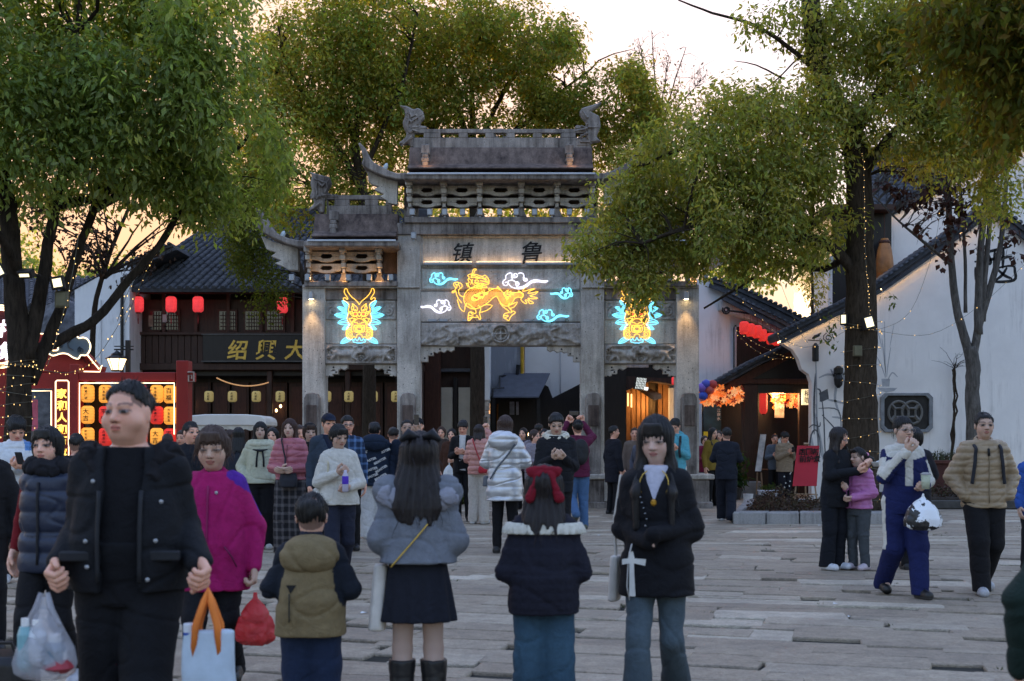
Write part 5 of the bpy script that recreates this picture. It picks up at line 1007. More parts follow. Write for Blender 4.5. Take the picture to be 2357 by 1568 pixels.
pt=blob_points(bl,9600,81,-.36,1.6,.25); leaves('crown',pt,.28,11,.105,GREEN_M,LEAF,T4,82,.7); twigs(T4,q,pt[::40],BARK,83,.03)
mb=MB()
for pts in([(1890,190),(1850,130),(1780,190),(1720,230),(1690,235)],[(1800,180),(1740,150),(1690,140)],[(1900,270),(1820,250),(1740,300),(1690,280)],[(1840,255),(1780,230),(1700,260)],[(1770,290),(1720,290),(1660,260)]):limb(mb,[(x,y,24.4)for x,y in pts],.025,.006,5,5,.01)
tag(mb.build('bare_twigs',BARK,T4),kind='stuff')
sp=[tuple(P(x,y,23.9))for x,y in((1905,745),(1912,760),(1898,775),(1915,790),(1908,730),(1920,750),(2040,680),(2055,695))]; leaves('sprouts',sp,.14,11,.1,[(.08,.11,.03),(.06,.09,.03)],LEAF,T4,84,.6)
# near foliage in the top right corner
T5=thing('near_foliage_tree','dark blurred near foliage hanging in the top right corner','tree',(5.6,11,0)); mb=MB()
q=limb(mb,[(2750,1500,11),(2730,800,11),(2700,300,11),(2600,0,11),(2500,-150,11)],.2,.1,10,4,.01,1); q+=limb(mb,[(2700,300,11),(2500,150,11),(2350,80,11),(2200,60,11)],.08,.02,7,4,.01,2)
mb.build('trunk',BARK_B,T5,sm=True); pt=blob_points([(2290,50,11,190,120,.9),(2350,190,11,100,130,.8),(2190,60,11,90,70,.6,.6),(2420,80,11.2,150,190,.9),(2345,300,11,55,60,.5,.5)],1250,91,-.75,2.0,.1)
leaves('crown',pt,.26,9,.09,[(.11,.125,.025),(.15,.135,.025),(.09,.115,.025),(.14,.10,.022)],LEAF,T5,92,.8); twigs(T5,q,pt[::40],BARK_B,93,.02)
# bare forked tree at the right
T6=thing('forked_tree','grey forked tree with sparse brown leaves in front of the white gable wall','tree',(XX(2240,29),29,0)); mb=MB(); d=29
q=limb(mb,[(2242,1170,d),(2241,1000,d),(2238,900,d),(2240,840,d),(2232,800,d)],.17,.15,12,4,.008,1)
q+=limb(mb,[(2235,830,d),(2215,760,d),(2200,700,d),(2190,600,d),(2184,480,d),(2180,350,d),(2176,200,d)],.11,.05,10,4,.006,2)
q+=limb(mb,[(2240,820,d),(2256,740,d),(2280,660,d),(2300,580,d),(2312,480,d),(2320,350,d)],.10,.04,10,4,.006,3)
q+=limb(mb,[(2252,770,d),(2253,660,d),(2262,520,d),(2278,380,d),(2290,200,d)],.10,.05,10,4,.006,4)
q+=limb(mb,[(2262,740,d),(2270,600,d),(2283,450,d),(2286,300,d)],.07,.04,9,4,.006,5)
q+=limb(mb,[(2222,720,d),(2222,600,d),(2214,480,d),(2205,390,d)],.045,.03,8,4,.006,6)
q+=limb(mb,[(2190,610,d),(2130,560,28.8),(2070,510,28.6),(2010,450,28.6)],.05,.015,7,4,.008,7)
mb.build('trunk',BARK_G,T6,sm=True)
pt=blob_points([(2090,430,28.8,90,60,.9),(2150,480,28.8,70,70,.8),(2200,430,28.8,90,60,.8),(2090,540,28.7,60,30,.6,.5),(2200,560,28.7,50,60,.6,.5),(2340,550,28.8,30,50,.5),(2120,380,28.8,80,30,.6),(2260,460,28.8,60,60,.7,.6)],210,101,-.2,2,.1)
leaves('crown',pt,.15,5,.13,[(.05,.022,.016),(.07,.03,.02),(.04,.018,.014)],LEAF_DRY,T6,102,.9,.8); twigs(T6,q,pt,BARK_G,103,.018,bits=1)
V7=thing('bare_vine','bare brown climbing vine with a twiggy head on the white wall','vine',(XX(2196,32.7),32.7,0)); mb=MB(); r=random.Random(4)
for k in range(3):limb(mb,[(2195+r.uniform(-4,4),1140,32.8),(2194+r.uniform(-5,5),1020,32.8),(2197+r.uniform(-5,5),930,32.8),(2196+r.uniform(-4,4),850,32.8)],.032,.022,6,5,.03,k)
for k in range(15):a=r.uniform(-1.2,1.2); L=r.uniform(25,75); limb(mb,[(2196,850,32.8),(2196+math.sin(a)*L*.4,850-math.cos(a)*L*.5,32.75),(2196+math.sin(a)*L,850-math.cos(a)*L*.8+r.uniform(-5,15),32.7)],.009,.003,4,3,.03,k)
tag(mb.build('stem',BARK,V7),kind='stuff')
I8=thing('ivy_tree','narrow leafy tree beside the white post of the dark timber house','tree',(XX(1865,35.8),35.8,0)); mb=MB(); q=limb(mb,[(1875,1140,35.8),(1872,900,35.8),(1870,700,35.8),(1868,600,35.8)],.08,.03,7,4,.01,1); mb.build('trunk',BARK,I8)
pt=blob_points([(1868,640,35.8,34,70,.7),(1850,590,35.8,40,40,.7),(1885,690,35.8,18,40,.4)],200,111,-.5,2,.1); leaves('crown',pt,.25,10,.09,GREEN_M,LEAF,I8,112,.6)
# far wooded backdrop beyond the roofs
for k,(x0,x1,top,lb)in enumerate(((-200,170,560,'far dark treetop behind the old grey house'),(180,330,640,'far treetop low behind the white gable house'),(540,960,430,'far dense treetop behind the left roofs of the gateway'),(960,1480,470,'far dense treetop behind the right roofs of the gateway'),(1480,1760,560,'far treetop behind the white side house'))):
    t_=thing('far_tree',lb,'tree',(XX((x0+x1)/2,62),62,0),'far trees'); mb=MB(); limb(mb,[((x0+x1)/2,1090,62),((x0+x1)/2+5,800,62),((x0+x1)/2,top+90,62)],.3,.1,7,3); mb.build('trunk',BARK_B,t_)
    pt=blob_points([((x0*(1-f)+x1*f),top+80+35*math.sin(f*9+k),62,(x1-x0)*.3,95+20*math.sin(f*5),2.5)for f in(.15,.5,.85)]+[((x0+x1)/2,top+230,62,(x1-x0)*.5,130,2.5)],900,120+k,-.8,.8,.0); leaves('crown',pt,.6,9,.26,GREEN_D if k!=3 else GREEN_M,LEAF,t_,130+k,.4,.6)
# ------------------------------------------------------------------ lights on the trees
BULB=emit('fairy_bulb',(1.0,.6,.2),.45); WIRE=mat('thin_wire',(.12,.11,.08),.6)
def fairy(label,lines,n_per,parent_group='fairy light strings',r=.006,seed=0):
    t_=thing('fairy_lights',label,'fairy lights',tuple(lines[0][0]),parent_group); w_=MB(); b_=MB(); rr=random.Random(seed)
    for l in lines:
        q_=[Vector(p)for p in crom([tuple(p)for p in l],5)]; w_.tube(q_,.004,3); L=sum((a-c).length for a,c in zip(q_[:-1],q_[1:])); n=max(2,int(L*n_per)); 
        for k in range(n):
            f=(k+rr.uniform(.2,.8))/n*(len(q_)-1); i=int(f); p=q_[i].lerp(q_[min(i+1,len(q_)-1)],f-i)+Vector((rr.uniform(-.02,.02),rr.uniform(-.02,0),rr.uniform(-.03,.02))); s=r*rr.choice([.6,.8,1,1.3])
            b_.add([p+Vector(v)*s for v in((1,0,0),(-1,0,0),(0,1,0),(0,-1,0),(0,0,1.6),(0,0,-1.6))],[(0,2,4),(2,1,4),(1,3,4),(3,0,4),(2,0,5),(1,2,5),(3,1,5),(0,3,5)])
    tag(w_.build('wire',WIRE,t_),kind='stuff'); tag(b_.build('bulbs',BULB,t_),kind='stuff')
def wrap(px,d,rad,y0,y1,turns,seed,lean=0):
    rr=random.Random(seed); out=[]
    for t_ in range(turns):
        yy=y0+(y1-y0)*(t_+.5)/turns+rr.uniform(-6,6); tl=rr.uniform(-10,10); out.append([(XX(px+lean*(yy-y0),d)+rad*math.sin(a),d-rad*math.cos(a),ZZ(yy+tl*math.sin(a),d))for a in np.linspace(-1.7,1.7,9)])
    return out
fairy('fairy lights wound round the straight right-hand trunk',wrap(1981,24.5,.37,745,1175,11,1)+wrap(1981,24.5,.38,748,760,3,2),5.5,seed=1)
fairy('string of fairy lights climbing the front of the right-hand trunk',[[P(x,y,24.08)for x,y in((2004,740),(1997,660),(1991,560),(1990,450),(1986,350))]],14,seed=2)
fairy('fairy lights wound round the big left trunk',wrap(42,16,.215,835,1010,8,3)+wrap(42,16,.225,838,850,3,4),7,r=.006,seed=3)
fairy('long fairy light string slanting up beside the left trunk',[[P(x,y,15.6)for x,y in((110,840),(135,760),(165,640),(188,500),(215,360))]],11,r=.006,seed=4)
fairy('pair of slanting fairy light strings crossing the timber shop roof',[[P(x,y,18)for x,y in((285,750),(330,640),(370,560),(400,480))],[P(x,y,18)for x,y in((270,740),(300,660),(345,570),(385,490))]],10,r=.006,seed=5)
fairy('swag of fairy lights low beside the red frame',[[P(x,y,15.7)for x,y in((60,840),(100,852),(150,858),(195,846),(240,800),(300,700))]],16,r=.006,seed=6)
fairy('double swag of fairy lights from the white house to the porch',[[P(x,y,33.5)for x,y in((1692,762),(1730,800),(1780,825),(1830,822))],[P(x,y,33.5)for x,y in((1692,758),(1740,790),(1790,815),(1815,824))]],9,seed=7)
fairy('thin fairy light strings from the right trunk across the white wall',[[P(x,y,24.6)for x,y in((2000,765),(2070,740),(2110,690),(2150,570),(2165,480))],[P(x,y,25.5)for x,y in((2010,760),(2140,770),(2260,700),(2357,610))]],3,seed=8)
fairy('fairy light strings hanging from the right boughs to the porch',[[P(x,y,25)for x,y in((1770,560),(1800,660),(1840,760),(1860,790))],[P(x,y,26)for x,y in((1600,570),(1680,660),(1760,740),(1850,800),(1960,755))],[P(x,y,25)for x,y in((1850,580),(1870,680),(1890,740))]],6,seed=9)
FL=emit('flood_panel',(1,.84,.48),.32)
def flood(px,py,d,w_,h_,yaw,pitch,roll,label):
    t_=thing('floodlight',label,'floodlight',tuple(P(px,py,d)),'floodlights on the trees'); t_.rotation_euler=(pitch,roll,yaw); W,H=w_/F*d*.4,h_/F*d*.4
    MB().box(-W-.03,W+.03,-.012,.09,-H-.03,H+.03).build('housing',BLACK,t_,.01,local=True); MB().box(-W,W,-.020,-.0125,-H,H).build('panel',FL,t_,local=True)
    q=MB()
    for k in range(5):x=-W+(k+.5)*2*W/5; q.box(x-.008,x+.008,.092,.13,-H,H)
    q.build('fin',BLACK,t_,local=True); MB().tube([(-W,.05,0),(-W,.22,-.1),(W,.22,-.1),(W,.05,0)],.012,4).build('bracket',BLACK,t_,local=True)
flood(1942,735,24.3,13,24,-.5,0,0,'narrow lit floodlight on the left side of the right-hand trunk'); flood(2000,742,24.0,24,28,.3,-.1,-.25,'bright square floodlight on the right side of the right-hand trunk')
flood(57,633,15.6,30,9,-.2,.5,0,'flat bright floodlight under leaves on the big left trunk'); flood(132,651,15.9,24,24,.2,.1,-.2,'square bright floodlight to the right of the big left trunk'); flood(-4,620,15.4,16,34,.6,0,-.5,'bright floodlight cut by the left edge of the picture')
for px_,py_,d_,lb in((142,690,16.0,'small olive power box on the big left trunk'),(1974,808,24.1,'small brown box on the right-hand trunk below the floodlight')):
    t_=thing('junction_box',lb,'junction box',tuple(P(px_,py_,d_)),'boxes on the trunks'); c=P(px_,py_,d_); MB().box(c.x-.08,c.x+.08,c.y-.03,c.y+.05,c.z-.1,c.z+.1).build('case',mat('olive_case',(.11,.1,.06),.6),t_,.01); MB().box(c.x-.06,c.x+.06,c.y-.042,c.y-.031,c.z-.08,c.z+.08).build('lid',mat('olive_lid',(.13,.12,.07),.6),t_,.004)
# ------------------------------------------------------------------ people: distance fields meshed by surface nets
def nets(D,xs,ys,zs):
    S=D<0; shp=np.array(D.shape)-1; ids,pos,quads=[],[],[]
    ax3=(xs,ys,zs); cidx=lambda i,j,k:(i*shp[1]+j)*shp[2]+k
    for a in range(3):
        s0=[slice(None)]*3; s1=[slice(None)]*3; s0[a]=slice(0,-1); s1[a]=slice(1,None)
        A,B=D[tuple(s0)],D[tuple(s1)]; E=np.argwhere(S[tuple(s0)]!=S[tuple(s1)])
        if not len(E):continue
        va,vb=A[tuple(E.T)],B[tuple(E.T)]; t=va/(va-vb)
        p=np.stack([ax3[q][E[:,q]]for q in range(3)],1); p[:,a]+=t*(ax3[a][E[:,a]+1]-ax3[a][E[:,a]])
        b,c=(a+1)%3,(a+2)%3; cells=[]
        for ob,oc in((-1,-1),(0,-1),(0,0),(-1,0)):
            e=E.copy(); e[:,b]+=ob; e[:,c]+=oc; ok=(e[:,b]>=0)&(e[:,c]>=0)&(e[:,b]<shp[b])&(e[:,c]<shp[c])
            ci=np.where(ok,cidx(e[:,0],e[:,1],e[:,2]),-1); cells.append(ci); ids.append(ci[ok]); pos.append(p[ok])
        q=np.stack(cells,1); good=(q>=0).all(1); q,fl=q[good],(va>0)[good]; q[fl]=q[fl][:,::-1]; quads.append(q)
    ids=np.concatenate(ids); pos=np.concatenate(pos); u,inv=np.unique(ids,return_inverse=True); n=np.bincount(inv)
    V=np.stack([np.bincount(inv,pos[:,k])/n for k in range(3)],1); return V.astype(np.float32),np.searchsorted(u,np.concatenate(quads)).astype(np.int32)
def vnormals(V,Q):
    n=np.cross(V[Q[:,2]]-V[Q[:,0]],V[Q[:,3]]-V[Q[:,1]]); N_=np.zeros_like(V)
    for k in range(4):np.add.at(N_,Q[:,k],n)
    return N_/(np.linalg.norm(N_,axis=1,keepdims=True)+1e-9)
class Field:
    """smooth unions and cuts of simple solids, sampled on a grid"""
    def __init__(s):s.ops=[]
    def _b(s,lo,hi):return np.array(lo,float),np.array(hi,float)
    def rc(s,a,b,ra,rb,k=.02,sub=False,sc=None):
        a,b=np.array(a,float),np.array(b,float); r=max(ra,rb); d=b-a; L=d@d+1e-12
        def f(X,Y,Z):
            t=np.clip(((X-a[0])*d[0]+(Y-a[1])*d[1]+(Z-a[2])*d[2])/L,0,1)
            return np.sqrt((X-a[0]-t*d[0])**2+(Y-a[1]-t*d[1])**2+(Z-a[2]-t*d[2])**2)-(ra+(rb-ra)*t)
        s.ops.append((f,np.minimum(a,b)-r,np.maximum(a,b)+r,k,sub)); return s
    def el(s,c,r,k=.02,sub=False,R=None):
        c,r=np.array(c,float),np.array(r,float); m=r.max()
        def f(X,Y,Z):
            x,y,z=X-c[0],Y-c[1],Z-c[2]
            if R is not None:x,y,z=(R[0][0]*x+R[0][1]*y+R[0][2]*z,R[1][0]*x+R[1][1]*y+R[1][2]*z,R[2][0]*x+R[2][1]*y+R[2][2]*z)
            k0=np.sqrt((x/r[0])**2+(y/r[1])**2+(z/r[2])**2); k1=np.sqrt((x/r[0]**2)**2+(y/r[1]**2)**2+(z/r[2]**2)**2)+1e-9
            return k0*(k0-1)/k1
        rr=r if R is None else np.array([m]*3); s.ops.append((f,c-rr,c+rr,k,sub)); return s
    def loft(s,lv,k=.02,p=2.4,fold=None):
        """lv: (z, cx, cy, half width, half depth), rising"""
        A=np.array(sorted(lv),float)
        def f(X,Y,Z):
            z=Z.ravel(); g=[np.interp(z,A[:,0],A[:,q]).reshape(Z.shape)for q in range(1,5)]
            x,y=(X-g[0])/g[2],(Y-g[1])/g[3]; mn=np.minimum(g[2],g[3])
            rad=(np.abs(x)**p+np.abs(y)**p+1e-9)**(1/p)
            if fold:rad=rad*(1-fold[0]*np.clip((A[-1,0]-Z)/(A[-1,0]-A[0,0]),0,1)*np.cos(np.arctan2(y,x)*fold[1]))
            return np.maximum((rad-1)*mn,np.maximum(A[0,0]-Z,Z-A[-1,0]))
        mx,my=(np.abs(A[:,1])+A[:,3]).max()*1.12,(np.abs(A[:,2])+A[:,4]).max()*1.12; s.ops.append((f,np.array([-mx,-my,A[0,0]]),np.array([mx,my,A[-1,0]]),k,False)); return s
    def cut(s,f):s.ops.append((f,None,None,0,'cut')); return s # keep where f < 0
    def add(s,f,lo,hi,k=.02,sub=False):s.ops.append((f,np.array(lo,float),np.array(hi,float),k,sub)); return s
    def bounds(s):
        u=[(lo,hi)for f,lo,hi,k,sub in s.ops if lo is not None and not sub]
        return np.min([a for a,b in u],0),np.max([b for a,b in u],0)
    def grid(s,h,pad=None):
        lo,hi=s.bounds(); pad=pad or 2.2*h+.012; xs,ys,zs=[np.arange(lo[q]-pad,hi[q]+pad+h,h,dtype=np.float32)for q in range(3)]
        D=np.full((len(xs),len(ys),len(zs)),.25,np.float32)
        for f,l,u_,k,sub in s.ops:
            if sub=='cut':D=np.maximum(D,f(xs[:,None,None],ys[None,:,None],zs[None,None,:]).astype(np.float32)); continue
            m=k+.05; sl=[]
            for q,ax in enumerate((xs,ys,zs)):sl.append(slice(max(0,int(np.searchsorted(ax,l[q]-m))-1),int(np.searchsorted(ax,u_[q]+m))+1))
            sl=tuple(sl)
            if 0 in D[sl].shape:continue
            d=f(xs[sl[0]][:,None,None],ys[sl[1]][None,:,None],zs[sl[2]][None,None,:]).astype(np.float32); o=D[sl]
            if d.shape!=o.shape:d=np.broadcast_to(d,o.shape)
            if sub:hh=np.clip(.5-.5*(o+d)/max(k,1e-4),0,1); D[sl]=o*(1-hh)-d*hh+k*hh*(1-hh)
            else:hh=np.clip(.5+.5*(o-d)/max(k,1e-4),0,1); D[sl]=o*(1-hh)+d*hh-k*hh*(1-hh)
        return D,xs,ys,zs
    def mesh(s,h,wr=0.0,wf=(22,22,40),seed=0,quilt=None,sm=0):
        V,Q=nets(*s.grid(h))
        if quilt is not None or wr:
            Nn=vnormals(V,Q)
            if quilt is not None:V=V+Nn*quilt(V)[:,None]
            if wr:q_=V*np.array(wf,np.float32); a_=snoise(q_,seed,((1,1),(2.3,.4))); c_=snoise(q_*.8,seed+7,((1,1),)); V=V+Nn*(wr*(.55*a_-1.5*np.exp(-(c_/.13)**2)+.2))[:,None]
        return V.astype(np.float32),Q
def yawm(a,b=0,c=0):return np.array(Euler((b,c,a)).to_matrix()) # yaw about z, pitch about x, roll about y
SKIN=new_mat('skin'); _m,_t,_b,_=SKIN; _a=_t.nodes.new('ShaderNodeAttribute'); _a.attribute_name='Col'; _t.links.new(_a.outputs['Color'],_b.inputs['Base Color']); _b.inputs['Roughness'].default_value=.5; _b.inputs['Specular IOR Level'].default_value=.35; _b.inputs['Subsurface Weight'].default_value=.12; _b.inputs['Subsurface Radius'].default_value=(.012,.004,.002); SKIN=_m
def vc_mat(name,rough=.85,bs=.25,sheen=0):
    m,t,b,mp=new_mat(name); a=t.nodes.new('ShaderNodeAttribute'); a.attribute_name='Col'; f=noise(t,mp.outputs[0],30,4)
    t.links.new(mixc(t,.5,a.outputs['Color'],ramp(t,f,[(.3,(.55,)*3),(.7,(1,1,1))]),'MULTIPLY'),b.inputs['Base Color']); b.inputs['Roughness'].default_value=rough; b.inputs['Specular IOR Level'].default_value=.22 if rough>.6 else .4
    h=mathn(t,'ADD',mathn(t,'MULTIPLY',noise(t,mp.outputs[0],160,3),.25),noise(t,mp.outputs[0],13,5,.62,1.6)); bump(t,b,h,bs*2.2,.02); return m
CLOTH=vc_mat('cloth'); NYLON=vc_mat('nylon',.42,.1,0); HAIRM=None
def hair_mat():
    m,t,b,mp=new_mat('hair'); a=t.nodes.new('ShaderNodeAttribute'); a.attribute_name='Col'; mp.inputs['Scale'].default_value=(1,1,.06)
    f=noise(t,mp.outputs[0],230,4,.7); t.links.new(mixc(t,.85,a.outputs['Color'],ramp(t,f,[(.35,(.35,)*3),(.7,(1.2,)*3)]),'MULTIPLY'),b.inputs['Base Color']); b.inputs['Roughness'].default_value=.48; b.inputs['Specular IOR Level'].default_value=.4
    bump(t,b,f,.7,.008); return m
HAIRM=hair_mat(); SILVER=mat('silver_fabric',(.55,.56,.58),.42,.12,10,.2,metal=.55); LEATHER=mat('black_leather',(.012,.012,.013),.38,.3,10,.15); GLASSW=mat('spectacle_wire',(.25,.22,.2),.3,.1,5,0,metal=.8); PHONE=mat('phone_body',(.015,.015,.02),.25,.2,5,0,spec=.6); SCREEN=emit('phone_screen',(.5,.6,.8),.12)
BLK=(.010,.010,.012); NAVY=(.012,.018,.04); WHITE=(.68,.68,.67); JEAN=(.055,.095,.16)
def armp(kind,s):
    if isinstance(kind,(list,tuple))and len(kind)>=2:e,w_=kind[:2]; return(s*e[0]*.86,e[1],e[2]),(s*w_[0]*.9,w_[1],w_[2]),(kind[2]if len(kind)>2 else 'relax')
    t={'down':((.138,.015,.635),(.142,-.02,.49),'relax'),'carry':((.15,.0,.635),(.17,-.04,.495),'grip'),'pocket':((.18,.03,.64),(.125,-.055,.535),'hide'),'fold':((.148,-.005,.635),(.02,-.125,.62),'relax'),
         'hold':((.14,-.01,.64),(.05,-.15,.67),'grip'),'mouth':((.13,-.08,.665),(.045,-.135,.80),'grip'),'photo':((.17,-.09,.83),(.075,-.15,.965),'grip'),'front':((.155,-.03,.66),(.06,-.15,.64),'hide'),'phone':((.13,-.02,.635),(.035,-.16,.70),'grip'),'behind':((.15,.04,.64),(.06,.09,.52),'hide')}[kind]
    return armp(t,s)
def hand_mesh(wr,dr,nr,H,grip,h,col):
    """palm, four jointed fingers of unequal length and a thumb from the palm's side; dr = pointing, nr = palm facing"""
    dr=np.array(dr,float); dr/=np.linalg.norm(dr); nr=np.array(nr,float); nr-=dr*(nr@dr); nr/=np.linalg.norm(nr)+1e-9; sd=np.cross(dr,nr); L=.099*H; f=Field()
    o=lambda a,b,c:(sd*a+nr*b+dr*c)*L
    f.rc(o(-.13,0,.05),o(-.19,0,.45),.12*L,.11*L,.03*L).rc(o(.1,0,.05),o(.15,0,.47),.13*L,.11*L,.06*L).rc(o(0,0,-.25),o(0,0,.1),.17*L,.15*L,.08*L)
    bend=(.95,1.25,.8)if grip=='grip' else(.3,.4,.25)
    for k,(x,ln)in enumerate(((-.21,.38),(-.07,.47),(.07,.50),(.2,.44))):
        p=np.array(o(x,0,.5)); a=bend[0]*(1+.06*k)
        for j,(seg,rr)in enumerate(((.46,.082),(.30,.072),(.24,.062))):
            v=dr*math.cos(a)+nr*math.sin(a); q=p+v*ln*seg*L*1.15; f.rc(p,q,rr*L,rr*L*.92,.012*L); p=q; a+=bend[min(j+1,2)]
    p=np.array(o(.2,.03,.12)); q=p+(sd*.5+dr*.55+nr*.35)*L*.3; e=q+(dr*.75+nr*.55+sd*.05)*L*.27; f.rc(p,q,.11*L,.085*L,.03*L).rc(q,e,.08*L,.065*L,.01)
    V,Q=f.mesh(h); V=V+np.array(wr,np.float32); return V,Q,np.tile(np.array(col,np.float32),(len(V),1))
def person(px,ppm,H,label,yaw=0,q=1,head=.138,hy=0,hp=0,hr=0,bw=1.0,sex='f',arms=('down','down'),legs='stand',top=None,mid=None,bot=None,shoe=BLK,hair=('short',BLK),skin=(.46,.30,.225),group=None,glasses=False,extra=None,lean=0.0,jaw=1.0,neck=1.0,d=None,dy=0,mouth_open=False,eyes=1.0):
    d=d or F/ppm; root=thing('person',label,'person',(XX(px,d),d,0),group,math.radians(yaw)); fg=q>=2
    hb={3:.013,2:.0145,1:.021,0:.03}[q]; hh_={3:.0042,2:.0052,1:.0078,0:.012}[q]
    r=random.Random(int(px*13)%9999); sd_=int(abs(px))%977
    hl=head*H; zch=H-hl; zs=(zch-.30*hl)if head<.15 else(zch-.25*hl); kk=zs/(.815*H); Z=lambda f:f*H*(kk if f>.55 else kk)
    sw=(.098 if sex=='m' else .087)*H*(bw**.45)
    T=1.0 if top is None else 1
    ly=lambda z:lean*(z/H)**2*H
    J={}
    for s,kind in((-1,arms[0]),(1,arms[1])):
        e,w_,g=armp(kind,s); J[s]=(np.array((s*sw,ly(zs),zs)),np.array((e[0]*H*bw**.4,e[1]*H+ly(Z(e[2])),Z(e[2]))),np.array((w_[0]*H*bw**.4,w_[1]*H+ly(Z(w_[2])),Z(w_[2]))),g)
    Lg={}
    for s in(-1,1):
        kn,an=((s*.052,-.012,.285),(s*.056,.012,.05))
        if legs=='walkL':kn,an=((s*.05,-.085,.285),(s*.048,-.12,.052))if s<0 else((s*.05,-.01,.275),(s*.046,.16,.075))
        if legs=='walkR':kn,an=((s*.05,-.085,.285),(s*.048,-.12,.052))if s>0 else((s*.05,-.01,.275),(s*.046,.16,.075))
        if legs=='kick' and s>0:kn,an=(s*.05,-.03,.285),(s*.05,.16,.16)
        hp_=.52 if head<.15 else .48
        Lg[s]=(np.array((s*.046*H*bw**.4,0,hp_*H)),np.array((kn[0]*H*bw**.3,kn[1]*H,kn[2]*H)),np.array((an[0]*H*bw**.3,an[1]*H,an[2]*H)))
    hip_z=Lg[1][0][2]
    A=H*bw**.8; lv=[(hip_z-.03*H,.084,.064),(hip_z+.02*H,.089,.067),(.62*H*(hip_z/(.52*H)),.076+(.014 if bw>1.15 else 0),.06+(.02 if bw>1.15 else 0)),(zs-.09*H,.084,.066),(zs-.025*H,.074,.052),(zs+.005*H,.055,.046),(zs+.03*H,.042,.038)]
    def torso(f,t,z0,z1=9,fl=0.0,k=.02,p=2.3,fold=None):
        L=[]; zz=[z for z in np.linspace(max(z0,.01),min(z1,zs+.03*H),9)]; B=np.array(lv)
        for z in zz:
            a=np.interp(z,B[:,0],B[:,1])*A+t; b=np.interp(z,B[:,0],B[:,2])*A+t; e=max(0,(zs-.1*H-z))*fl; L.append((z,0,ly(z),a+e,b+e*.8))
        f.loft(L,k,p,fold)
    # --- body: trunk and limbs, then the finely sampled head and the hands
    f=Field(); torso(f,-.012,hip_z+.02*H)
    lr=(.05,.033,.022)
    for s in(-1,1):
        h0,k0,a0=Lg[s]; f.rc(h0,k0,.044*H*bw**.5,.032*H,.03).rc(k0,a0,.033*H,.022*H,.02).rc(a0,a0+np.array((0,-.06*H,-.028*H)),.022*H,.018*H,.02)
        if bot and bot.get('bare'):f.rc(k0+np.array((0,.012*H,-.04*H)),k0+np.array((0,.016*H,-.1*H)),.026*H,.026*H,.03)
        sh,el,w_,g=J[s]; f.rc(sh+np.array((-s*.022*H,0,-.03*H)),el,.024*H,.021*H,.02).rc(el,w_,.02*H,.016*H,.02)
    hz=H-hl/2; HC=np.array((0,ly(hz)-.012*H,hz)); R=yawm(math.radians(hy),math.radians(hp),math.radians(hr)); Ri=R.T
    nb=np.array((0,ly(zs)+.005*H,zs-.02*H)); nr_=(.205 if sex=='m' else .17)*hl*(1 if head<.15 else .85)*neck
    f.rc(nb,HC+R@np.array((0,.08,-.3))*hl,nr_*1.1,nr_*.95,.03)
    Vb,Qb=f.mesh(hb if not(bot and bot.get('bare'))else .009); Cb=np.tile(np.array(skin,np.float32),(len(Vb),1))
    hf=Field(); g_=lambda*a:tuple(HC+R@(np.array(a)*hl)); kf=hl; jaw*=r.uniform(.95,1.06); eyes*=r.uniform(.85,1.1)
    Rm=Ri.tolist(); fat=jaw
    hf.el(g_(0,.06,.12),np.array((.325,.40,.375))*kf,.0,R=Rm).el(g_(0,-.06,-.12),np.array((.275*(fat*.6+.4),.295,.345))*kf,.12*kf,R=Rm).el(g_(0,-.15,-.37),np.array((.16*fat,.15,.12))*kf,.12*kf,R=Rm)
    for s in(-1,1):
        hf.el(g_(s*.155*fat,-.17,-.17),np.array((.12*fat,.13,.15))*kf,.10*kf,R=Rm); hf.el(g_(s*.345,.05,-.03),np.array((.035,.085,.13))*kf,.02*kf,R=Rm)
        hf.rc(g_(s*.06,-.335,.095),g_(s*.2,-.27,.10),.04*kf,.035*kf,.05*kf); hf.el(g_(s*.155,-.40,-.005),np.array((.095,.08,.06))*kf,.05*kf,True,Rm); hf.el(g_(s*.15,-.30,-.005),np.array((.09,.055,.05))*kf,.03*kf,R=Rm)
    hf.rc(g_(0,-.325,.03),g_(0,-.405,-.125),.035*kf,.058*kf,.05*kf).el(g_(.055,-.36,-.145),np.array((.042,.05,.036))*kf,.03*kf,R=Rm).el(g_(-.055,-.36,-.145),np.array((.042,.05,.036))*kf,.03*kf,R=Rm)
    hf.el(g_(0,-.335,-.245),np.array((.10,.045,.03))*kf,.03*kf,R=Rm).el(g_(0,-.33,-.30),np.array((.085,.05,.034))*kf,.03*kf,R=Rm)
    if mouth_open:hf.el(g_(0,-.37,-.28),np.array((.06,.07,.035))*kf,.02*kf,True,Rm)
    hf.rc(g_(0,.08,-.30),nb+np.array((0,0,.0)),nr_*.95,nr_*1.08,.06)
    Vh,Qh=hf.mesh(hh_); u=(Vh-HC.astype(np.float32))@R.astype(np.float32)/kf # local head coordinates
    C=np.tile(np.array(skin,np.float32),(len(Vh),1)); x,y,z=np.abs(u[:,0]),u[:,1],u[:,2]; fr=y<-.15
    def paint(m_,c,a=1.0):C[m_]=C[m_]*(1-a)+np.array(c,np.float32)*a
    paint(fr&(((x-.17)/.13)**2+((z+.14)/.11)**2<1),(skin[0]*.98,skin[1]*.78,skin[2]*.75),.35)
    paint(fr&(((x-.155)/.11)**2+((z-.0)/.055)**2<1),tuple(c*.62 for c in skin),.55)
    paint(fr&((x/.105)**2+((z+.272)/.052)**2<1),(skin[0]*.72,skin[1]*.38,skin[2]*.40),.85); paint(fr&(x<.095)&(np.abs(z+.272)<.011),(.09,.03,.03),.8)
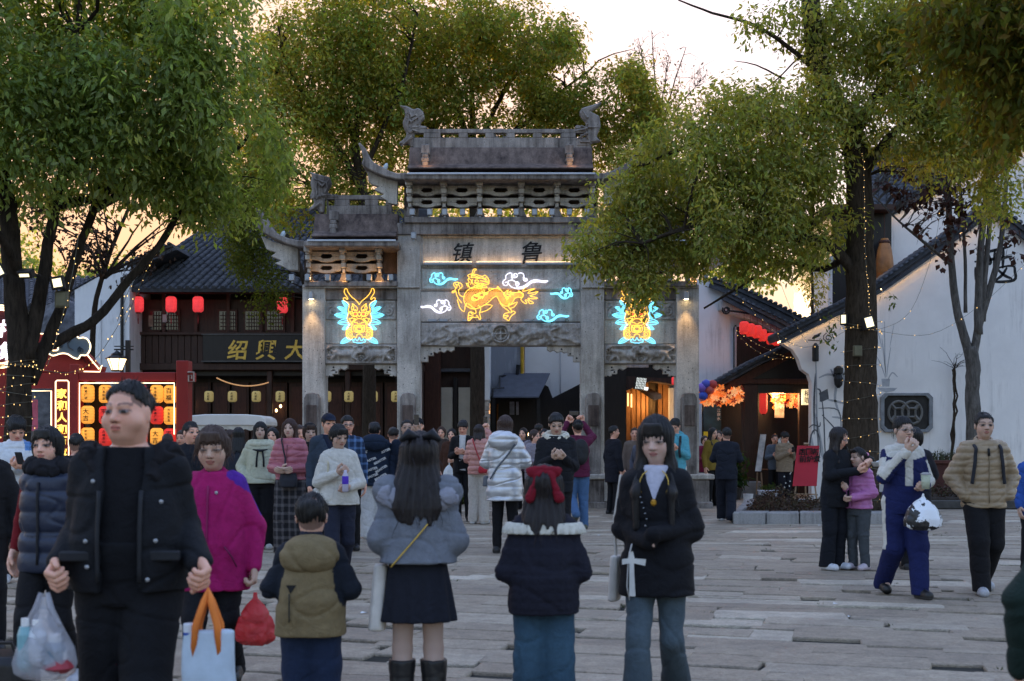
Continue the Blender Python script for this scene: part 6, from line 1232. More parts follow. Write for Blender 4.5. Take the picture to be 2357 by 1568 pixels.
    e_=fr&(((x-.15)/.085)**2+((z+.002)/(.034*eyes))**2<1); paint(e_,(.20,.17,.16)); paint(e_&(np.abs(x-.15)<.04),(.012,.009,.008)); paint(fr&(np.abs(x-.155)<.098)&(np.abs(z-.028*eyes-.01+((x-.15)/.1)**2*.02)<.012),(.03,.02,.018),.7)
    paint(fr&(x>.055)&(x<.255)&(np.abs(z-.112-.02*np.sin((x-.05)*13))<(.024 if sex=='m' else .018)),tuple(c*.6+.006 for c in hair[1][:3])if len(hair)>1 else(.02,.015,.012),.62)
    paint((y<-.33)&(((x-.035)/.026)**2+((z+.178)/.02)**2<1),(.09,.035,.03),.8)
    if sex=='m':paint(fr&(z<-.2)&(z>-.5)&~((x/.12)**2+((z+.272)/.07)**2<1),tuple(c*.72 for c in skin),.3)
    if hair[0]in('short','pony','bun')and len(hair)>1:
        o_=hair[2]if len(hair)>2 else{}; f0=o_.get('front',.30); th=np.maximum(f0-(f0-o_.get('nape',-.33))/.68*(y+.30),-.36); paint((z>th-.11)&(y>-.22)&~((x>.325)&(np.abs(z+.03)<.14)),tuple(c_*1.0+s_*.12 for c_,s_ in zip(hair[1],skin)),.8); paint((z>th-.03)&(y<=-.22),hair[1],.55)
    Vs,Qs,Cs=[Vb,Vh],[Qb,Qh+len(Vb)],[Cb,C]; hands={}
    for s in(-1,1):
        sh,el,w_,g=J[s]; dr=(w_-el)/np.linalg.norm(w_-el); hands[s]=w_+dr*.075*H
        if g=='hide':continue
        nr=np.array((-s*.8,-.1,.1))if w_[2]<zs-.12*H and abs(w_[0])>.08*H else np.array((-s*.25,.6,.5)); V_,Q_,C_=hand_mesh(w_,dr,nr,H,g,{3:.0042,2:.005,1:.007,0:.011}[q],tuple(c*.95 for c in skin))
        n=sum(len(v)for v in Vs); Vs.append(V_); Qs.append(Q_+n); Cs.append(C_)
    me=np_mesh('body',np.concatenate(Vs),np.concatenate(Qs),SKIN,True,np.concatenate(Cs)); link('body',me,SKIN,root,True)
    def part(name,fld,h,col,m=CLOTH,**kw):
        V,Q=fld.mesh(h,**kw); c=col(V)if callable(col)else np.tile(np.array(col,np.float32),(len(V),1))
        if not len(V):return None
        return link(name,np_mesh(name,V,Q,m,True,c),m,root,True)
    hc_={3:.0085,2:.0095,1:.014,0:.02}[q]
    wr0=.0030 if q>=1 else 0
    # --- lower clothing
    b=bot or{}
    if b.get('skirt'):
        f=Field(); z1=b.get('waist',.60)*H; z0=b['skirt']*H; a1=.082*A+.012; n=7; f.loft([(z0+(z1-z0)*t,0,0,a1+(b['flare']-a1)*(1-t)**.8,(a1*.78)+(b['flare']*.72-a1*.78)*(1-t)**.8)for t in np.linspace(0,1,n)],0,2.1,(.05,13)); part('skirt',f,hc_,b['col'])
    elif not b.get('none'):
        f=Field(); e=b.get('ease',.012); rk,ra=b.get('knee',.037)*H,b.get('ankle',.029)*H; torso(f,e*.6,hip_z-.035*H,hip_z+.11*H)
        for s in(-1,1):
            h0,k0,a0=Lg[s]; a1=a0+(k0-a0)*b.get('crop',-.12); f.rc(h0+np.array((0,0,.01)),k0,.052*A+e,rk+e,.02).rc(k0,a1,rk+e,ra+e,.025)
            if b.get('boot'):pass
        z0=.022*H; f.cut(lambda X,Y,Z_:z0-Z_+0*X+0*Y)
        part('trousers',f,hc_,b.get('col',BLK),b.get('mat',CLOTH),wr=wr0*1.3,wf=(20,20,30),seed=sd_+5)
    if b.get('boots'):
        for s in(-1,1):h0,k0,a0=Lg[s]; f=Field(); t_=a0+(k0-a0)*b['boots']; f.rc(a0,t_,.036*H,.045*H,.02); f.cut(lambda X,Y,Z_,zt=t_[2]:Z_-zt+0*X+0*Y); part('boot_shaft',f,hc_,BLK,LEATHER,wr=.002)
    for s in(-1,1): # shoes
        a0=Lg[s][2]; f=Field(); lift=max(0,a0[2]-.053*H); zz=a0[2]-.05*H+.0; toe=a0+np.array((s*.012*H,-.082*H,-.027*H-lift*.75)); heel=a0+np.array((0,.022*H,-.026*H)); f.rc(heel,toe,.027*H,.024*H,.02).rc(a0+np.array((0,.004,-.005)),a0+np.array((s*.004,-.03*H,-.02*H)),.028*H,.026*H,.02).rc(heel+np.array((0,0,-.006*H)),toe+np.array((0,0,-.004*H)),.029*H,.027*H,.01)
        if lift<=1e-6:f.cut(lambda X,Y,Z_:.003-Z_+0*X+0*Y)
        sc=shoe if not callable(shoe)else shoe
        zsole=heel[2]-.012*H
        part('shoe',f,max(hc_*.8,.008),lambda V,zs_=zsole:np.where((V[:,2:3]<zs_)&(lift<=1e-6),np.array([[min(.6,c*.8+.05)for c in sc]],np.float32),np.array([sc],np.float32)),NYLON if q else CLOTH)
    # --- upper clothing
    def garment(name,g):
        t=g.get('t',.018); f=Field(); hem=g.get('hem',.48)*H; torso(f,t,hem,g.get('ztop',9)*H,g.get('fl',.0),.02,g.get('p',2.3))
        f.rc((-sw*.72,ly(zs),zs-.024*H),(sw*.72,ly(zs),zs-.022*H),.030*H+t*.6,.030*H+t*.6,.04)
        if g.get('sleeve',True):
            c=g.get('cuff',.93); ws=g.get('sw',1.0)
            for s in(-1,1):
                sh,el,w_,_=J[s]; e2=el+(w_-el)*c; f.rc(sh+np.array((-s*.014*H,0,-.022*H)),el,.031*H+t*.75,(.024*H+t*.7)*ws,.035).rc(el,e2,(.024*H+t*.7)*ws,(.019*H+t*.5)*g.get('cw',1.0),.02)
        if g.get('collar'):
            ch,cr=g['collar']; n=9
            for k in range(n):
                a,a2=2*math.pi*k/n,2*math.pi*(k+1)/n; rr=nr_+cr*.75; zc=lambda an:zs+.012*H+ch*H*(.6+.4*math.cos(an-math.pi/2))
                f.rc((rr*math.cos(a),rr*math.sin(a)+ly(zs)+.004*H,zc(a)),(rr*math.cos(a2),rr*math.sin(a2)+ly(zs)+.004*H,zc(a2)),cr,cr,.015)
        if g.get('hood'):w_=g['hood']; f.el((0,.07*H*bw**.5+t,zs-.0*H),(.10*H*w_,.05*H*w_,.065*H*w_),.03).el((0,.055*H+t,zs+.03*H),(.075*H*w_,.04*H,.04*H),.03)
        if g.get('puffsh'):
            for s in(-1,1):f.el((s*(sw+.01*H),ly(zs)+.01,zs+.0*H),(.055*H,.055*H,.055*H),.03)
        f.rc((0,ly(zs),zs-.01*H),(0,ly(H),H-.25*hl),nr_+.006,nr_+.006+g.get('open',.0),.004,True)
        if g.get('v'):
            zv=g['v']*H; sl=g.get('vs',.33)
            f.cut(lambda X,Y,Z_:-np.maximum(np.maximum(np.abs(X)-(Z_-zv)*sl,Y+.0),Z_-9))
        if g.get('open_front'):wv=g['open_front']; f.cut(lambda X,Y,Z_:-np.maximum(np.abs(X+.0)-wv,Y+.01+0*Z_))
        qz=None
        if g.get('quilt'):pz,am=g['quilt']; qz=lambda V:am*(np.abs(np.sin(np.pi*V[:,2]/pz))**.55-.75)
        if g.get('quilt2'):pz,am=g['quilt2']; qz=lambda V:am*(np.minimum(np.abs(np.sin(np.pi*V[:,2]/pz)),np.abs(np.sin(np.pi*(V[:,0]+.01)/pz)))**.5-.7)
        V,Q=f.mesh(hc_,wr=g.get('wr',wr0*1.7),wf=g.get('wf',(17,17,38)),seed=sd_,quilt=qz)
        col=g['col']; c=col(V,J,H)if callable(col)else np.tile(np.array(col,np.float32),(len(V),1))
        if g.get('sleeve_col')is not None:
            m_=np.zeros(len(V),bool)
            for s in(-1,1):
                sh,el,w_,_=J[s]
                for a,b_,rr in((sh,el,.052*H+t),(el,w_,.05*H+t)):
                    dd=b_-a; tt=np.clip((V-a)@dd/(dd@dd),.12 if a is sh else 0,1)[:,None]; m_|=np.linalg.norm(V-a-tt*dd,axis=1)<rr
            c[m_]=g['sleeve_col']
        return link(name,np_mesh(name,V,Q,g.get('mat',CLOTH),True,c),None,root,True),V
    if mid:garment(mid.get('name','shirt'),{**dict(t=.006,wr=.001),**mid})
    TV=None
    if top:o_,TV=garment(top.get('name','jacket'),top)
    auto_zip=top and q>=1 and abs((yaw+180)%360-180)<80 and not top.get('open_front')and not top.get('v')and top.get('name','jacket')=='jacket' and not callable(top['col'])and extra is None
    def front(x,z,back=False,off=.003):
        """point on the garment surface at x, z"""
        m_=np.abs(V0[:,0]-x)+np.abs(V0[:,2]-z); c=V0[m_<.035]if(m_<.035).any()else V0[np.argsort(m_)[:4]]; yy=c[:,1].max()+off if back else c[:,1].min()-off
        return np.array((x,yy,z))
    V0=TV if TV is not None else Vb
    # --- hair, hats, spectacles
    st,hcol=hair[0],hair[1]; opt=hair[2]if len(hair)>2 else{}
    hg=Field(); ln=opt.get('len',1.0); inc=lambda X,Y,Z_:[(Ri[q_][0]*(X-HC[0])+Ri[q_][1]*(Y-HC[1])+Ri[q_][2]*(Z_-HC[2]))/hl for q_ in range(3)]
    if st!='bald':
        vol=opt.get('vol',1.0)*(1.02 if st=='short' else 1); hg.el(g_(0,.07,.14),np.array((.355*vol,.43*vol,.385*vol))*kf,0,R=Rm)
        if st in('long','bob'):
            zb=-.45*ln if st=='bob' else-1.25*ln
            zbot=HC[2]+zb*hl; zt=HC[2]+.2*hl; lvh=[]; tt=(top or{}).get('t',.02); yo=.052*H*bw**.8+tt; cw=opt.get('cw',1.0)
            for t_ in np.linspace(0,1,10):
                zz=zbot+(zt-zbot)*t_; lo=np.clip((zs+.10*H-zz)/(.14*H),0,1)if st=='long' else 0
                wv=(.36+(.05 if st=='bob' else .06*cw)*math.sin(t_*3.1))*(1 if t_>.12 else .82)*(1+(cw-1)*(1-t_)); yb=(.10+(.04*(1-t_)if st=='bob' else 0))*hl
                lvh.append((zz,HC[0],HC[1]+yb*(1-lo)+(yo+ly(zz))*lo,wv*hl,(.33*(1-lo))*hl+.034*H*lo+(.0 if st=='long' else-.09*(t_<.4))*hl))
            hg.loft(lvh,.04,2.2)
            if st=='long' and opt.get('frontlock',True):
                for s in(-1,1):
                    p0,p1,p2=g_(s*.29,-.08,.12),(HC[0]+s*.37*hl,HC[1]-.06*hl,HC[2]-.62*hl),(HC[0]+s*.42*hl,-(.058*H*bw**.8+tt),zs-.06*H); ze=HC[2]-1.25*ln*hl*(1.08 if s>0 else .96); p3=(HC[0]+s*.40*hl,-(.064*H*bw**.8+tt),ze)
                    hg.rc(p0,p1,.085*kf,.11*kf,.03).rc(p1,p2,.11*kf,.10*kf,.03)
                    if ze<p2[2]-.03:hg.rc(p2,p3,.10*kf,.05*kf,.03)
        if st=='pony':s=opt.get('side',.15); hg.rc(g_(s,.40,.12),g_(s*1.6,.62,-.15),.10*kf,.13*kf,.02).rc(g_(s*1.6,.62,-.15),g_(s*1.9,.55,-.75*ln),.13*kf,.05*kf,.02)
        if st=='bun':hg.el(g_(0,.38,.28),np.array((.14,.14,.14))*kf,.03)
        if st=='long':zj=HC[2]-1.25*ln*hl; hg.cut(lambda X,Y,Z_:zj+hl*(.10+.10*np.sin(X*55+2)+.07*np.sin(X*131))-Z_+0*Y)
        fz=opt.get('front',.30) # hairline height over the brow
        if st in('short','pony','bun','cap'):
            nape=opt.get('nape',-.33); slope=(fz-nape)/.68
            hg.cut(lambda X,Y,Z_:(lambda a:(np.maximum(fz-slope*(a[1]+.30),-.36)+.018*np.sin(a[0]*47+3*np.sin(a[1]*31))+.012*np.sin(a[1]*83+a[0]*29)+np.clip((a[0]/.22)**2*.06,0,.06)*(np.abs(a[0])<.25)*(a[1]<-.12)-a[2])*hl)(inc(X,Y,Z_)))
        else:
            hg.cut(lambda X,Y,Z_:(lambda a:-(np.sqrt((a[0]/(.245*opt.get('face',1)))**2+((a[2]+.36-fz*.5-.0)/(.36+fz*.5))**2)-1)*.25*hl*(a[1]<-.02)-(a[1]>=-.02)*.2)(inc(X,Y,Z_)))
        sa=(.75 if st in('short','cap')else 1.0); strand=lambda V:sa*.0045*np.sin(np.arctan2(V[:,0]-HC[0],V[:,1]-HC[1])*23+2.5*snoise(V*9,3))+sa*.005*snoise(V*np.array((40,40,9),np.float32),4)+(.004*snoise(V*np.array((75,75,60),np.float32),6)if st=='short' else 0)
        ho=part('hair',hg,{3:.0065,2:.007,1:.0105,0:.015}[q],hcol,HAIRM,quilt=strand if q else None)
        if q>=2 and ho and opt.get('hat')is None:
            n=len(ho.data.vertices); VH=np.zeros(n*3,np.float32); ho.data.vertices.foreach_get('co',VH); VH=VH.reshape(-1,3); NH=np.zeros(n*3,np.float32); ho.data.vertices.foreach_get('normal',NH); NH=NH.reshape(-1,3); sm_=MB()
            for _ in range(170 if q==3 or ppm>300 else 90):
                i=r.randrange(n); v,w_=Vector(VH[i]),Vector(NH[i]); L=r.uniform(.012,.03)if st=='short' else r.uniform(.03,.09); dn=Vector((r.uniform(-.3,.3),r.uniform(-.3,.3),.25 if st=='short' else-1.0)); e=v+w_*L*(.55 if st=='short' else .16)+dn*L*.9; sm_.tube([v-w_*.002,v.lerp(e,.5)+w_*L*.12,e],[.0016,.0014,.0006],3,cap=False)
            tag(sm_.build('hair_strands',mat('strand_%d%d'%(int(hcol[0]*999),int(hcol[1]*999)),hcol,.5,.2,10,0),root,local=True),kind='stuff')
        if opt.get('fringe'):
            fg_=Field()
            for k in range(9):
                a=(k-4)/4; fg_.rc(g_(a*.18,-.33+.04*abs(a),.38),g_(a*.25,-.40+.10*abs(a),.33-opt['fringe']+.03*((k*7)%3)),.05*kf,.022*kf,.012)
            part('fringe',fg_,{3:.006,2:.0065,1:.009,0:.014}[q],hcol,HAIRM)
        if opt.get('band')is not None:
            s=opt.get('side',.15); bd=MB(); c=g_(s,.43,.11); bd.tube([tuple(np.array(c)+np.array((math.cos(a)*.1,0,math.sin(a)*.1))*kf)for a in np.linspace(0,6.283,13)[:-1]],.05*kf,6,closed=True); bd.build('hair_band',mat('band_%d'%sd_,opt['band'],.8),root,local=True,sm=True)
    if opt.get('hat'):
        hat=Field(); hat.el(g_(0,.06,.2),np.array((.37,.44,.35))*kf,0,R=Rm); hat.cut(lambda X,Y,Z_:(.19-inc(X,Y,Z_)[2])*hl); 
        if opt.get('brim',True):hat.el(g_(0,-.42,.2),np.array((.24,.26,.035))*kf,.02,R=Rm)
        part('cap',hat,max(hh_*1.3,.007),opt['hat'])
    if glasses:
        gl=MB()
        for s in(-1,1):gl.tube([g_(s*.155+.12*math.cos(a),-.40,-.01+.085*math.sin(a))for a in np.linspace(0,6.283,15)[:-1]],.0022 if q>1 else .0035,4,closed=True); gl.tube([g_(s*.27,-.39,.0),g_(s*.36,-.1,.02),g_(s*.36,.06,.0)],.002 if q>1 else .003,4)
        gl.tube([g_(-.04,-.42,.0),g_(.04,-.42,.0)],.002 if q>1 else .003,4); gl.build('spectacles',GLASSW,root,local=True)
    M=Matrix.LocRotScale(root.location,root.rotation_euler,None); W=lambda p:M@Vector(p)
    ctx=dict(root=root,W=W,hands=hands,front=front,H=H,zs=zs,sw=sw,ly=ly,HC=HC,hl=hl,g=g_,kf=kf,V=V0,part=part,J=J,Lg=Lg,hc=hc_,inc=inc,nr=nr_)
    if auto_zip:surf_strip(ctx,[(0,z_)for z_ in np.linspace(zs-.03,top.get('hem',.48)*H+.03,8)],'zip',tuple(min(.5,c_*.45+.004)for c_ in top['col']),.006)
    if extra:extra(ctx)
    return ctx
def surf_strip(c,xs_zs,name,col,w_=.006,back=False,m=None,off=.003):
    """a narrow tape laid over the garment through given (x, z) points"""
    p=[c['front'](x,z,back,off)for x,z in xs_zs]; mb=MB(); mb.tube([tuple(v)for v in p],w_,6); return mb.build(name,m or mat(name+'_%d%d%d'%tuple(int(v*99)for v in col),col,.7),c['root'],local=True,sm=True)
def buttons(c,pts,col=(.5,.5,.5),r=.009):
    for x,z in pts:
        p=c['front'](x,z); b_=MB(); b_.lathe([(r,0),(r,.004),(r*.5,.006)],(0,0,0),8); o=b_.build('button',mat('metal_button',col,.35,.1,5,0,metal=.6),c['root'],local=True); o.location=tuple(p); o.rotation_euler=(math.pi/2,0,0)
def world_mb(mb,name,m,parent,W,sm=True):
    mb.v=[tuple(W(v))for v in mb.v]; return mb.build(name,m,parent,sm=sm)
# ------------------------------------------------------------------ bags, phones, cups
def bag_mat(name,col,alpha,rough=.25):
    m,t,b,mp=new_mat(name); b.inputs['Base Color'].default_value=(*col,1); b.inputs['Roughness'].default_value=rough; b.inputs['Transmission Weight'].default_value=0; b.inputs['Alpha'].default_value=alpha; b.inputs['Specular IOR Level'].default_value=.6
    bump(t,b,noise(t,mp.outputs[0],14,5,.7,1.5),1.0,.03); MATS[name]=m; return m
def plastic_bag(label,top,w_,h_,m,contents=(),group='carried plastic bags',handles=True,seed=1,knot=False):
    """thin bag hanging from the hand at `top`, with sagging sides"""
    t_=thing('plastic_bag',label,'bag',tuple(top),group); x,y,z=top; f=Field(); zb=-h_
    prof=[(0,.10),(.08,.14),(.2,.28),(.4,.62),(.62,.92),(.8,1.0),(.93,.92),(1.0,.6)]if not knot else[(0,.06),(.06,.05),(.12,.10),(.25,.45),(.45,.8),(.7,1.0),(.9,.95),(1,.55)]
    f.loft([(zb*a,0,0,max(.012,w_/2*b_),max(.012,w_*.33*b_))for a,b_ in prof],0,2.2,(.10,7)); V,Q=f.mesh(.010,wr=.007,wf=(26,26,18),seed=seed)
    V=V+np.array((x,y,z),np.float32); link('body',np_mesh('body',V,Q,m,True),m,t_)
    if handles and not knot:
        hb=MB()
        for s in(-1,1):hb.tube([(x+s*.012,y,z+.01),(x+s*w_*.12,y-.01,z-h_*.15),(x+s*w_*.28,y-.015,z-h_*.36)],[.010,.014,.012],6)
        hb.build('handle',m,t_,sm=True)
    for k,(dx,dz,ww,hh,cm)in enumerate(contents):
        o=thing('packed_item',label='item '+cm[2]+' inside the '+label.split(' bag')[0]+' bag',cat=cm[1],loc=(x+dx,y,z+dz),group=None); MB().lathe([(ww*.6,-hh/2),(ww,-hh/2+.02),(ww,hh/2-.03),(ww*.7,hh/2)],(x+dx,y-.02,z+dz),12).build('pack',cm[0],o,sm=False); MB().lathe([(ww*.55,0),(ww*.55,.03)],(x+dx,y-.02,z+dz+hh/2+.001),10).build('lid',mat('white_lid',(.7,.7,.7),.4),o)
    return t_
def tote(label,top,w_,h_,col,hcol,drop,depth=.12,lean=0,handles=2,rr=.012):
    t_=thing('tote_bag',label,'bag',tuple(top),'carried tote bags'); x,y,z=top; z0=z-drop; f=Field()
    f.loft([(z0-h_,lean*h_,0,w_*.43,depth*.5),(z0-h_*.85,lean*h_*.85,0,w_*.5,depth*.62),(z0-h_*.3,0,0,w_*.48,depth*.42),(z0,0,0,w_*.47,depth*.22)],0,3.6); V,Q=f.mesh(.011,wr=.006,wf=(14,14,9),seed=4); V=V+np.array((x,y,0),np.float32)
    link('body',np_mesh('body',V,Q,mat('tote_%s'%label[:9],col,.85,.08,20,.2),True),None,t_)
    for s in(-1,1)[:handles]:
        q=MB(); q.tube([(x-w_*.24,y+s*.03,z0-.1),(x-w_*.2,y+s*.03,z0+.02),(x-w_*.06,y+s*.012,z-.03),(x,y,z+.012),(x+w_*.06,y+s*.012,z-.03),(x+w_*.2,y+s*.03,z0+.02),(x+w_*.24,y+s*.03,z0-.1)],rr,6); q.build('handle',mat('strap_%s'%label[:9],hcol,.8),t_,sm=True)
    return t_
def phone(label,W,p,up=(0,0,1),w_=.075,h_=.155,face=1,rot=0,lit=False):
    t_=thing('smartphone',label,'phone',tuple(W(p)),'hand-held phones'); t_.rotation_euler=(rot,0,0)
    MB().box(-w_/2,w_/2,-.005,.005,-h_/2,h_/2).build('case',PHONE,t_,.006,local=True); MB().box(-w_*.45,w_*.45,.0052*face-.0006,.0052*face+.0006,-h_*.46,h_*.46).build('screen',SCREEN if lit else PHONE,t_,local=True); MB().lathe([(.006,0),(.006,.003)],(0,0,0),8).build('lens',PHONE,t_,local=True).location=(w_*.3,-.006*face,h_*.38)
def strap(label,W,pts,col,w_=.011,name='bag_strap'):
    q=MB(); q.tube([tuple(W(p))for p in crom([tuple(p)for p in pts],4)],w_,5); return q
def shoulder_bag(label,c,s,z,size,col,strap_col=None,back=False,hang=None,m=None):
    """small bag at the hip with a strap across to the opposite shoulder"""
    H,W=c['H'],c['W']; x=s*(c['sw']+.02)if hang is None else hang; t_=thing('shoulder_bag',label,'bag',tuple(W((x,0,z))),'worn shoulder bags'); a,b_,h_=size; f=Field()
    yb=(c['front'](x*.8,z,back,.03)[1]if hang is not None else-.02); f.loft([(z-h_/2,x,yb,a/2*.9,b_/2),(z,x,yb,a/2,b_/2*1.1),(z+h_/2,x,yb,a/2*.85,b_/2*.6)],0,3.4); V,Q=f.mesh(.011,wr=.003); V=np.array([tuple(W(v))for v in V],np.float32); bm_=m or mat('bagcloth_%s'%label[:10],col,.7,.1,20,.2)
    link('body',np_mesh('body',V,Q,bm_,True),None,t_)
    zs=c['zs']; fr=c['front']; P_=[np.array((x*.9,yb,z+h_/2-.02))]+[fr(x*.75-(x*.75+s*c['sw']*.55)*t,z+h_/2+.03+(zs+.03-z-h_/2)*t,back,.008)for t in(.2,.4,.6,.8,.95)]+[np.array((-s*c['sw']*.6,c['ly'](zs),zs+.052))]
    q=MB(); q.tube([tuple(W(p))for p in crom([tuple(p)for p in P_],4)],.010,5); q.build('strap',mat('strapc_%s'%label[:10],strap_col or col,.6),t_,sm=True); return t_
def backpack(label,c,col,front_straps=True,size=1.0):
    H,W,zs=c['H'],c['W'],c['zs']; t_=thing('backpack',label,'backpack',tuple(W((0,.15,zs-.2))),'worn backpacks'); f=Field(); yb=c['front'](0,zs-.15*H,True,.055)[1]; f.el((0,yb+.02,zs-.12*H),(.085*H*size,.055*H,.135*H*size),.02).el((0,yb+.06,zs-.17*H),(.06*H*size,.04*H,.06*H),.02); V,Q=f.mesh(.013,wr=.003); m=mat('pack_%s'%label[:10],col,.7,.2,20,.2)
    link('body',np_mesh('body',np.array([tuple(W(v))for v in V],np.float32),Q,m,True),None,t_)
    for s in(-1,1):
        x=s*c['sw']*.66; P_=[(x*1.02,c['ly'](zs)+.05,zs+.035)]+[tuple(c['front'](x*k,zs-dz*H,False,.006))for k,dz in((1.0,.01),(1.04,.05),(1.1,.10),(1.2,.16),(1.3,.21))]; q=MB(); q.tube([tuple(W(p))for p in crom(P_,4)],.017*(1 if H>1.5 else .8),6); q.build('strap',m,t_,sm=True)
# ------------------------------------------------------------------ foreground people
BRN=(.045,.022,.014); DBR=(.016,.009,.007); HBL=(.008,.007,.007); SK_F=(.76,.44,.325); SK_M=(.70,.37,.26)
def f1_extra(c):
    H,zs,W=c['H'],c['zs'],c['W']; f=Field()
    for k in range(14):
        a=math.pi*(-.15+1.3*k/13); p=np.array((math.cos(a)*.155,math.sin(a)*.11+.02,zs+.035-.03*abs(math.cos(a))-.02*math.sin(a))); f.el(p,(.055,.05,.048),.02)
    for s in(-1,1):f.rc((s*.15,.0,zs+.03),(s*.105,-.105,zs-.07),.05,.03,.02)
    V,Q=f.mesh(.008,wr=.009,wf=(60,60,60),seed=5); link('fur_hood',np_mesh('fur_hood',V,Q,CLOTH,True,np.tile(np.array((.011,.010,.012),np.float32),(len(V),1))),None,c['root'],True)
    buttons(c,[(-.105,1.31),(-.125,1.08),(-.12,.98),(.155,1.23),(.14,1.08),(.11,.93)],(.35,.36,.38),.0085)
    q=MB()
    for s in(-1,1):q.tube([tuple(c['front'](s*.08,z,False,.004))for z in np.linspace(zs-.12,.92,9)],.009,5)
    for s in(-1,1):
        p_=c['front'](s*.17,1.02,False,.004); MB().box(p_[0]-.06,p_[0]+.06,p_[1]-.004,p_[1]+.03,p_[2]-.02,p_[2]+.02).build('pocket_flap',mat('placket_black',(.014,.015,.018),.7),c['root'],.006,local=True)
    q.build('placket',mat('placket_black',(.014,.015,.018),.7),c['root'],local=True,sm=True)
C1=person(298,575,1.70,'heavyset man with cropped hair in a long black fur-hooded parka carrying two bags',4,3,.139,-24,0,0,1.27,'m',(((.128,.04,.655),(.145,-.07,.575),'grip'),((.126,.03,.655),(.182,-.09,.575),'grip')),'walkR',
    dict(name='parka',t=.034,hem=.515,col=(.010,.011,.014),fl=.06,open_front=.075,wr=.006,open=.03),dict(name='sweater',hem=.48,col=(.006,.006,.008),sleeve=False,ztop=.9),dict(col=(.007,.0075,.010),ease=.022,knee=.045,ankle=.04),(.01,.01,.01),('short',(.010,.009,.009),dict(front=.33,nape=-.2,vol=.985)),SK_M,extra=f1_extra,jaw=1.42,neck=1.25)
W1=C1['W']
tb=tote('pale blue-white tote bag with orange handles held by the man in the black parka',W1(C1['hands'][1]+np.array((.0,-.03,-.03))),.205,.52,(.42,.50,.58),(.62,.17,.03),.14,.13,.06,2,.014)
b_=thing('water_bottle','clear bottle with a white and blue cap sticking out of the pale tote bag','bottle',tuple(P(440,1420,5.1))); c_=W1(C1['hands'][1]+np.array((-.07,-.03,-.19))); MB().lathe([(.028,-.13),(.028,-.03),(.02,0)],tuple(c_),12).build('body',mat('bottle_plastic',(.5,.55,.6),.15,.1,6,0),b_,sm=True); MB().lathe([(.023,.001),(.024,.012)],tuple(c_),12).build('ring',mat('cap_blue',(.03,.09,.4),.4),b_); MB().lathe([(.025,.0125),(.025,.042),(.02,.046)],tuple(c_),12).build('cap',mat('cap_white',(.6,.63,.68),.4),b_)
pw=bag_mat('clear_white_plastic',(.62,.62,.68),.42)
h1=W1(C1['hands'][-1]+np.array((.0,-.02,-.03)))
plastic_bag('translucent white shopping bag full of groceries held by the man in the black parka',h1,.225,.315,pw,[(-.02,-.19,.035,.14,(mat('white_carton',(.55,.58,.62),.5),'carton','carton white')),(.045,-.225,.045,.1,(mat('tin_blue',(.15,.2,.25),.4),'tin','tin blue-grey')),(-.065,-.2,.03,.17,(mat('aqua_bottle',(.2,.38,.42),.3),'bottle','bottle aqua')),(.06,-.265,.06,.05,(mat('red_pack',(.25,.03,.04),.5),'packet','packet dark red'))],seed=3)
def f2_extra(c):
    f=Field(); zs=c['zs']
    for k in range(12):a=6.283*k/12; f.el((math.cos(a)*.1,math.sin(a)*.085,zs+.045+.012*math.sin(k*2.4)),(.05,.045,.055),.02)
    V,Q=f.mesh(.010,wr=.010,wf=(60,60,60)); link('fur_collar',np_mesh('fur_collar',V,Q,CLOTH,True,np.tile(np.array((.014,.014,.018),np.float32),(len(V),1))),None,c['root'],True); surf_strip(c,[(.0,z)for z in np.linspace(zs-.04,.76,8)],'zip',(.01,.01,.013),.008)
person(112,395,1.55,'woman with black bob in a navy quilted vest with red sleeves, at far left',-6,2,.138,-4,0,0,1.0,'f',(((.145,.03,.64),(.16,.02,.53)),'down'),'walkL',dict(name='vest',t=.036,hem=.455,col=(.016,.024,.05),sleeve=False,quilt=(.118,.017),mat=NYLON,),dict(name='sweater',hem=.5,t=.0,col=(.19,.012,.018)),dict(col=(.009,.009,.011),ease=.006),(.55,.56,.6),('bob',HBL,dict(front=.2,len=1.15,fringe=.17,face=.98)),SK_F,extra=f2_extra)
def f3_extra(c):
    zs=c['zs']; surf_strip(c,[(-.0,z)for z in np.linspace(zs-.03,.66,8)],'zip',(.20,.008,.07),.006)
    f=Field(); f.rc((0,c['ly'](zs),zs+.0),(0,c['ly'](zs)-.005,zs+.075),c['nr']+.016,c['nr']+.012,0); V,Q=f.mesh(.009); link('turtleneck',np_mesh('turtleneck',V,Q,CLOTH,True,np.tile(np.array((.02,.03,.05),np.float32),(len(V),1))),None,c['root'],True); buttons(c,[(.05,1.17)],(.5,.4,.45),.01)
    for s in(-1,1):surf_strip(c,[(s*.10,.86),(s*.14,.80),(s*.165,.74)],'pocket_zip',(.13,.006,.05),.005)
def mag(V,J,H):
    c=np.tile(np.array((.36,.010,.115),np.float32),(len(V),1)); sh=J[1][0]; m=(V[:,0]>sh[0]-.055)&(V[:,2]>sh[2]-.02-(V[:,0]-sh[0])*.8)|(V[:,0]>sh[0]-.005)&(V[:,2]>.93*sh[2]-.12)&(V[:,1]>-.0); c[m]=(.085,.02,.27); return c
C3=person(492,390,1.55,'older woman with cropped brown hair in a magenta jacket with purple shoulders',0,2,.16,0,8,0,1.22,'f',('down',((.165,.01,.635),(.165,-.03,.475),'grip')),'walkL',dict(t=.034,hem=.385,col=mag,collar=(.028,.022),wr=.006,fl=.05,mat=CLOTH),None,dict(col=(.010,.010,.013),ease=.012),(.01,.01,.01),('bob',(.065,.035,.024),dict(front=.13,len=.62,fringe=.17,vol=1.02,face=.98)),(.50,.32,.235),eyes=.35,extra=f3_extra,jaw=1.12)
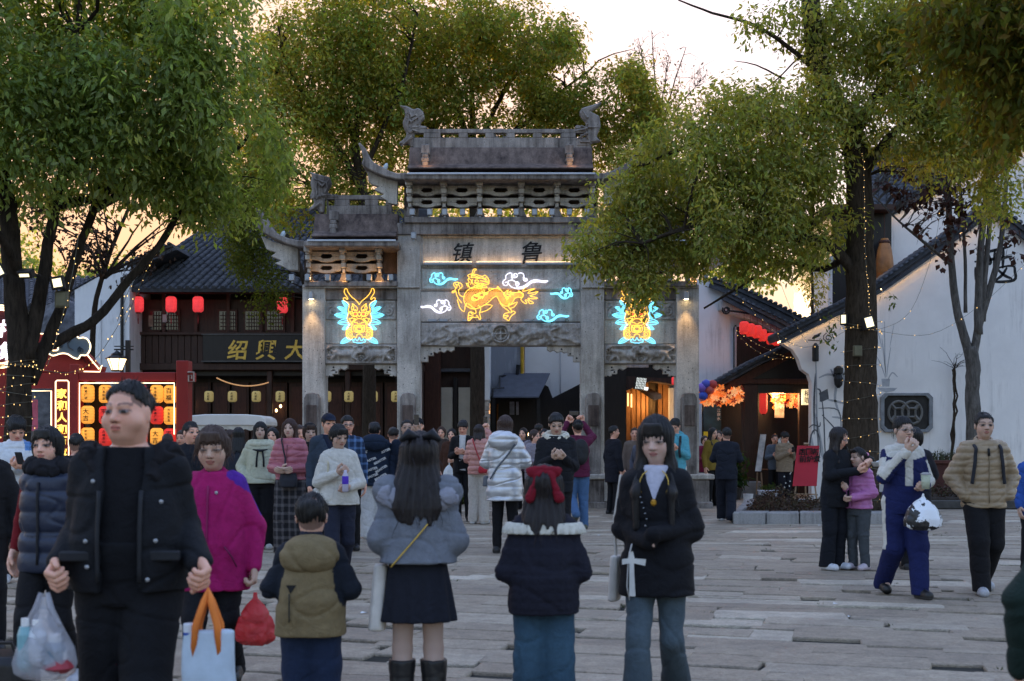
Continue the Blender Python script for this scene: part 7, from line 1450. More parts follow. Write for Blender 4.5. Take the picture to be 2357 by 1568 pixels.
plastic_bag('small bright red plastic bag knotted and held by the woman in magenta',C3['W'](C3['hands'][1]+np.array((.01,-.02,-.02))),.225,.31,bag_mat('red_plastic',(.62,.02,.025),.88),knot=True,seed=5)
def f4_extra(c):
    H,zs=c['H'],c['zs']; f=Field(); f.el((0,.075,zs-.035),(.148,.085,.10),.03).el((0,.05,zs+.025),(.125,.07,.05),.03); V,Q=f.mesh(.009,wr=.006,wf=(14,14,40),seed=9); link('hood',np_mesh('hood',V,Q,CLOTH,True,np.tile(np.array((.22,.165,.085),np.float32),(len(V),1))),None,c['root'],True)
    p=c['front'](.075,.75,True); tr=MB(); tr.add([(p[0]-.025,p[1],p[2]+.012),(p[0]+.025,p[1],p[2]+.012),(p[0]+.004,p[1]+.002,p[2]-.03)],[(0,1,2)]); tr.build('badge',INK,c['root'],local=True); surf_strip(c,[(.085,z)for z in np.linspace(.72,.58,5)],'cord',(.03,.028,.02),.004,True)
    f=Field(); f.rc((0,0,zs+.03),(0,0,zs+.06),c['nr']+.026,c['nr']+.022,0); V,Q=f.mesh(.009); link('inner_collar',np_mesh('inner_collar',V,Q,CLOTH,True,np.tile(np.array((.012,.018,.035),np.float32),(len(V),1))),None,c['root'],True)
person(716,460,1.197,'small boy seen from behind in a tan hooded jacket with navy sleeves',180,2,.178,4,4,0,1.24,'m',(((.178,.02,.64),(.13,-.16,.62),'hide'),((.178,.02,.64),(.13,-.16,.62),'hide')),'stand',dict(t=.03,hem=.418,col=(.22,.165,.085),sleeve_col=(.011,.015,.024),fl=.09,wr=.006,mat=CLOTH,p=2.6),None,dict(col=(.016,.028,.065),ease=.02,knee=.052,ankle=.046),(.05,.05,.06),('short',HBL,dict(front=.2,nape=-.28,vol=1.04)),(.66,.38,.28),extra=f4_extra)
def f5_extra(c):
    H,zs=c['H'],c['zs']; f=Field()
    for s in(-1,1):f.el((s*.155,.01,zs-.0),(.065,.07,.058),.02)
    for k in range(9):a=k/8; f.el((-.15+.30*a,.075,zs-.02-.04*math.sin(a*3.14)),(.05,.035,.05),.02)
    V,Q=f.mesh(.008,wr=.010,wf=(70,70,70)); link('fur_trim',np_mesh('fur_trim',V,Q,CLOTH,True,np.tile(np.array((.27,.275,.32),np.float32),(len(V),1))),None,c['root'],True)
    bw_=MB(); p=c['g'](0,.30,.40)
    for s in(-1,1):bw_.tube([p,tuple(np.array(p)+np.array((s*.06,.02,.025))),tuple(np.array(p)+np.array((s*.10,.03,-.01)))],[.012,.03,.012],7)
    bw_.build('hair_bow',mat('black_bow',(.006,.006,.008),.5),c['root'],local=True,sm=True)
C5=person(962,460,1.50,'girl from behind with long dark hair, grey fur-trimmed jacket and black mini skirt',183,2,.145,12,0,0,.98,'f',(((.138,.01,.655),(.10,-.15,.70),'hide'),((.138,.01,.655),(.10,-.15,.70),'hide')),'stand',dict(t=.03,hem=.575,col=(.17,.185,.215),fl=.22,sw=1.3,cw=1.2,puffsh=True,wr=.005),None,dict(skirt=.38,flare=.195,col=(.013,.015,.024),bare=True,boots=.85,waist=.6),(.01,.01,.012),('long',(.013,.008,.008),dict(front=.27,len=1.25,vol=1.1,frontlock=False,cw=1.5)),(.40,.285,.235),extra=f5_extra)
q=MB(); q.tube([tuple(C5['W'](p))for p in crom([tuple(C5['front'](x,z,True,.006))for x,z in((-.05,1.06),(.0,1.0),(.07,.92),(.13,.85))],4)],.0045,5); tt=thing('chain_bag','white tote with a gold chain strap behind the girl in the mini skirt','bag',tuple(C5['W']((.19,-.05,.75)))); q.build('chain_strap',GOLDP,tt,sm=True)
f=Field(); f.loft([(.52,.205,-.03,.045,.08),(.85,.185,-.03,.035,.06)],0,3); V,Q=f.mesh(.011); link('body',np_mesh('body',np.array([tuple(C5['W'](v))for v in V],np.float32),Q,mat('cream_canvas',(.55,.52,.47),.8),True),None,tt)
def f6_extra(c):
    H,zs=c['H'],c['zs']; f=Field()
    n=28; f.loft([(zs-.055,0,.0,.205,.125),(zs-.03,0,0,.205,.122),(zs+.0,0,0,.19,.11)],0,2.4,(.05,30)); V,Q=f.mesh(.0075); link('ruffle_collar',np_mesh('ruffle_collar',V,Q,CLOTH,True,np.tile(np.array((.62,.60,.52),np.float32),(len(V),1))),None,c['root'],True)
    f=Field(); f.loft([(zs-.045,0,.0,.19,.117),(zs+.035,0,0,.10,.08)],0,2.4); V,Q=f.mesh(.0085); link('collar_yoke',np_mesh('collar_yoke',V,Q,CLOTH,True,np.tile(np.array((.012,.012,.022),np.float32),(len(V),1))),None,c['root'],True)
    g=c['g']; f=Field(); kf=c['kf']
    f.rc(g(-.34,.12,.42),g(.34,.12,.42),.07*kf,.07*kf,.02).el(g(0,.3,.42),np.array((.09,.08,.1))*kf,.02)
    for s in(-1,1):f.el(g(s*.2,.36,.36),np.array((.2,.08,.14))*kf,.02).rc(g(s*.14,.42,.3),g(s*.33,.42,-.22),.06*kf,.11*kf,.02)
    V,Q=f.mesh(.007,wr=.004,wf=(50,50,50)); link('hair_bow',np_mesh('hair_bow',V,Q,CLOTH,True,np.tile(np.array((.20,.008,.02),np.float32),(len(V),1))),None,c['root'],True)
person(1252,460,1.338,'child from behind with a red velvet hair bow and navy jacket with white ruffle collar',180,2,.165,0,4,0,1.18,'f',(((.152,.02,.63),(.12,-.16,.64),'hide'),((.152,.02,.63),(.12,-.16,.64),'hide')),'stand',dict(t=.03,hem=.456,col=(.013,.0135,.024),quilt2=(.045,.006),wr=.004,fl=.05),None,dict(col=lambda V:np.array([[.022,.048,.075]],np.float32)*(1+1.1*np.exp(-((V[:,2:3]-.45)/.16)**2)*(V[:,1:2]>0)),ease=.012,knee=.05,ankle=.055),(.2,.2,.2),('long',(.014,.009,.009),dict(front=.27,len=.8,vol=1.05,frontlock=False,cw=1.2)),SK_F,extra=f6_extra)
def f7_extra(c):
    H,zs=c['H'],c['zs']; cr=MB(); o=c['front'](-.11,.80,False,.006)
    cr.add([(o[0]+x,o[1]-.001,o[2]+z)for x,z in((-.012,-.13),(.02,-.13),(.012,.02),(.012,.04),(.07,.028),(.075,.062),(.015,.065),(.008,.10),(-.015,.10),(-.014,.065),(-.05,.06),(-.05,.032),(-.012,.038))],[tuple(range(13))]); cr.build('cross_print',mat('white_print',(.6,.6,.58),.8),c['root'],local=True)
    surf_strip(c,[(-.105,.94),(-.13,.86),(-.135,.72),(-.12,.62)],'white_piping',(.5,.5,.5),.004)
    nk=MB(); nk.tube([(.075*math.sin(a),-.075-.045*math.cos(a*.5),zs+.03-.16*math.cos(a*.5)**2)for a in np.linspace(-2.6,2.6,15)],.003,4); nk.build('necklace',GOLDP,c['root'],local=True); MB().lathe([(.003,-.018),(.015,-.008),(.015,.008),(.003,.018)],(0,-.128,zs-.145),8).build('pendant',mat('amber_pendant',(.4,.2,.02),.3),c['root'],local=True)
    st=MB()
    for k in range(7):p=c['front'](-.075+k*.008,zs-.09-.028*k,False,.004); st.lathe([(.005,0),(.004,.004)],tuple(p),6)
    tag(st.build('studs',METAL,c['root'],local=True),kind='stuff')
C7=person(1512,440,1.59,'young woman with long black hair and fringe in a black cardigan with a white cross',-14,2,.142,-8,12,0,1.0,'f',(((.132,.02,.635),(.0,-.125,.595),'hide'),((.132,.02,.635),(.0,-.14,.625),'hide')),'walkL',dict(name='cardigan',t=.026,hem=.42,col=(.0075,.008,.011),v=.715,vs=.34,fl=.08,sw=1.1,wr=.006),dict(name='blouse',hem=.55,col=(.52,.52,.62),sleeve=False,open=.02,t=.012),dict(col=lambda V:np.array([[.060,.085,.105]],np.float32)*(.75+.5*np.exp(-((V[:,2:3]-.5)/.2)**2)),ease=.006,knee=.034,ankle=.05),(.16,.2,.24),('long',(.009,.0075,.008),dict(front=.14,len=1.75,vol=1.04,fringe=.2,face=.9)),(.56,.385,.32),extra=f7_extra,eyes=.45)
t_=thing('canvas_bag','pale canvas bag on the hip of the woman in the black cardigan','bag',tuple(C7['W']((-.24,.05,.8)))); f=Field(); f.loft([(.62,-.235,.06,.03,.09),(.86,-.225,.05,.025,.07)],0,3); V,Q=f.mesh(.011); link('body',np_mesh('body',np.array([tuple(C7['W'](v))for v in V],np.float32),Q,MATS['cream_canvas'],True),None,t_); MB().tube([tuple(C7['W'](p))for p in((-.225,.05,.86),(-.23,.03,1.05),(-.19,.0,1.29))],.008,4).build('strap',MATS['cream_canvas'],t_)
person(2535,700,1.45,'figure in a dark green padded coat cut off by the right edge',170,2,.14,0,0,0,1.15,'f',('down',((.19,.02,.64),(.175,-.02,.475),'relax')),'stand',dict(t=.04,hem=.50,col=(.012,.026,.022),quilt=(.13,.008),fl=.05),None,dict(col=(.02,.03,.04)),BLK,('bob',HBL),SK_F)
person(-38,330,1.58,'person in black mostly outside the left edge',20,1,.138,0,0,0,1.0,'f',('down',((.16,.0,.64),(.15,-.02,.5))),'stand',dict(t=.03,hem=.5,col=BLK),None,dict(col=BLK),BLK,('bob',HBL),SK_F)
# ------------------------------------------------------------------ middle distance
def m1_extra(c):phone('black phone looked at by the man in the white puffer jacket at far left',c['W'],(c['hands'][1]+c['hands'][-1])/2+np.array((0,-.02,.04)),rot=.6)
def wh(V,J,H):c=np.tile(np.array((.60,.63,.66),np.float32),(len(V),1)); c[(V[:,0]>.07)&(V[:,2]>.8*H)&(V[:,1]<.02)]=(.08,.22,.5); return c
C=person(38,220,1.72,'man with bushy black hair in a white puffer jacket looking down at a phone',25,2,.138,5,30,0,1.08,'m',('phone','phone'),'stand',dict(t=.04,hem=.50,col=wh,quilt=(.14,.014),mat=NYLON,collar=(.03,.026)),dict(hem=.5,col=(.5,.5,.5),sleeve=False),dict(col=BLK),(.55,.55,.56),('short',HBL,dict(front=.14,nape=-.42,vol=1.13)),SK_M,extra=m1_extra)
person(440,205,1.69,'man with cropped hair in dark jacket behind the magenta woman',18,2,.138,25,0,0,1.05,'m',('down','down'),'stand',dict(t=.025,hem=.48,col=(.012,.014,.02),collar=(.02,.02)),None,dict(col=BLK),BLK,('short',HBL,dict(front=.24,vol=.97)),SK_M)
def m3_extra(c):
    H,zs=c['H'],c['zs']; f=Field()
    for k in range(12):a=6.283*k/12; f.el((math.cos(a)*.125,math.sin(a)*.09,zs+.01-.025*(math.sin(a)<0)),(.055,.05,.045),.025)
    V,Q=f.mesh(.011,wr=.004); link('big_collar',np_mesh('big_collar',V,Q,CLOTH,True,np.tile(np.array((.55,.55,.42),np.float32),(len(V),1))),None,c['root'],True)
    for s in(-1,1):surf_strip(c,[(s*.03,zs-.1),(s*.045,zs-.2),(s*.05,zs-.32)],'ribbon',(.012,.014,.02),.014)
    MB().tube([(-.1,c['front'](-.08,zs-.1,False,.03)[1],zs-.085),(0,c['front'](0,zs-.1,False,.03)[1],zs-.1),(.1,c['front'](.08,zs-.1,False,.03)[1],zs-.085)],[.008,.02,.008],6).build('ribbon_bow',MATS['ribbon_111'],c['root'],local=True)
person(600,168,1.74,'girl with long black hair in a cream jacket tied with black ribbons',8,2,.128,-6,0,0,1.0,'f',('pocket','pocket'),'stand',dict(t=.036,hem=.52,col=(.52,.53,.40),fl=.12,cw=1.3,wr=.006),None,dict(col=(.009,.009,.012),ease=.03,knee=.05,ankle=.055),(.5,.5,.48),('long',HBL,dict(front=.2,len=.75)),(.55,.39,.31),extra=m3_extra)
def plaid(V):a=(np.sin(V[:,0]*75)>.5).astype(float)+(np.sin(V[:,2]*60)>.5); return np.array([[.02,.02,.024]],np.float32)+a[:,None]*np.array([[.055,.05,.05]],np.float32)
C=person(668,178,1.76,'woman with reddish-brown hair in a pink puffer jacket and plaid trousers',-6,2,.13,-2,0,0,1.02,'f',('fold','fold'),'stand',dict(t=.042,hem=.56,col=(.42,.125,.16),quilt=(.085,.013),mat=NYLON,collar=(.02,.022)),None,dict(col=plaid,ease=.03,knee=.052,ankle=.056),BLK,('long',(.05,.018,.012),dict(front=.27,len=.7,vol=1.02)),(.58,.40,.32))
shoulder_bag('dark small bag held low in front of the woman in pink',C,1,.98,(.24,.1,.18),(.02,.022,.03),None,False,.03)
person(714,172,1.72,'woman with brown fringe and black beret in black, between pink and navy-capped figures',6,2,.134,10,6,0,1.0,'f',('down','down'),'stand',dict(t=.025,hem=.48,col=(.012,.012,.014),collar=(.02,.016)),None,dict(col=BLK),BLK,('bob',(.045,.022,.014),dict(front=.14,fringe=.16,len=.9,hat=BLK,brim=False)),(.54,.37,.29))
person(757,183,1.82,'man in a navy baseball cap and slate jacket',14,2,.132,14,2,0,1.1,'m',('down','down'),'stand',dict(t=.025,hem=.5,col=(.035,.05,.075),v=.72,vs=.35),dict(hem=.5,col=(.012,.018,.04),sleeve=False),dict(col=BLK),BLK,('short',HBL,dict(front=.2,hat=(.012,.018,.04))),SK_M)
person(800,170,1.82,'man in spectacles and checked blue shirt behind the white-sweater woman',5,1,.132,10,0,0,1.0,'m',('down','down'),'stand',dict(t=.018,hem=.5,col=lambda V,J,H:plaid(V)*np.array([[.8,1.6,3.0]],np.float32)),None,dict(col=BLK),BLK,('short',HBL,dict(front=.22)),SK_M,glasses=True)
def m8_extra(c):
    t_=thing('drink_bottle','clear bottle with a purple label held by the woman in the white cardigan','bottle',tuple(c['W'](c['hands'][1]))); p=c['W']((c['hands'][1]+c['hands'][-1])/2+np.array((0,-.03,-.015))); MB().lathe([(.02,-.11),(.032,-.1),(.032,.05),(.015,.09),(.015,.11)],tuple(p),12).build('body',mat('milky_plastic',(.45,.43,.55),.25,.1,5,0),t_,sm=True); MB().lathe([(.0335,-.03),(.0335,.05)],tuple(p),12).build('label',mat('violet_label',(.06,.02,.38),.4),t_)
C8=person(780,223,1.64,'woman with short black hair in an off-white cardigan holding a purple-labelled bottle',14,2,.14,22,16,0,1.06,'f',(((.15,-.01,.64),(.02,-.15,.70),'grip'),((.15,-.01,.635),(.045,-.15,.61),'grip')),'walkL',dict(name='cardigan',t=.03,hem=.50,col=(.56,.54,.49),fl=.1,collar=(.022,.024),wr=.004),None,dict(col=(.016,.019,.035),ease=.014),(.16,.06,.022),('bob',HBL,dict(front=.16,len=.5,fringe=.14)),(.46,.30,.23),extra=m8_extra)
t_=thing('white_tote','soft white tote bag under the arm of the woman in the off-white cardigan','bag',tuple(C8['W']((-.26,.05,.9)))); f=Field(); f.el((-.27,.06,.84),(.15,.08,.10),.02).el((-.2,.05,.93),(.08,.06,.07),.03); V,Q=f.mesh(.011,wr=.008,wf=(25,25,25)); link('body',np_mesh('body',np.array([tuple(C8['W'](v))for v in V],np.float32),Q,mat('white_canvas',(.62,.62,.6),.85),True),None,t_); MB().tube([tuple(C8['W'](p))for p in((-.18,-.02,.95),(-.13,-.125,1.1),(-.12,-.10,1.25),(-.115,.0,1.345))],.011,5).build('strap',mat('buff_strap',(.45,.40,.28),.8),t_)
def m9_extra(c):
    for k,(x,z,ro)in enumerate(((-.05,1.2,.35),(.10,1.19,.5),(-.03,1.06,.3),(.12,1.07,.55),(-.16,1.3,.4),(-.02,.96,.35),(.11,.95,.5),(.16,1.33,.4))):
        p=c['front'](-x,z,True,.006); n=Vector((-x*2.2,1,0)); chars('lettering','BEASTER',tuple(p+np.array((.11*math.cos(ro)*.9,.004,-.09*math.sin(ro)))),.036,mat('white_transfer',(.6,.6,.6),.7),c['root'],step=(-.8*math.cos(ro),0,.8*math.sin(ro)),bold=.03,rot=ro,normal=n,local=True)
person(862,152,1.76,'person from behind in a navy jacket printed BEASTER with black hood and white trousers',184,2,.132,-10,0,0,1.16,'m',('front','front'),'stand',dict(t=.045,hem=.46,col=(.012,.022,.045),hood=1.15,fl=.05,wr=.006),None,dict(col=(.6,.6,.6),ease=.03,knee=.05,ankle=.04),(.6,.6,.62),('short',BLK,dict(front=.2,nape=-.4,vol=1.06)),SK_M,extra=m9_extra)
def m10_extra(c):phone('black phone held up beside the face of the open-mouthed man',c['W'],c['hands'][1]+np.array((0,-.03,.05)),face=-1)
person(937,152,1.80,'open-mouthed balding man in a navy jacket raising a phone',6,2,.138,0,-4,0,1.12,'m',('down',((.16,-.08,.74),(.10,-.14,.90),'grip')),'stand',dict(t=.028,hem=.5,col=(.013,.02,.04),collar=(.02,.02)),None,dict(col=BLK),BLK,('short',HBL,dict(front=.36,vol=.96)),(.47,.30,.22),mouth_open=True,extra=m10_extra)
C=person(1040,112,1.74,'woman in a rust-brown coat carrying a white plastic bag beyond the hedge',-4,1,.132,-8,0,0,1.05,'f',('down',((.14,-.03,.64),(.04,-.14,.62),'grip')),'stand',dict(name='coat',t=.03,hem=.30,col=(.055,.022,.012),fl=.06),None,dict(col=BLK),BLK,('bob',HBL,dict(len=.8)),SK_F)
plastic_bag('white plastic bag held by the woman in the rust-brown coat',C['W'](C['hands'][1]+np.array((0,-.03,-.03))),.24,.34,bag_mat('white_plastic',(.7,.7,.68),.92),knot=True,seed=7)
person(1066,124,1.86,'young man in an open black jacket over a white shirt, looking down',-6,1,.13,-5,22,0,1.0,'m',('hold','hold'),'stand',dict(t=.025,hem=.48,col=BLK,open_front=.06),dict(hem=.5,col=(.6,.6,.58),sleeve=False),dict(col=BLK),BLK,('short',HBL,dict(front=.16,vol=1.1)),SK_M)
def m13_extra(c):phone('phone held up by the girl in the pink jacket',c['W'],c['hands'][-1]+np.array((0,-.03,.06)),face=1,lit=True)
C=person(1102,128,1.78,'girl from behind in a pale pink puffer jacket raising a phone',165,2,.13,0,0,0,1.02,'f',(((.12,-.12,.80),(.04,-.18,.93),'grip'),'hold'),'stand',dict(t=.042,hem=.50,col=(.52,.24,.20),quilt=(.095,.014),mat=NYLON),None,dict(col=(.52,.47,.41),ease=.02,knee=.046,ankle=.04),(.6,.6,.6),('long',(.022,.012,.01),dict(front=.27,len=.62)),SK_F,extra=m13_extra)
shoulder_bag('small red bag with a red strap across the pale pink jacket',C,-1,.98,(.16,.08,.12),(.38,.02,.03),None,True,-.13)
C=person(1162,174,1.81,'woman from behind in a shiny silver quilted jacket',172,2,.135,14,0,0,1.12,'f',('front','front'),'stand',dict(t=.05,hem=.385,col=(.6,.6,.62),quilt=(.125,.010),mat=SILVER,fl=.05,sw=1.2,hood=1.1,wr=.008),None,dict(col=(.008,.008,.01),ease=.004),(.01,.01,.01),('long',(.045,.02,.013),dict(front=.27,len=.45,vol=1.06,frontlock=False)),SK_F)
q=MB(); q.tube([tuple(C['W'](p))for p in crom([tuple(C['front'](x,z,True,.006))for x,z in((-.17,1.44),(-.05,1.28),(.08,1.13),(.17,.98))],4)],.012,5); tt=thing('crossbody_bag','grey crossbody bag strap over the silver jacket','bag',tuple(C['W']((.2,0,.95)))); q.build('strap',mat('steel_strap',(.12,.14,.17),.5),tt); f=Field(); f.loft([(.88,.25,-.02,.05,.09),(1.02,.245,-.02,.04,.08)],0,3); V,Q=f.mesh(.014); link('body',np_mesh('body',np.array([tuple(C['W'](v))for v in V],np.float32),Q,mat('steel_bag',(.1,.11,.13),.6),True),None,tt)
def m15_extra(c):
    f=Field(); zs=c['zs']
    for k in range(14):a=6.283*k/14; f.el((math.cos(a)*.125,math.sin(a)*.10+.02,zs+.045+.03*math.sin(a)),(.05,.05,.052),.02)
    V,Q=f.mesh(.011,wr=.011,wf=(55,55,55)); link('fleece_hood',np_mesh('fleece_hood',V,Q,CLOTH,True,np.tile(np.array((.60,.57,.47),np.float32),(len(V),1))),None,c['root'],True)
person(1280,183,1.82,'man in a black pullover with a white fleecy hood looking down',4,2,.14,0,20,0,1.22,'m',('phone','phone'),'stand',dict(name='pullover',t=.032,hem=.46,col=(.011,.012,.016)),None,dict(col=BLK),BLK,('short',HBL,dict(front=.23,vol=1.04)),(.50,.33,.25),extra=m15_extra)
def m16_extra(c):phone('phone held sideways above the head of the man in maroon',c['W'],(c['hands'][1]+c['hands'][-1])/2+np.array((0,-.03,.05)),w_=.16,h_=.075,face=1,lit=True)
C=person(1330,136,1.84,'man from behind in a maroon jacket and black cap raising a phone with both hands',188,2,.132,0,-6,0,1.12,'m',('photo','photo'),'kick',dict(t=.035,hem=.48,col=(.105,.014,.045),wr=.007),None,dict(col=(.065,.13,.25),ease=.016),(.07,.075,.05),('short',HBL,dict(front=.2,hat=BLK)),SK_M,extra=m16_extra)
tb_=backpack('black backpack hanging on the man in maroon',C,(.014,.014,.016),size=.9)
person(1230,122,1.70,'woman in a lilac-grey jacket behind the silver jacket',30,1,.138,30,0,0,1.05,'f',('front','front'),'stand',dict(t=.035,hem=.45,col=(.25,.22,.25),hood=1.0),None,dict(col=BLK),BLK,('bob',BRN,dict(len=.8)),SK_F)
person(1254,118,1.72,'smiling dark-haired woman just left of the man with the fleecy hood',-10,1,.138,-10,0,0,1,'f',('down','down'),'stand',dict(t=.025,hem=.45,col=(.03,.025,.028)),None,dict(col=BLK),BLK,('bob',HBL,dict(len=.9)),SK_F)
person(1412,113,1.80,'man in a dark coat standing in the right bay, face in profile',120,1,.135,-30,0,0,1.12,'m',('down','down'),'stand',dict(name='coat',t=.03,hem=.36,col=(.012,.013,.02)),None,dict(col=BLK),BLK,('short',HBL),SK_M)
def m18_extra(c):q=MB(); q.tube([tuple(c['front'](.105,z,False,.006))for z in np.linspace(c['zs']+.01,c['zs']-.36,7)],.022,5); q.build('strap',mat('pack_strap',(.02,.024,.028),.7),c['root'],local=True); p=c['front'](-.03,c['zs']-.16,False,.006); MB().box(p[0]-.06,p[0]+.06,p[1]-.003,p[1]+.004,p[2]-.012,p[2]+.012).build('chest_print',mat('white_transfer',(.6,.6,.6),.7),c['root'],local=True)
person(1554,128,1.88,'young man in a turquoise hoodie and white trousers by the right outer pillar',-12,2,.13,-14,24,0,1.05,'m',('phone','phone'),'stand',dict(name='hoodie',t=.035,hem=.47,col=(.10,.36,.44),hood=.9),None,dict(col=(.55,.52,.48),ease=.02),(.5,.5,.5),('short',HBL,dict(front=.18,vol=1.06)),SK_M,extra=m18_extra)
person(1672,124,1.73,'man from behind in a dark navy jacket and black trousers beside the right plinth',170,2,.135,25,6,0,1.15,'m',('front','front'),'walkR',dict(t=.035,hem=.45,col=(.013,.016,.026),collar=(.02,.018)),None,dict(col=(.010,.012,.020),ease=.022,knee=.045,ankle=.04),(.62,.62,.64),('short',HBL,dict(front=.2,nape=-.42)),SK_M)
def m20_extra(c):
    phone('phone in the hands of the young man in the beige fleece',c['W'],(c['hands'][1]+c['hands'][-1])/2+np.array((0,-.02,.04)),rot=.5)
    st=MB(); r=random.Random(2)
    for k in range(7):
        x,z,s=r.choice((-1,1))*r.uniform(.04,.11),r.uniform(.25,.78),.03; y=-.13
        st.add([(x+(s if i%2==0 else s*.4)*math.cos(i*.6283),y,z+(s if i%2==0 else s*.4)*math.sin(i*.6283))for i in range(10)],[tuple(range(10))])
    tag(st.build('star_print',mat('white_print',(.6,.6,.58),.8),c['root'],local=True),kind='stuff'); f=Field()
    for k in range(9):a=math.pi*k/8; f.el((math.cos(a)*.12,.04+math.sin(a)*.07,c['zs']+.06+.09*math.sin(a)),(.04,.04,.05),.02)
    V,Q=f.mesh(.014); link('white_hood',np_mesh('white_hood',V,Q,CLOTH,True,np.tile(np.array((.55,.54,.5),np.float32),(len(V),1))),None,c['root'],True)
person(1806,92,1.72,'young man in a beige fleece jacket with white hood checking a phone under the porch',20,2,.145,25,24,0,1.15,'m',('phone','phone'),'stand',dict(t=.05,hem=.42,col=(.27,.205,.14),wr=.006,sw=1.15),None,dict(col=(.013,.014,.022),ease=.02),BLK,('short',HBL,dict(front=.14,vol=1.1)),SK_M,extra=m20_extra,d=33.0)
def m21_extra(c):
    t_=thing('paper_bowl','small white paper bowl of food held between the mother and the girl in pink','bowl',tuple(c['W'](c['hands'][1]))); p=c['W']((c['hands'][1]+c['hands'][-1])/2+np.array((.03,-.06,.02))); MB().lathe([(.035,-.03),(.06,.02),(.062,.022)],tuple(p),14).build('bowl',mat('paper_white',(.65,.65,.65),.6),t_,sm=True); MB().tube([tuple(p+Vector((0,0,.02))),tuple(p+Vector((.09,0,.05)))],.008,4).build('stick',mat('paper_white',(.65,.65,.65),.6),t_)
person(1918,200,1.63,'mother with long dark hair in black, bending to feed the girl in pink',38,2,.14,22,20,-6,1.05,'f',(((.14,-.04,.66),(.02,-.2,.70),'grip'),((.14,-.04,.66),(.05,-.22,.73),'grip')),'stand',dict(t=.03,hem=.44,col=(.0095,.011,.015)),None,dict(col=(.009,.011,.017),ease=.012,knee=.042,ankle=.046),(.6,.62,.66),('long',(.013,.008,.008),dict(front=.26,len=1.15)),SK_F,extra=m21_extra,lean=-.05,glasses=True)
person(1976,200,1.40,'girl in a pink-lilac quilted jacket with ponytail and pink band, eating',-48,2,.155,-18,0,0,1.06,'f',(((.14,-.02,.66),(.03,-.17,.68),'grip'),((.15,.0,.64),(.05,-.16,.60),'grip')),'stand',dict(t=.036,hem=.50,col=(.50,.17,.40),quilt=(.05,.008),mat=NYLON,collar=(.02,.02)),None,dict(col=(.07,.08,.09),ease=.012),(.58,.5,.56),('pony',HBL,dict(front=.24,len=1.0,side=.2,band=(.6,.25,.4),fringe=.1)),(.56,.37,.29),mouth_open=True,eyes=.35)
def suit(V,J,H):
    c=np.tile(np.array((.012,.018,.085),np.float32),(len(V),1)); zs=J[1][0][2]; m=(V[:,2]>zs-.10+np.abs(V[:,0])*.2)&(np.abs(V[:,0])<.19)&(V[:,1]<.08)&(np.abs(V[:,0])>.0); c[m]=(.60,.58,.52)
    m=(np.abs(V[:,0])<.035)&(V[:,2]>zs-.34)&(V[:,1]<0); c[m]=(.60,.58,.52)
    for s in(-1,1):
        sh,el,w_,_=J[s]
        for a,b_,lo,hi in((sh,el,.35,1.0),(el,w_,0,.75)):
            dd=b_-a; tt=(V-a)@dd/(dd@dd); ds=np.linalg.norm(V-a-np.clip(tt,0,1)[:,None]*dd,axis=1); m=(tt>lo)&(tt<hi)&(ds<.085)&((V-a-np.clip(tt,0,1)[:,None]*dd)[:,0]*s>.012); c[m]=(.60,.58,.52)
    return c
def suitleg(V):c=np.tile(np.array((.012,.018,.085),np.float32),(len(V),1)); c[(np.abs(V[:,0])>.112)&(V[:,2]>.45)&(np.abs(V[:,1])<.05)&(V[:,0]<0)]=(.6,.58,.52); return c
def m23_extra(c):
    t_=thing('plastic_cup','clear plastic cup of pale green drink held by the woman in the navy tracksuit','cup',tuple(c['W'](c['hands'][1]))); p=c['W'](c['hands'][1]+np.array((.0,-.055,.07))); MB().lathe([(.035,-.08),(.044,.05)],tuple(p),16).build('cup',bag_mat('pale_drink',(.50,.55,.40),.85,.1),t_,sm=True); MB().lathe([(.047,.051),(.047,.062),(.03,.075)],tuple(p),16).build('lid',bag_mat('clear_lid',(.6,.6,.6),.5,.1),t_,sm=True)
C23=person(2078,242,1.70,'woman in spectacles and a navy tracksuit with white panels, hand to her mouth',6,2,.14,12,2,0,1.14,'f',(((.15,-.06,.665),(.035,-.15,.815),'grip'),((.155,-.01,.64),(.06,-.16,.62),'grip')),'walkR',dict(t=.032,hem=.46,col=suit,collar=(.028,.022),wr=.005),None,dict(col=suitleg,ease=.024,knee=.045,ankle=.034),(.012,.012,.012),('pony',HBL,dict(front=.25,len=1.1,side=.33)),(.52,.345,.265),glasses=True,extra=m23_extra,jaw=1.12)
def chk():m=mat('black_white_foil',(.5,.52,.55),.3,.5,9,.6,spec=.6,col2=(.01,.01,.012)); cr=m.node_tree.nodes['Color Ramp'].color_ramp; cr.interpolation='CONSTANT'; cr.elements[0].position=0; cr.elements[1].position=.5; return m
plastic_bag('shiny black and white patterned bag hanging from the wrist of the tracksuit woman',C23['W'](C23['hands'][1]+np.array((.0,-.0,-.05))),.34,.34,chk(),seed=8,knot=True)
for s in(-1,1):
    h0,k0,a0=C23['Lg'][s]; f=Field(); t1=a0+(k0-a0)*.3; f.rc(a0,t1,.062,.064,.02); f.cut(lambda X,Y,Z_,zt=t1[2]:Z_-zt+0*X+0*Y); C23['part']('boot_shaft',f,.01,BLK,LEATHER)
def m24_extra(c):
    surf_strip(c,[(0,z)for z in np.linspace(c['zs']-.02,.88,9)],'zip',(.20,.15,.09),.006); surf_strip(c,[(0,c['zs']-.03),(0,c['zs']-.10)],'zip_top',(.012,.012,.012),.012)
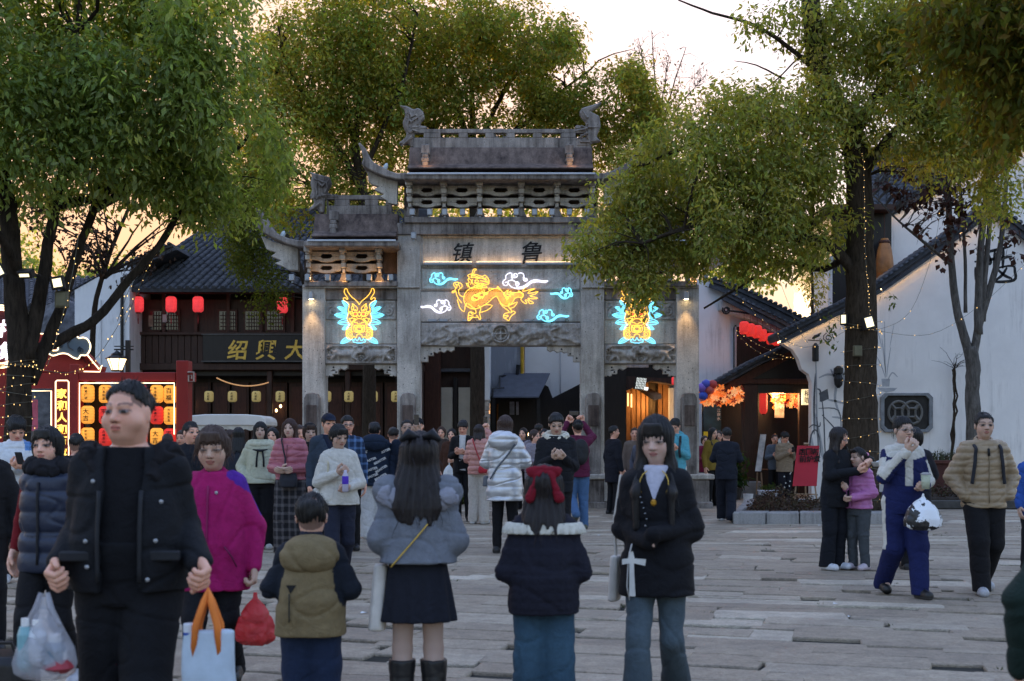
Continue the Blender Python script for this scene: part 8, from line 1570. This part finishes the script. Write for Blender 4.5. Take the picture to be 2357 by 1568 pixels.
C=person(2264,237,1.75,'man with cropped hair in a beige down jacket, hands in pockets',-2,2,.14,-2,0,0,1.14,'m',('pocket','pocket'),'walkL',dict(t=.042,hem=.475,col=(.33,.245,.15),quilt=(.068,.012),mat=NYLON,collar=(.03,.024),sw=1.1),None,dict(col=(.010,.010,.012),ease=.022,knee=.044,ankle=.036),(.42,.43,.46),('short',HBL,dict(front=.27,vol=.955)),(.50,.33,.25),extra=m24_extra)
backpack('dark backpack with straps over the beige down jacket',C,(.018,.02,.026))
person(2378,200,1.48,'child in a bright blue jacket cut off by the right edge',10,2,.15,-10,0,0,1.0,'m',('down','down'),'stand',dict(t=.03,hem=.42,col=(.03,.09,.36)),None,dict(col=BLK),BLK,('short',BRN,dict(front=.2)),(.5,.33,.25))
# ------------------------------------------------------------------ small figures in the crowd
crowd=[(418,992,150,BLK,'m',10,'dark-haired man with face half hidden beside the red frame post'),(470,988,135,(.02,.02,.025),'m',170,'dark head turned away right of the cropped-hair man'),(505,982,130,(.03,.03,.035),'m',175,'dark figure holding up a camera under the white canopy'),(528,990,140,(.30,.22,.24),'f',160,'woman in a dusty pink coat seen from behind under the canopy'),(548,985,150,(.03,.035,.05),'f',185,'figure with dark hair and backpack left of the cream jacket'),(628,985,150,(.25,.24,.22),'f',-10,'fair-faced woman peeping between the cream and pink jackets'),(690,980,150,BLK,'m',20,'dark figure behind the right shoulder of the pink jacket'),(905,985,140,(.10,.12,.16),'m',180,'grey-jacketed figure right of the printed navy jacket'),(962,962,140,BLK,'m',5,'man in dark cap right behind the open-mouthed man'),
         (1016,982,105,(.05,.035,.03),'f',0,'small distant woman left of the rust-brown coat'),(1205,985,105,(.05,.03,.04),'f',-15,'distant woman behind the silver jacket'),(1240,975,108,(.04,.04,.05),'m',150,'dark-haired man behind the lilac-grey jacket'),(1460,985,108,(.16,.12,.1),'m',10,'brown-jacketed man inside the right bay'),(1478,995,112,(.12,.13,.17),'m',-40,'person in a pale grey cap inside the right bay'),(1498,978,115,(.02,.02,.025),'m',175,'dark-haired man with back turned left of the black cardigan'),
         (1622,1003,95,(.22,.02,.06),'f',0,'small figure in crimson beyond the right plinth'),(1640,985,100,(.25,.17,.03),'f',30,'figure in mustard yellow beyond the right plinth'),(1655,992,98,(.05,.03,.03),'f',-20,'dark-haired small figure left of the navy-jacketed man'),(1783,1000,90,(.1,.12,.15),'m',0,'seated-looking figure deep in the porch'),(2105,985,200,(.015,.015,.02),'f',175,'dark-haired figure hidden behind the tracksuit woman'),(175,1005,210,(.012,.012,.014),'m',178,'dark figure between the bob-haired woman and the man in the parka'),(385,1000,160,(.014,.014,.018),'m',175,'dark-haired figure hidden behind the parka shoulder')]
for k,(px_,tp,ppm,c,sx,yw,lb)in enumerate(crowd):
    H=min(1.86,max(1.55,CH+(HY-tp)/ppm)); person(px_,ppm,H,lb,yw,1 if ppm>130 else 0,.138,(k*37)%40-20,(k*5)%12,0,1.0+.12*(k%3),sx,[('down','down'),('pocket','pocket'),('hold','down'),('front','front')][k%4],'stand',dict(t=.03,hem=.46,col=c),None,dict(col=BLK),BLK,('short' if sx=='m' else('bob' if k%2 else 'long'),HBL if k%3 else BRN,dict(hat=(.14,.15,.18))if 'pale grey cap' in lb else(dict(hat=BLK)if 'dark cap' in lb else{})),SK_M if sx=='m' else SK_F,group=None)
# ------------------------------------------------------------------ red festival frame with lanterns
RED=mat('red_paint',(.26,.018,.016),.5,.12,3,.05); NEONW=emit('warm_neon',(1,.72,.42),.62); DR=21.0
def tubep(pts,d,m,r=.012,parent=None,name='neon_tube'):return MB().tube([P(x,y,d)for x,y in pts],r,6).build(name,m,parent,sm=True)
rf=thing('festival_frame','red timber festival frame edged with warm neon, lanterns hanging inside','frame',tuple(P(310,1200,DR)))
bbox_('post',405,433,830,1230,DR,DR+.28,RED,rf,.01); bbox_('post',160,180,838,1230,DR,DR+.28,RED,rf,.01); bbox_('beam',180.5,404.5,857,878,DR+.02,DR+.25,RED,rf,.01); bbox_('beam_end',433.5,444,857,878,DR+.02,DR+.25,RED,rf,.008)
tubep([(183,1060),(183,882),(401,882),(401,1000)],DR-.005,NEONW,.010,rf)
m_=MB(); zz=[(434,855.5),(447,855.5),(447,879),(434,879)]
for pts in([(432,857),(446,857),(446,878),(434,878),(434,864),(441,864),(441,872)],):m_.tube([P(x,y,DR+.0)for x,y in pts],.014,4)
m_.build('fret_end',mat('pale_fret',(.42,.33,.28),.6),rf)
bbox_('back_panel',181,250,883,1230,DR+.5,DR+.55,WOOD_B,rf); bbox_('back_panel',335,404,883,1230,DR+.5,DR+.55,WOOD_B,rf)
words=['财源广进','万事如意','年年有余','古越龙山','埠市商会','百福','大吉','平安','状元红','龙年吉']; k=0; cols_=[('orange',202),('orange',243),('orange',285),('red',325),('orange',361),('orange',392)]
rows=[(907,['orange','orange','red','red','orange','orange']),(956,['orange','red','orange','orange','red','orange']),(1006,['orange','red','orange','red','orange','red'])]
ordn=['first','second','third','fourth','fifth','sixth']; rown=['top','middle','bottom']
for ri,(yy,cc)in enumerate(rows):
    for ci,col in enumerate(cc):px_=(202,243,284,324,361,392)[ci]; paper_lantern(px_,yy+(ci%3-1),29,41,DR+.15,col,'%s lantern, %s from the left in the %s row of the red frame'%('red' if col=='red' else 'orange',ordn[ci],rown[ri]),'lanterns in the red frame',words[(ri*6+ci)%10],.1)
bbox_('hanger_bar',183,401,884.5,886.5,DR+.1,DR+.2,BLACK,rf)
# roofed gate with cloud
rg=thing('red_paifang_stand','red roof-shaped festival stand with neon outline behind the cloud sign','stand',tuple(P(100,1200,DR))); d=DR+.35
pprism('roof',[(40,769),(150,769),(171,767),(165,782),(200,818),(228,850),(234,842),(229,856),(178,857),(40,857)],d,d+.3,RED,rg,.01); bbox_('lintel',20,160,858,894,d,d+.2,RED,rg); bbox_('leg',120,140,894.5,1230,d,d+.2,RED,rg)
tubep([(84,768),(150,770),(172,766),(166,780)],d-.01,NEONW,.010,rg); tubep([(200,816),(228,850),(235,841),(230,856),(178,855)],d-.01,NEONW,.010,rg); tubep([(70,900),(118,900),(118,1040)],d-.01,NEONW,.010,rg)
sl=MB()
for k in range(4):x=172+k*11; sl.hull8([P(x,822+k*6,d-.03),P(x+6,824+k*6,d-.03),P(x+6,824+k*6,d-.002),P(x,822+k*6,d-.002),P(x-6,806+k*7,d-.03),P(x-1,806+k*7,d-.03),P(x-1,806+k*7,d-.002),P(x-6,806+k*7,d-.002)])
sl.build('roof_rib',mat('dark_red_rib',(.12,.012,.012),.6),rg)
cs=thing('cloud_sign','blue-grey cloud cut-out with warm neon outline on the red stand','sign',tuple(P(150,830,DR+.1))); cpts=[(83,817),(95,800),(105,797),(120,806),(132,806),(133,797),(128,788),(130,778),(142,775),(150,767),(162,763),(173,768),(181,778),(192,777),(202,782),(208,795),(206,808),(198,818),(186,818),(180,826),(168,823),(155,815),(140,814),(122,819),(110,813),(97,811),(83,817)]
cp=crom(cpts,3); pprism('panel',cp[:-1],DR+.1,DR+.16,mat('slate_blue_board',(.085,.12,.155),.5,.1,5,0),cs); tubep(cp,DR+.085,NEONW,.011,cs)
q=MB()
for c_ in(spiral(138,794,2,6,0,1.3),spiral(186,806,2,8,2,1.4),[(163,782),(155,790),(158,800),(168,806)],[(95,811),(110,806),(130,812)]):q.tube([P(x,y,DR+.09)for x,y in c_],.010,4)
q.build('swirl',mat('dark_swirl',(.03,.045,.06),.5),cs)
pq=thing('plaque','tall red plaque with gold characters and neon border beside the red frame','plaque',tuple(P(143,1150,DR+.2))); d=DR+.12
bbox_('board',128,158,876,1120,d,d+.06,mat('deep_red_board',(.16,.012,.014),.5),pq,.005); tubep([(128,1080),(128,879),(131,876),(155,876),(158,879),(158,1130)],d-.012,NEONW,.010,pq); chars('character','家和人和万事兴',(XX(143,d),d-.012,ZZ(906,d)),.165,emit('lit_gold_letter',(1,.66,.12),.30),pq,step=(0,0,-1.17),bold=.03)
rs=thing('round_sign','round dark red sign with white characters and neon rings cut by the left edge','sign',tuple(P(0,850,18))); d=17.5
MB().prism([(XX(2+52*math.cos(a),d),ZZ(775+72*math.sin(a),d))for a in np.linspace(0,6.283,29)[:-1]],d,d+.12).build('disc',mat('maroon_disc',(.09,.01,.014),.5),rs)
for rr in(1.0,.93,.86):tubep([(2+52*rr*math.cos(a),775+72*rr*math.sin(a))for a in np.linspace(0,6.283,30)],d-.02,NEONW,.011,rs)
chars('character','村集',(XX(17,d),d-.02,ZZ(757,d)),.26,emit('sign_white2',(.92,.9,1),.5),rs,step=(0,0,-1.15),bold=.02,shear=.15); bbox_('post',-8,12,847.5,1230,d+.03,d+.1,RED,rs)
for k,(a,c,y0,y1)in enumerate(((70,85,920,992),(-12,6,920,1000))):tag(bbox_('banner',a,c,y0,y1,18.5,18.54,mat('pink_print',(.55,.12,.18),.6,.25,3,0),None),['pink banner to the right of the left trunk','pink banner at the left edge behind the trunk'][k],'banner','pink banners')
# street lantern on its post
lp=thing('street_lantern','black post with a hanging warm-lit lantern left of the timber shop','street lamp',(XX(292,22),22,0)); d=22
bbox_('post',288,298,783,1180,d,d+.08,BLACK,lp,.005); MB().box(XX(262,d),XX(305,d),d+.01,d+.07,ZZ(806,d),ZZ(803,d)).box(XX(262,d),XX(305,d),d+.01,d+.07,ZZ(798,d),ZZ(796,d)).build('arm',BLACK,lp)
c=P(269,838,d); MB().lathe([(.02,.22),(.06,.19),(.10,.17),(.10,.15),(.2,.10),(.2,.085)],tuple(c),6).build('cap',BLACK,lp); MB().lathe([(.09,-.10),(.165,.084)],tuple(c),6).build('shade',emit('lantern_glass',(1,.68,.36),.75),lp); MB().lathe([(.1,-.125),(.1,-.102)],tuple(c),6).build('foot',BLACK,lp)
fr=MB()
for k in range(6):a=k*math.pi/3; fr.tube([c+Vector((.168*math.cos(a),.168*math.sin(a),.084)),c+Vector((.092*math.cos(a),.092*math.sin(a),-.10))],.007,4)
fr.build('rib',BLACK,lp); MB().tube([c+Vector((0,0,.22)),P(269,806,d)],.01,4).build('hook',BLACK,lp)
# canopy of the parked cart
cc=thing('cart','white-topped sightseeing cart parked behind the crowd','cart',(XX(520,27),27,0)); d=26.5
m_=MB(); n=14; prof=[(-1,-.055),(-1,.03),(-.97,.10),(-.85,.155),(-.5,.18),(.5,.18),(.85,.155),(.97,.10),(1,.03),(1,-.055)]; xw=(XX(612,d)-XX(425,d))/2; xc=(XX(612,d)+XX(425,d))/2; zc=ZZ(974,d)
m_.prism([(xc+a*xw,zc+b_*1.0)for a,b_ in prof],d,d+1.3); m_.build('canopy',mat('white_canopy',(.62,.60,.55),.6,.06,3,.05),cc,.02)
MB().prism([(xc-xw*.98,zc-.06)]+[(xc-xw*.98+1.96*xw*k/16,zc-.12-.035*(k%2))for k in range(17)]+[(xc+xw*.98,zc-.06)],d+.02,d+.04).build('valance',mat('cream_valance',(.5,.47,.4),.8),cc)
for s in(-1,1):
    for yy in(.15,1.15):MB().tube([(xc+s*xw*.9,d+yy,.5),(xc+s*xw*.9,d+yy,zc-.05)],.025,6).build('post',METAL,cc)
    MB().tube([(xc+s*xw*.6-.02,d+.3,.27),(xc+s*xw*.6+.1,d+.3,.27)],.27,14).build('wheel',BLACK,cc)
box('body',mat('dark_green_cart',(.03,.05,.04),.5),cc,xc-xw*.92,xc+xw*.92,d+.1,d+1.25,.25,.85,.03); box('seat',BLACK,cc,xc-xw*.8,xc+xw*.8,d+.2,d+.7,.852,.98,.03)
# planters, pots, easel
kerb=thing('tree_planter','low grey stone planter kerb round the lit tree','planter',(XX(1915,23.5),23.5,0)); ST2=stone_mat('kerb_stone',(.3,.29,.28),(.06,.055,.05),.3,False)
out=[(1686,1206),(1716,1170),(2140,1168),(2148,1206)]; gpt=lambda px,py:(XX(px,GD(py)),GD(py))
o_=[gpt(*p)for p in out]; cen=(sum(p[0]for p in o_)/4,sum(p[1]for p in o_)/4); inn=[(cen[0]+(x-cen[0])*.9,cen[1]+(y-cen[1])*.78)for x,y in o_]; zt=.2
for i in range(4):
    j=(i+1)%4
    for k in range(4 if i in(0,2)else 2 if i==1 else 6)if i!=3 else range(6):
        nseg={0:2,1:6,2:2,3:6}[i]
        if k>=nseg:continue
        l=lambda a,b_,t:(a[0]+(b_[0]-a[0])*t,a[1]+(b_[1]-a[1])*t); t0,t1=k/nseg+.003,(k+1)/nseg-.003; pts=[l(o_[i],o_[j],t0),l(o_[i],o_[j],t1),l(inn[i],inn[j],t1),l(inn[i],inn[j],t0)]
        MB().hull8([(x,y,-.05)for x,y in pts]+[(x,y,zt+.004*(k%2))for x,y in pts]).build('kerb_stone',ST2,kerb,.015)
m_=MB(); m_.add([(x,y,.16)for x,y in inn],[(0,1,2,3)]); m_.build('soil',mat('dark_soil',(.03,.022,.016),.95,.5,10,.5),kerb)
def shrub_points(poly,n,seed,zlo,zhi):
    r=np.random.default_rng(seed); a,b_=r.random(n),r.random(n); p=[np.array(q)for q in poly]; xy=((1-a)[:,None]*(1-b_)[:,None]*p[0]+a[:,None]*(1-b_)[:,None]*p[1]+a[:,None]*b_[:,None]*p[2]+(1-a)[:,None]*b_[:,None]*p[3]); e=np.minimum.reduce([a,1-a,b_,1-b_])*4; z=zlo+(zhi-zlo)*r.random(n)*np.clip(e+.45,0,1); return np.concatenate([xy,z[:,None]],1)
hd=thing('dry_shrub','low clipped reddish-brown dry shrub bed inside the stone planter','shrub',(cen[0],cen[1],.16)); sp=shrub_points([(cen[0]+(x-cen[0])*.93,cen[1]+(y-cen[1])*.93)for x,y in inn],1500,5,.18,.56); sp=sp[(sp[:,0]<XX(1880,23.6))|(sp[:,2]<.3)]
leaves('foliage',sp,.07,9,.045,[(.07,.035,.022),(.045,.03,.018),(.09,.05,.03),(.05,.045,.02),(.035,.02,.015)],LEAF_DRY,hd,6,.1,.6); tw=MB(); r=random.Random(4)
for q in sp[::6]:tw.tube([(q[0]+r.uniform(-.06,.06),q[1]+r.uniform(-.06,.06),.15),tuple(q)],.006,3)
tag(tw.build('twigs',BARK,hd),kind='stuff')
bp=thing('raised_planter','rust-red raised planter box against the white gable wall','planter',(XX(2165,32),32,0)); bbox_('box',2112,2212,1066,1168,31.6,32.5,mat('rust_red_box',(.07,.022,.018),.7,.25,4,.2),bp,.02); bbox_('rim',2109,2215,1060,1068,31.55,32.55,mat('rust_rim',(.085,.028,.022),.7),bp,.01)
pl=thing('planter_plants','spiky green and dry plants in the rust-red planter','plant',tuple(P(2165,1060,32))); r=random.Random(8); m_=MB()
for k in range(130):
    x=r.uniform(2114,2210); y=r.uniform(31.7,32.4); b0=P(x,1064,y); h_=r.uniform(.08,.38); dx=r.uniform(-.1,.1); m_.add([b0+Vector((-.012,0,0)),b0+Vector((.012,0,0)),b0+Vector((dx,r.uniform(-.05,.05),h_))],[(0,1,2)])
tag(m_.build('blades',mat('planter_green',(.05,.06,.03),.8,.5,8,0),pl),kind='stuff'); lp_=np.array([tuple(P(r.uniform(2114,2210),1056-r.uniform(0,10),r.uniform(31.7,32.4)))for k in range(70)]); leaves('foliage',lp_,.09,7,.06,[(.05,.06,.03),(.07,.05,.03),(.04,.05,.02)],LEAF_DRY,pl,9,.1,.5)
lk=thing('low_planter','long low dark planter kerb with trodden plants under the white gable wall','planter',(XX(2250,29.5),29.5,0)); bbox_('kerb',2140,2520,1152,1172,28.6,28.9,mat('dark_kerb',(.06,.058,.055),.85,.3,6,.3),lk,.02); bbox_('soil',2140,2520,1148,1170,28.901,32.9,MATS['dark_soil'],lk)
lp_=np.array([(XX(r.uniform(2130,2500),29.6),r.uniform(29,31.4),.26+r.uniform(0,.18))for k in range(330)]); leaves('foliage',lp_,.12,8,.06,[(.06,.03,.022),(.04,.03,.018),(.05,.045,.02),(.08,.06,.05)],LEAF_DRY,lk,10,.1,.6)
hg_=thing('hedge','low green hedge patch behind the girl with the grey jacket','hedge',(XX(1055,31),31,0)); sp=shrub_points([(XX(1000,31),30.6),(XX(1082,31),30.6),(XX(1082,31),32),(XX(1000,31),32)],420,12,.05,.82); leaves('foliage',sp,.1,9,.06,[(.04,.065,.015),(.055,.08,.02),(.03,.05,.015)],LEAF,hg_,13,.1,.55); tw=MB()
for q in sp[::5]:tw.tube([(q[0],q[1],0),tuple(q)],.008,3)
tag(tw.build('stems',BARK,hg_),kind='stuff')
ez=thing('easel_sign','bright red poster sign with black characters standing on a pale easel','sign',(XX(1855,29.8),29.8,0)); d=29.8; EW_=mat('pale_easel_wood',(.3,.2,.12),.7)
MB().hull8([P(1824,1119,d-.25),P(1880,1119,d-.25),P(1880,1119,d-.23),P(1824,1119,d-.23),P(1835,1026,d),P(1886,1026,d),P(1886,1026,d+.02),P(1835,1026,d+.02)]).build('board',mat('red_poster',(.42,.018,.035),.6,.1,2,0),ez)
e_=MB()
for a,b_ in(((1832,1119),(1828,1150)),((1876,1119),(1880,1150)),((1854,1024),(1854,1148))):e_.tube([P(*a,d+.03 if a[0]==1854 else d-.22),P(*b_,d+.35 if a[0]==1854 else d-.3)],.018,4)
e_.tube([P(1828,1138,d-.26),P(1880,1138,d-.26)],.016,4); e_.tube([P(1850,1022,d),P(1862,1022,d)],.03,4); e_.build('easel_leg',EW_,ez)
for k,(s_,yy)in enumerate((('店围新',1040),('前炉煮',1056))):chars('character',s_,(XX(1845,d),d-.075-.055*k,ZZ(yy,d)),.16,INK,ez,step=(1.0,0,0),bold=.02)
for k,(px_,py_,w_,h_,nm,lb)in enumerate(((1722,1153,24,18,'pot','plain white round pot at the foot of the porch post'),(1768,1151,42,22,'planter_box','long white plastic planter box right of the porch post'))):
    d=GD(py_+2); t_=thing('white_'+nm,lb,'pot',(XX(px_,d),d,0),'white pots by the porch'); a,h__=w_/F*d/2,h_/F*d
    if nm=='pot':MB().lathe([(a*.85,0),(a,h__),(a*.9,h__),(a*.85,h__-.03)],(XX(px_,d),d,0),18).build('body',mat('white_ceramic',(.55,.55,.55),.5),t_,sm=False); MB().lathe([(a*.84,h__-.035),(.01,h__-.02)],(XX(px_,d),d,0),12).build('soil',MATS['dark_soil'],t_)
    else:
        x=XX(px_,d); MB().hull8([(x-a*.9,d-.12,0),(x+a*.9,d-.12,0),(x+a*.9,d+.12,0),(x-a*.9,d+.12,0),(x-a,d-.15,h__),(x+a,d-.15,h__),(x+a,d+.15,h__),(x-a,d+.15,h__)]).build('body',mat('white_plastic_box',(.5,.53,.6),.5),t_,.015); box('rim',MATS['white_plastic_box'],t_,x-a-.02,x+a+.02,d-.17,d+.17,h__+.001,h__+.03,.008)
        leaves('foliage',np.array([(x+r.uniform(-a,a)*.8,d+r.uniform(-.1,.1),h__+r.uniform(.03,.15))for _ in range(40)]),.07,7,.06,[(.04,.08,.02),(.05,.07,.02)],LEAF,t_,14,.0)
er=thing('easel_board','white ink-print board leaning on an easel under the porch','board',(XX(1745,34.2),34.2,0)); MB().hull8([P(1738,1085,33.9),P(1752,1085,33.9),P(1752,1085,33.92),P(1738,1085,33.92),P(1750,1000,34.3),P(1764,1000,34.3),P(1764,1000,34.32),P(1750,1000,34.32)]).build('board',mat('ink_print_board',(.42,.41,.38),.7,.6,3,0),er); MB().tube([P(1743,1088,33.95),P(1741,1138,33.8)],.02,4).tube([P(1752,1088,33.95),P(1755,1138,33.8)],.02,4).build('leg',EW_,er)
for k,(px_,py_)in enumerate(((1690,1040),(1640,1070),(1660,1060))):
    d=33.5+.2*k; t_=thing('potted_plant',['leafy dark potted plant just left of the porch post','broad-leaved potted plant beside the right plinth','tall leafy potted plant behind the navy-jacketed man'][k],'plant',(XX(px_,d),d,0),'potted plants at the porch'); MB().lathe([(.16,0),(.22,.3),(.2,.3)],(XX(px_,d),d,0),12).build('pot',mat('dark_pot',(.04,.035,.03),.7),t_); leaves('foliage',np.array([(XX(px_,d)+r.gauss(0,.16),d+r.gauss(0,.12),r.uniform(.35,1.15))for _ in range(90)]),.14,5,.16,[(.02,.05,.015),(.03,.06,.02)],LEAF,t_,20+k,.2,.5); MB().tube([(XX(px_,d),d,.28),(XX(px_,d),d,1.0)],.015,4).build('stem',BARK,t_)
tb_=thing('cafe_table','small dark table with white cup in the porch','table',(XX(1780,35.5),35.5,0)); x=XX(1778,35.5); box('top',WOOD_D,tb_,x-.5,x+.35,35.2,35.9,.70,.74,.01)
for a in(-.45,.3):
    for b_ in(35.25,35.8):box('leg',WOOD_D,tb_,x+a-.025,x+a+.025,b_,b_+.05,0,.698)
tag(MB().lathe([(.03,0),(.045,.09)],(x-.1,35.4,.742),10).build('cup',mat('white_ceramic',(.55,.55,.55),.5),None),'white cup on the small dark porch table','cup')
# dark bag at the lower left corner and scraps on the paving
db=thing('black_case','dark blurred case at the bottom left corner','case',tuple(P(20,1560,7.2))); f=Field(); x0=XX(14,7.2); f.loft([(.0,x0,7.2-7.2,.16,.2),(.26,x0,0,.15,.18),(.30,x0,0,.13,.15)],0,4); V,Q=f.mesh(.012); V=V+np.array((0,7.2,0),np.float32); link('body',np_mesh('body',V,Q,LEATHER,True),None,db); MB().tube([(x0-.08,7.15,.29),(x0-.05,7.15,.36),(x0+.05,7.15,.36),(x0+.08,7.15,.29)],.012,5).build('handle',BLACK,db)
for k,(px_,py_)in enumerate(((1268,1306),(838,1412),(1888,1210),(1956,1421),(1925,1391),(1580,1246),(2125,1208),(1380,1233))):
    d=GD(py_); x=XX(px_,d); s=.02+.012*(k%3); tag(MB().add([(x-s,d-s*.6,.004),(x+s,d-s*.4,.012),(x+s*.8,d+s,.004),(x-s*.7,d+s*.7,.015)],[(0,1,2,3)]).build('paper_scrap',mat('litter_white',(.6,.6,.6),.8),None),['tiny white scrap near the child with the red bow','small white tissue on the paving between boy and mini-skirted girl','white crumpled scrap at the planter kerb','white tissue scrap on the paving, right foreground','tiny pale scrap above the tissue on the right paving','pale scrap behind the black cardigan woman','pale scrap at the right end of the planter kerb','tiny scrap near the man in maroon'][k],'litter','paper scraps on the paving')
bpy.data.objects.remove(_fo)
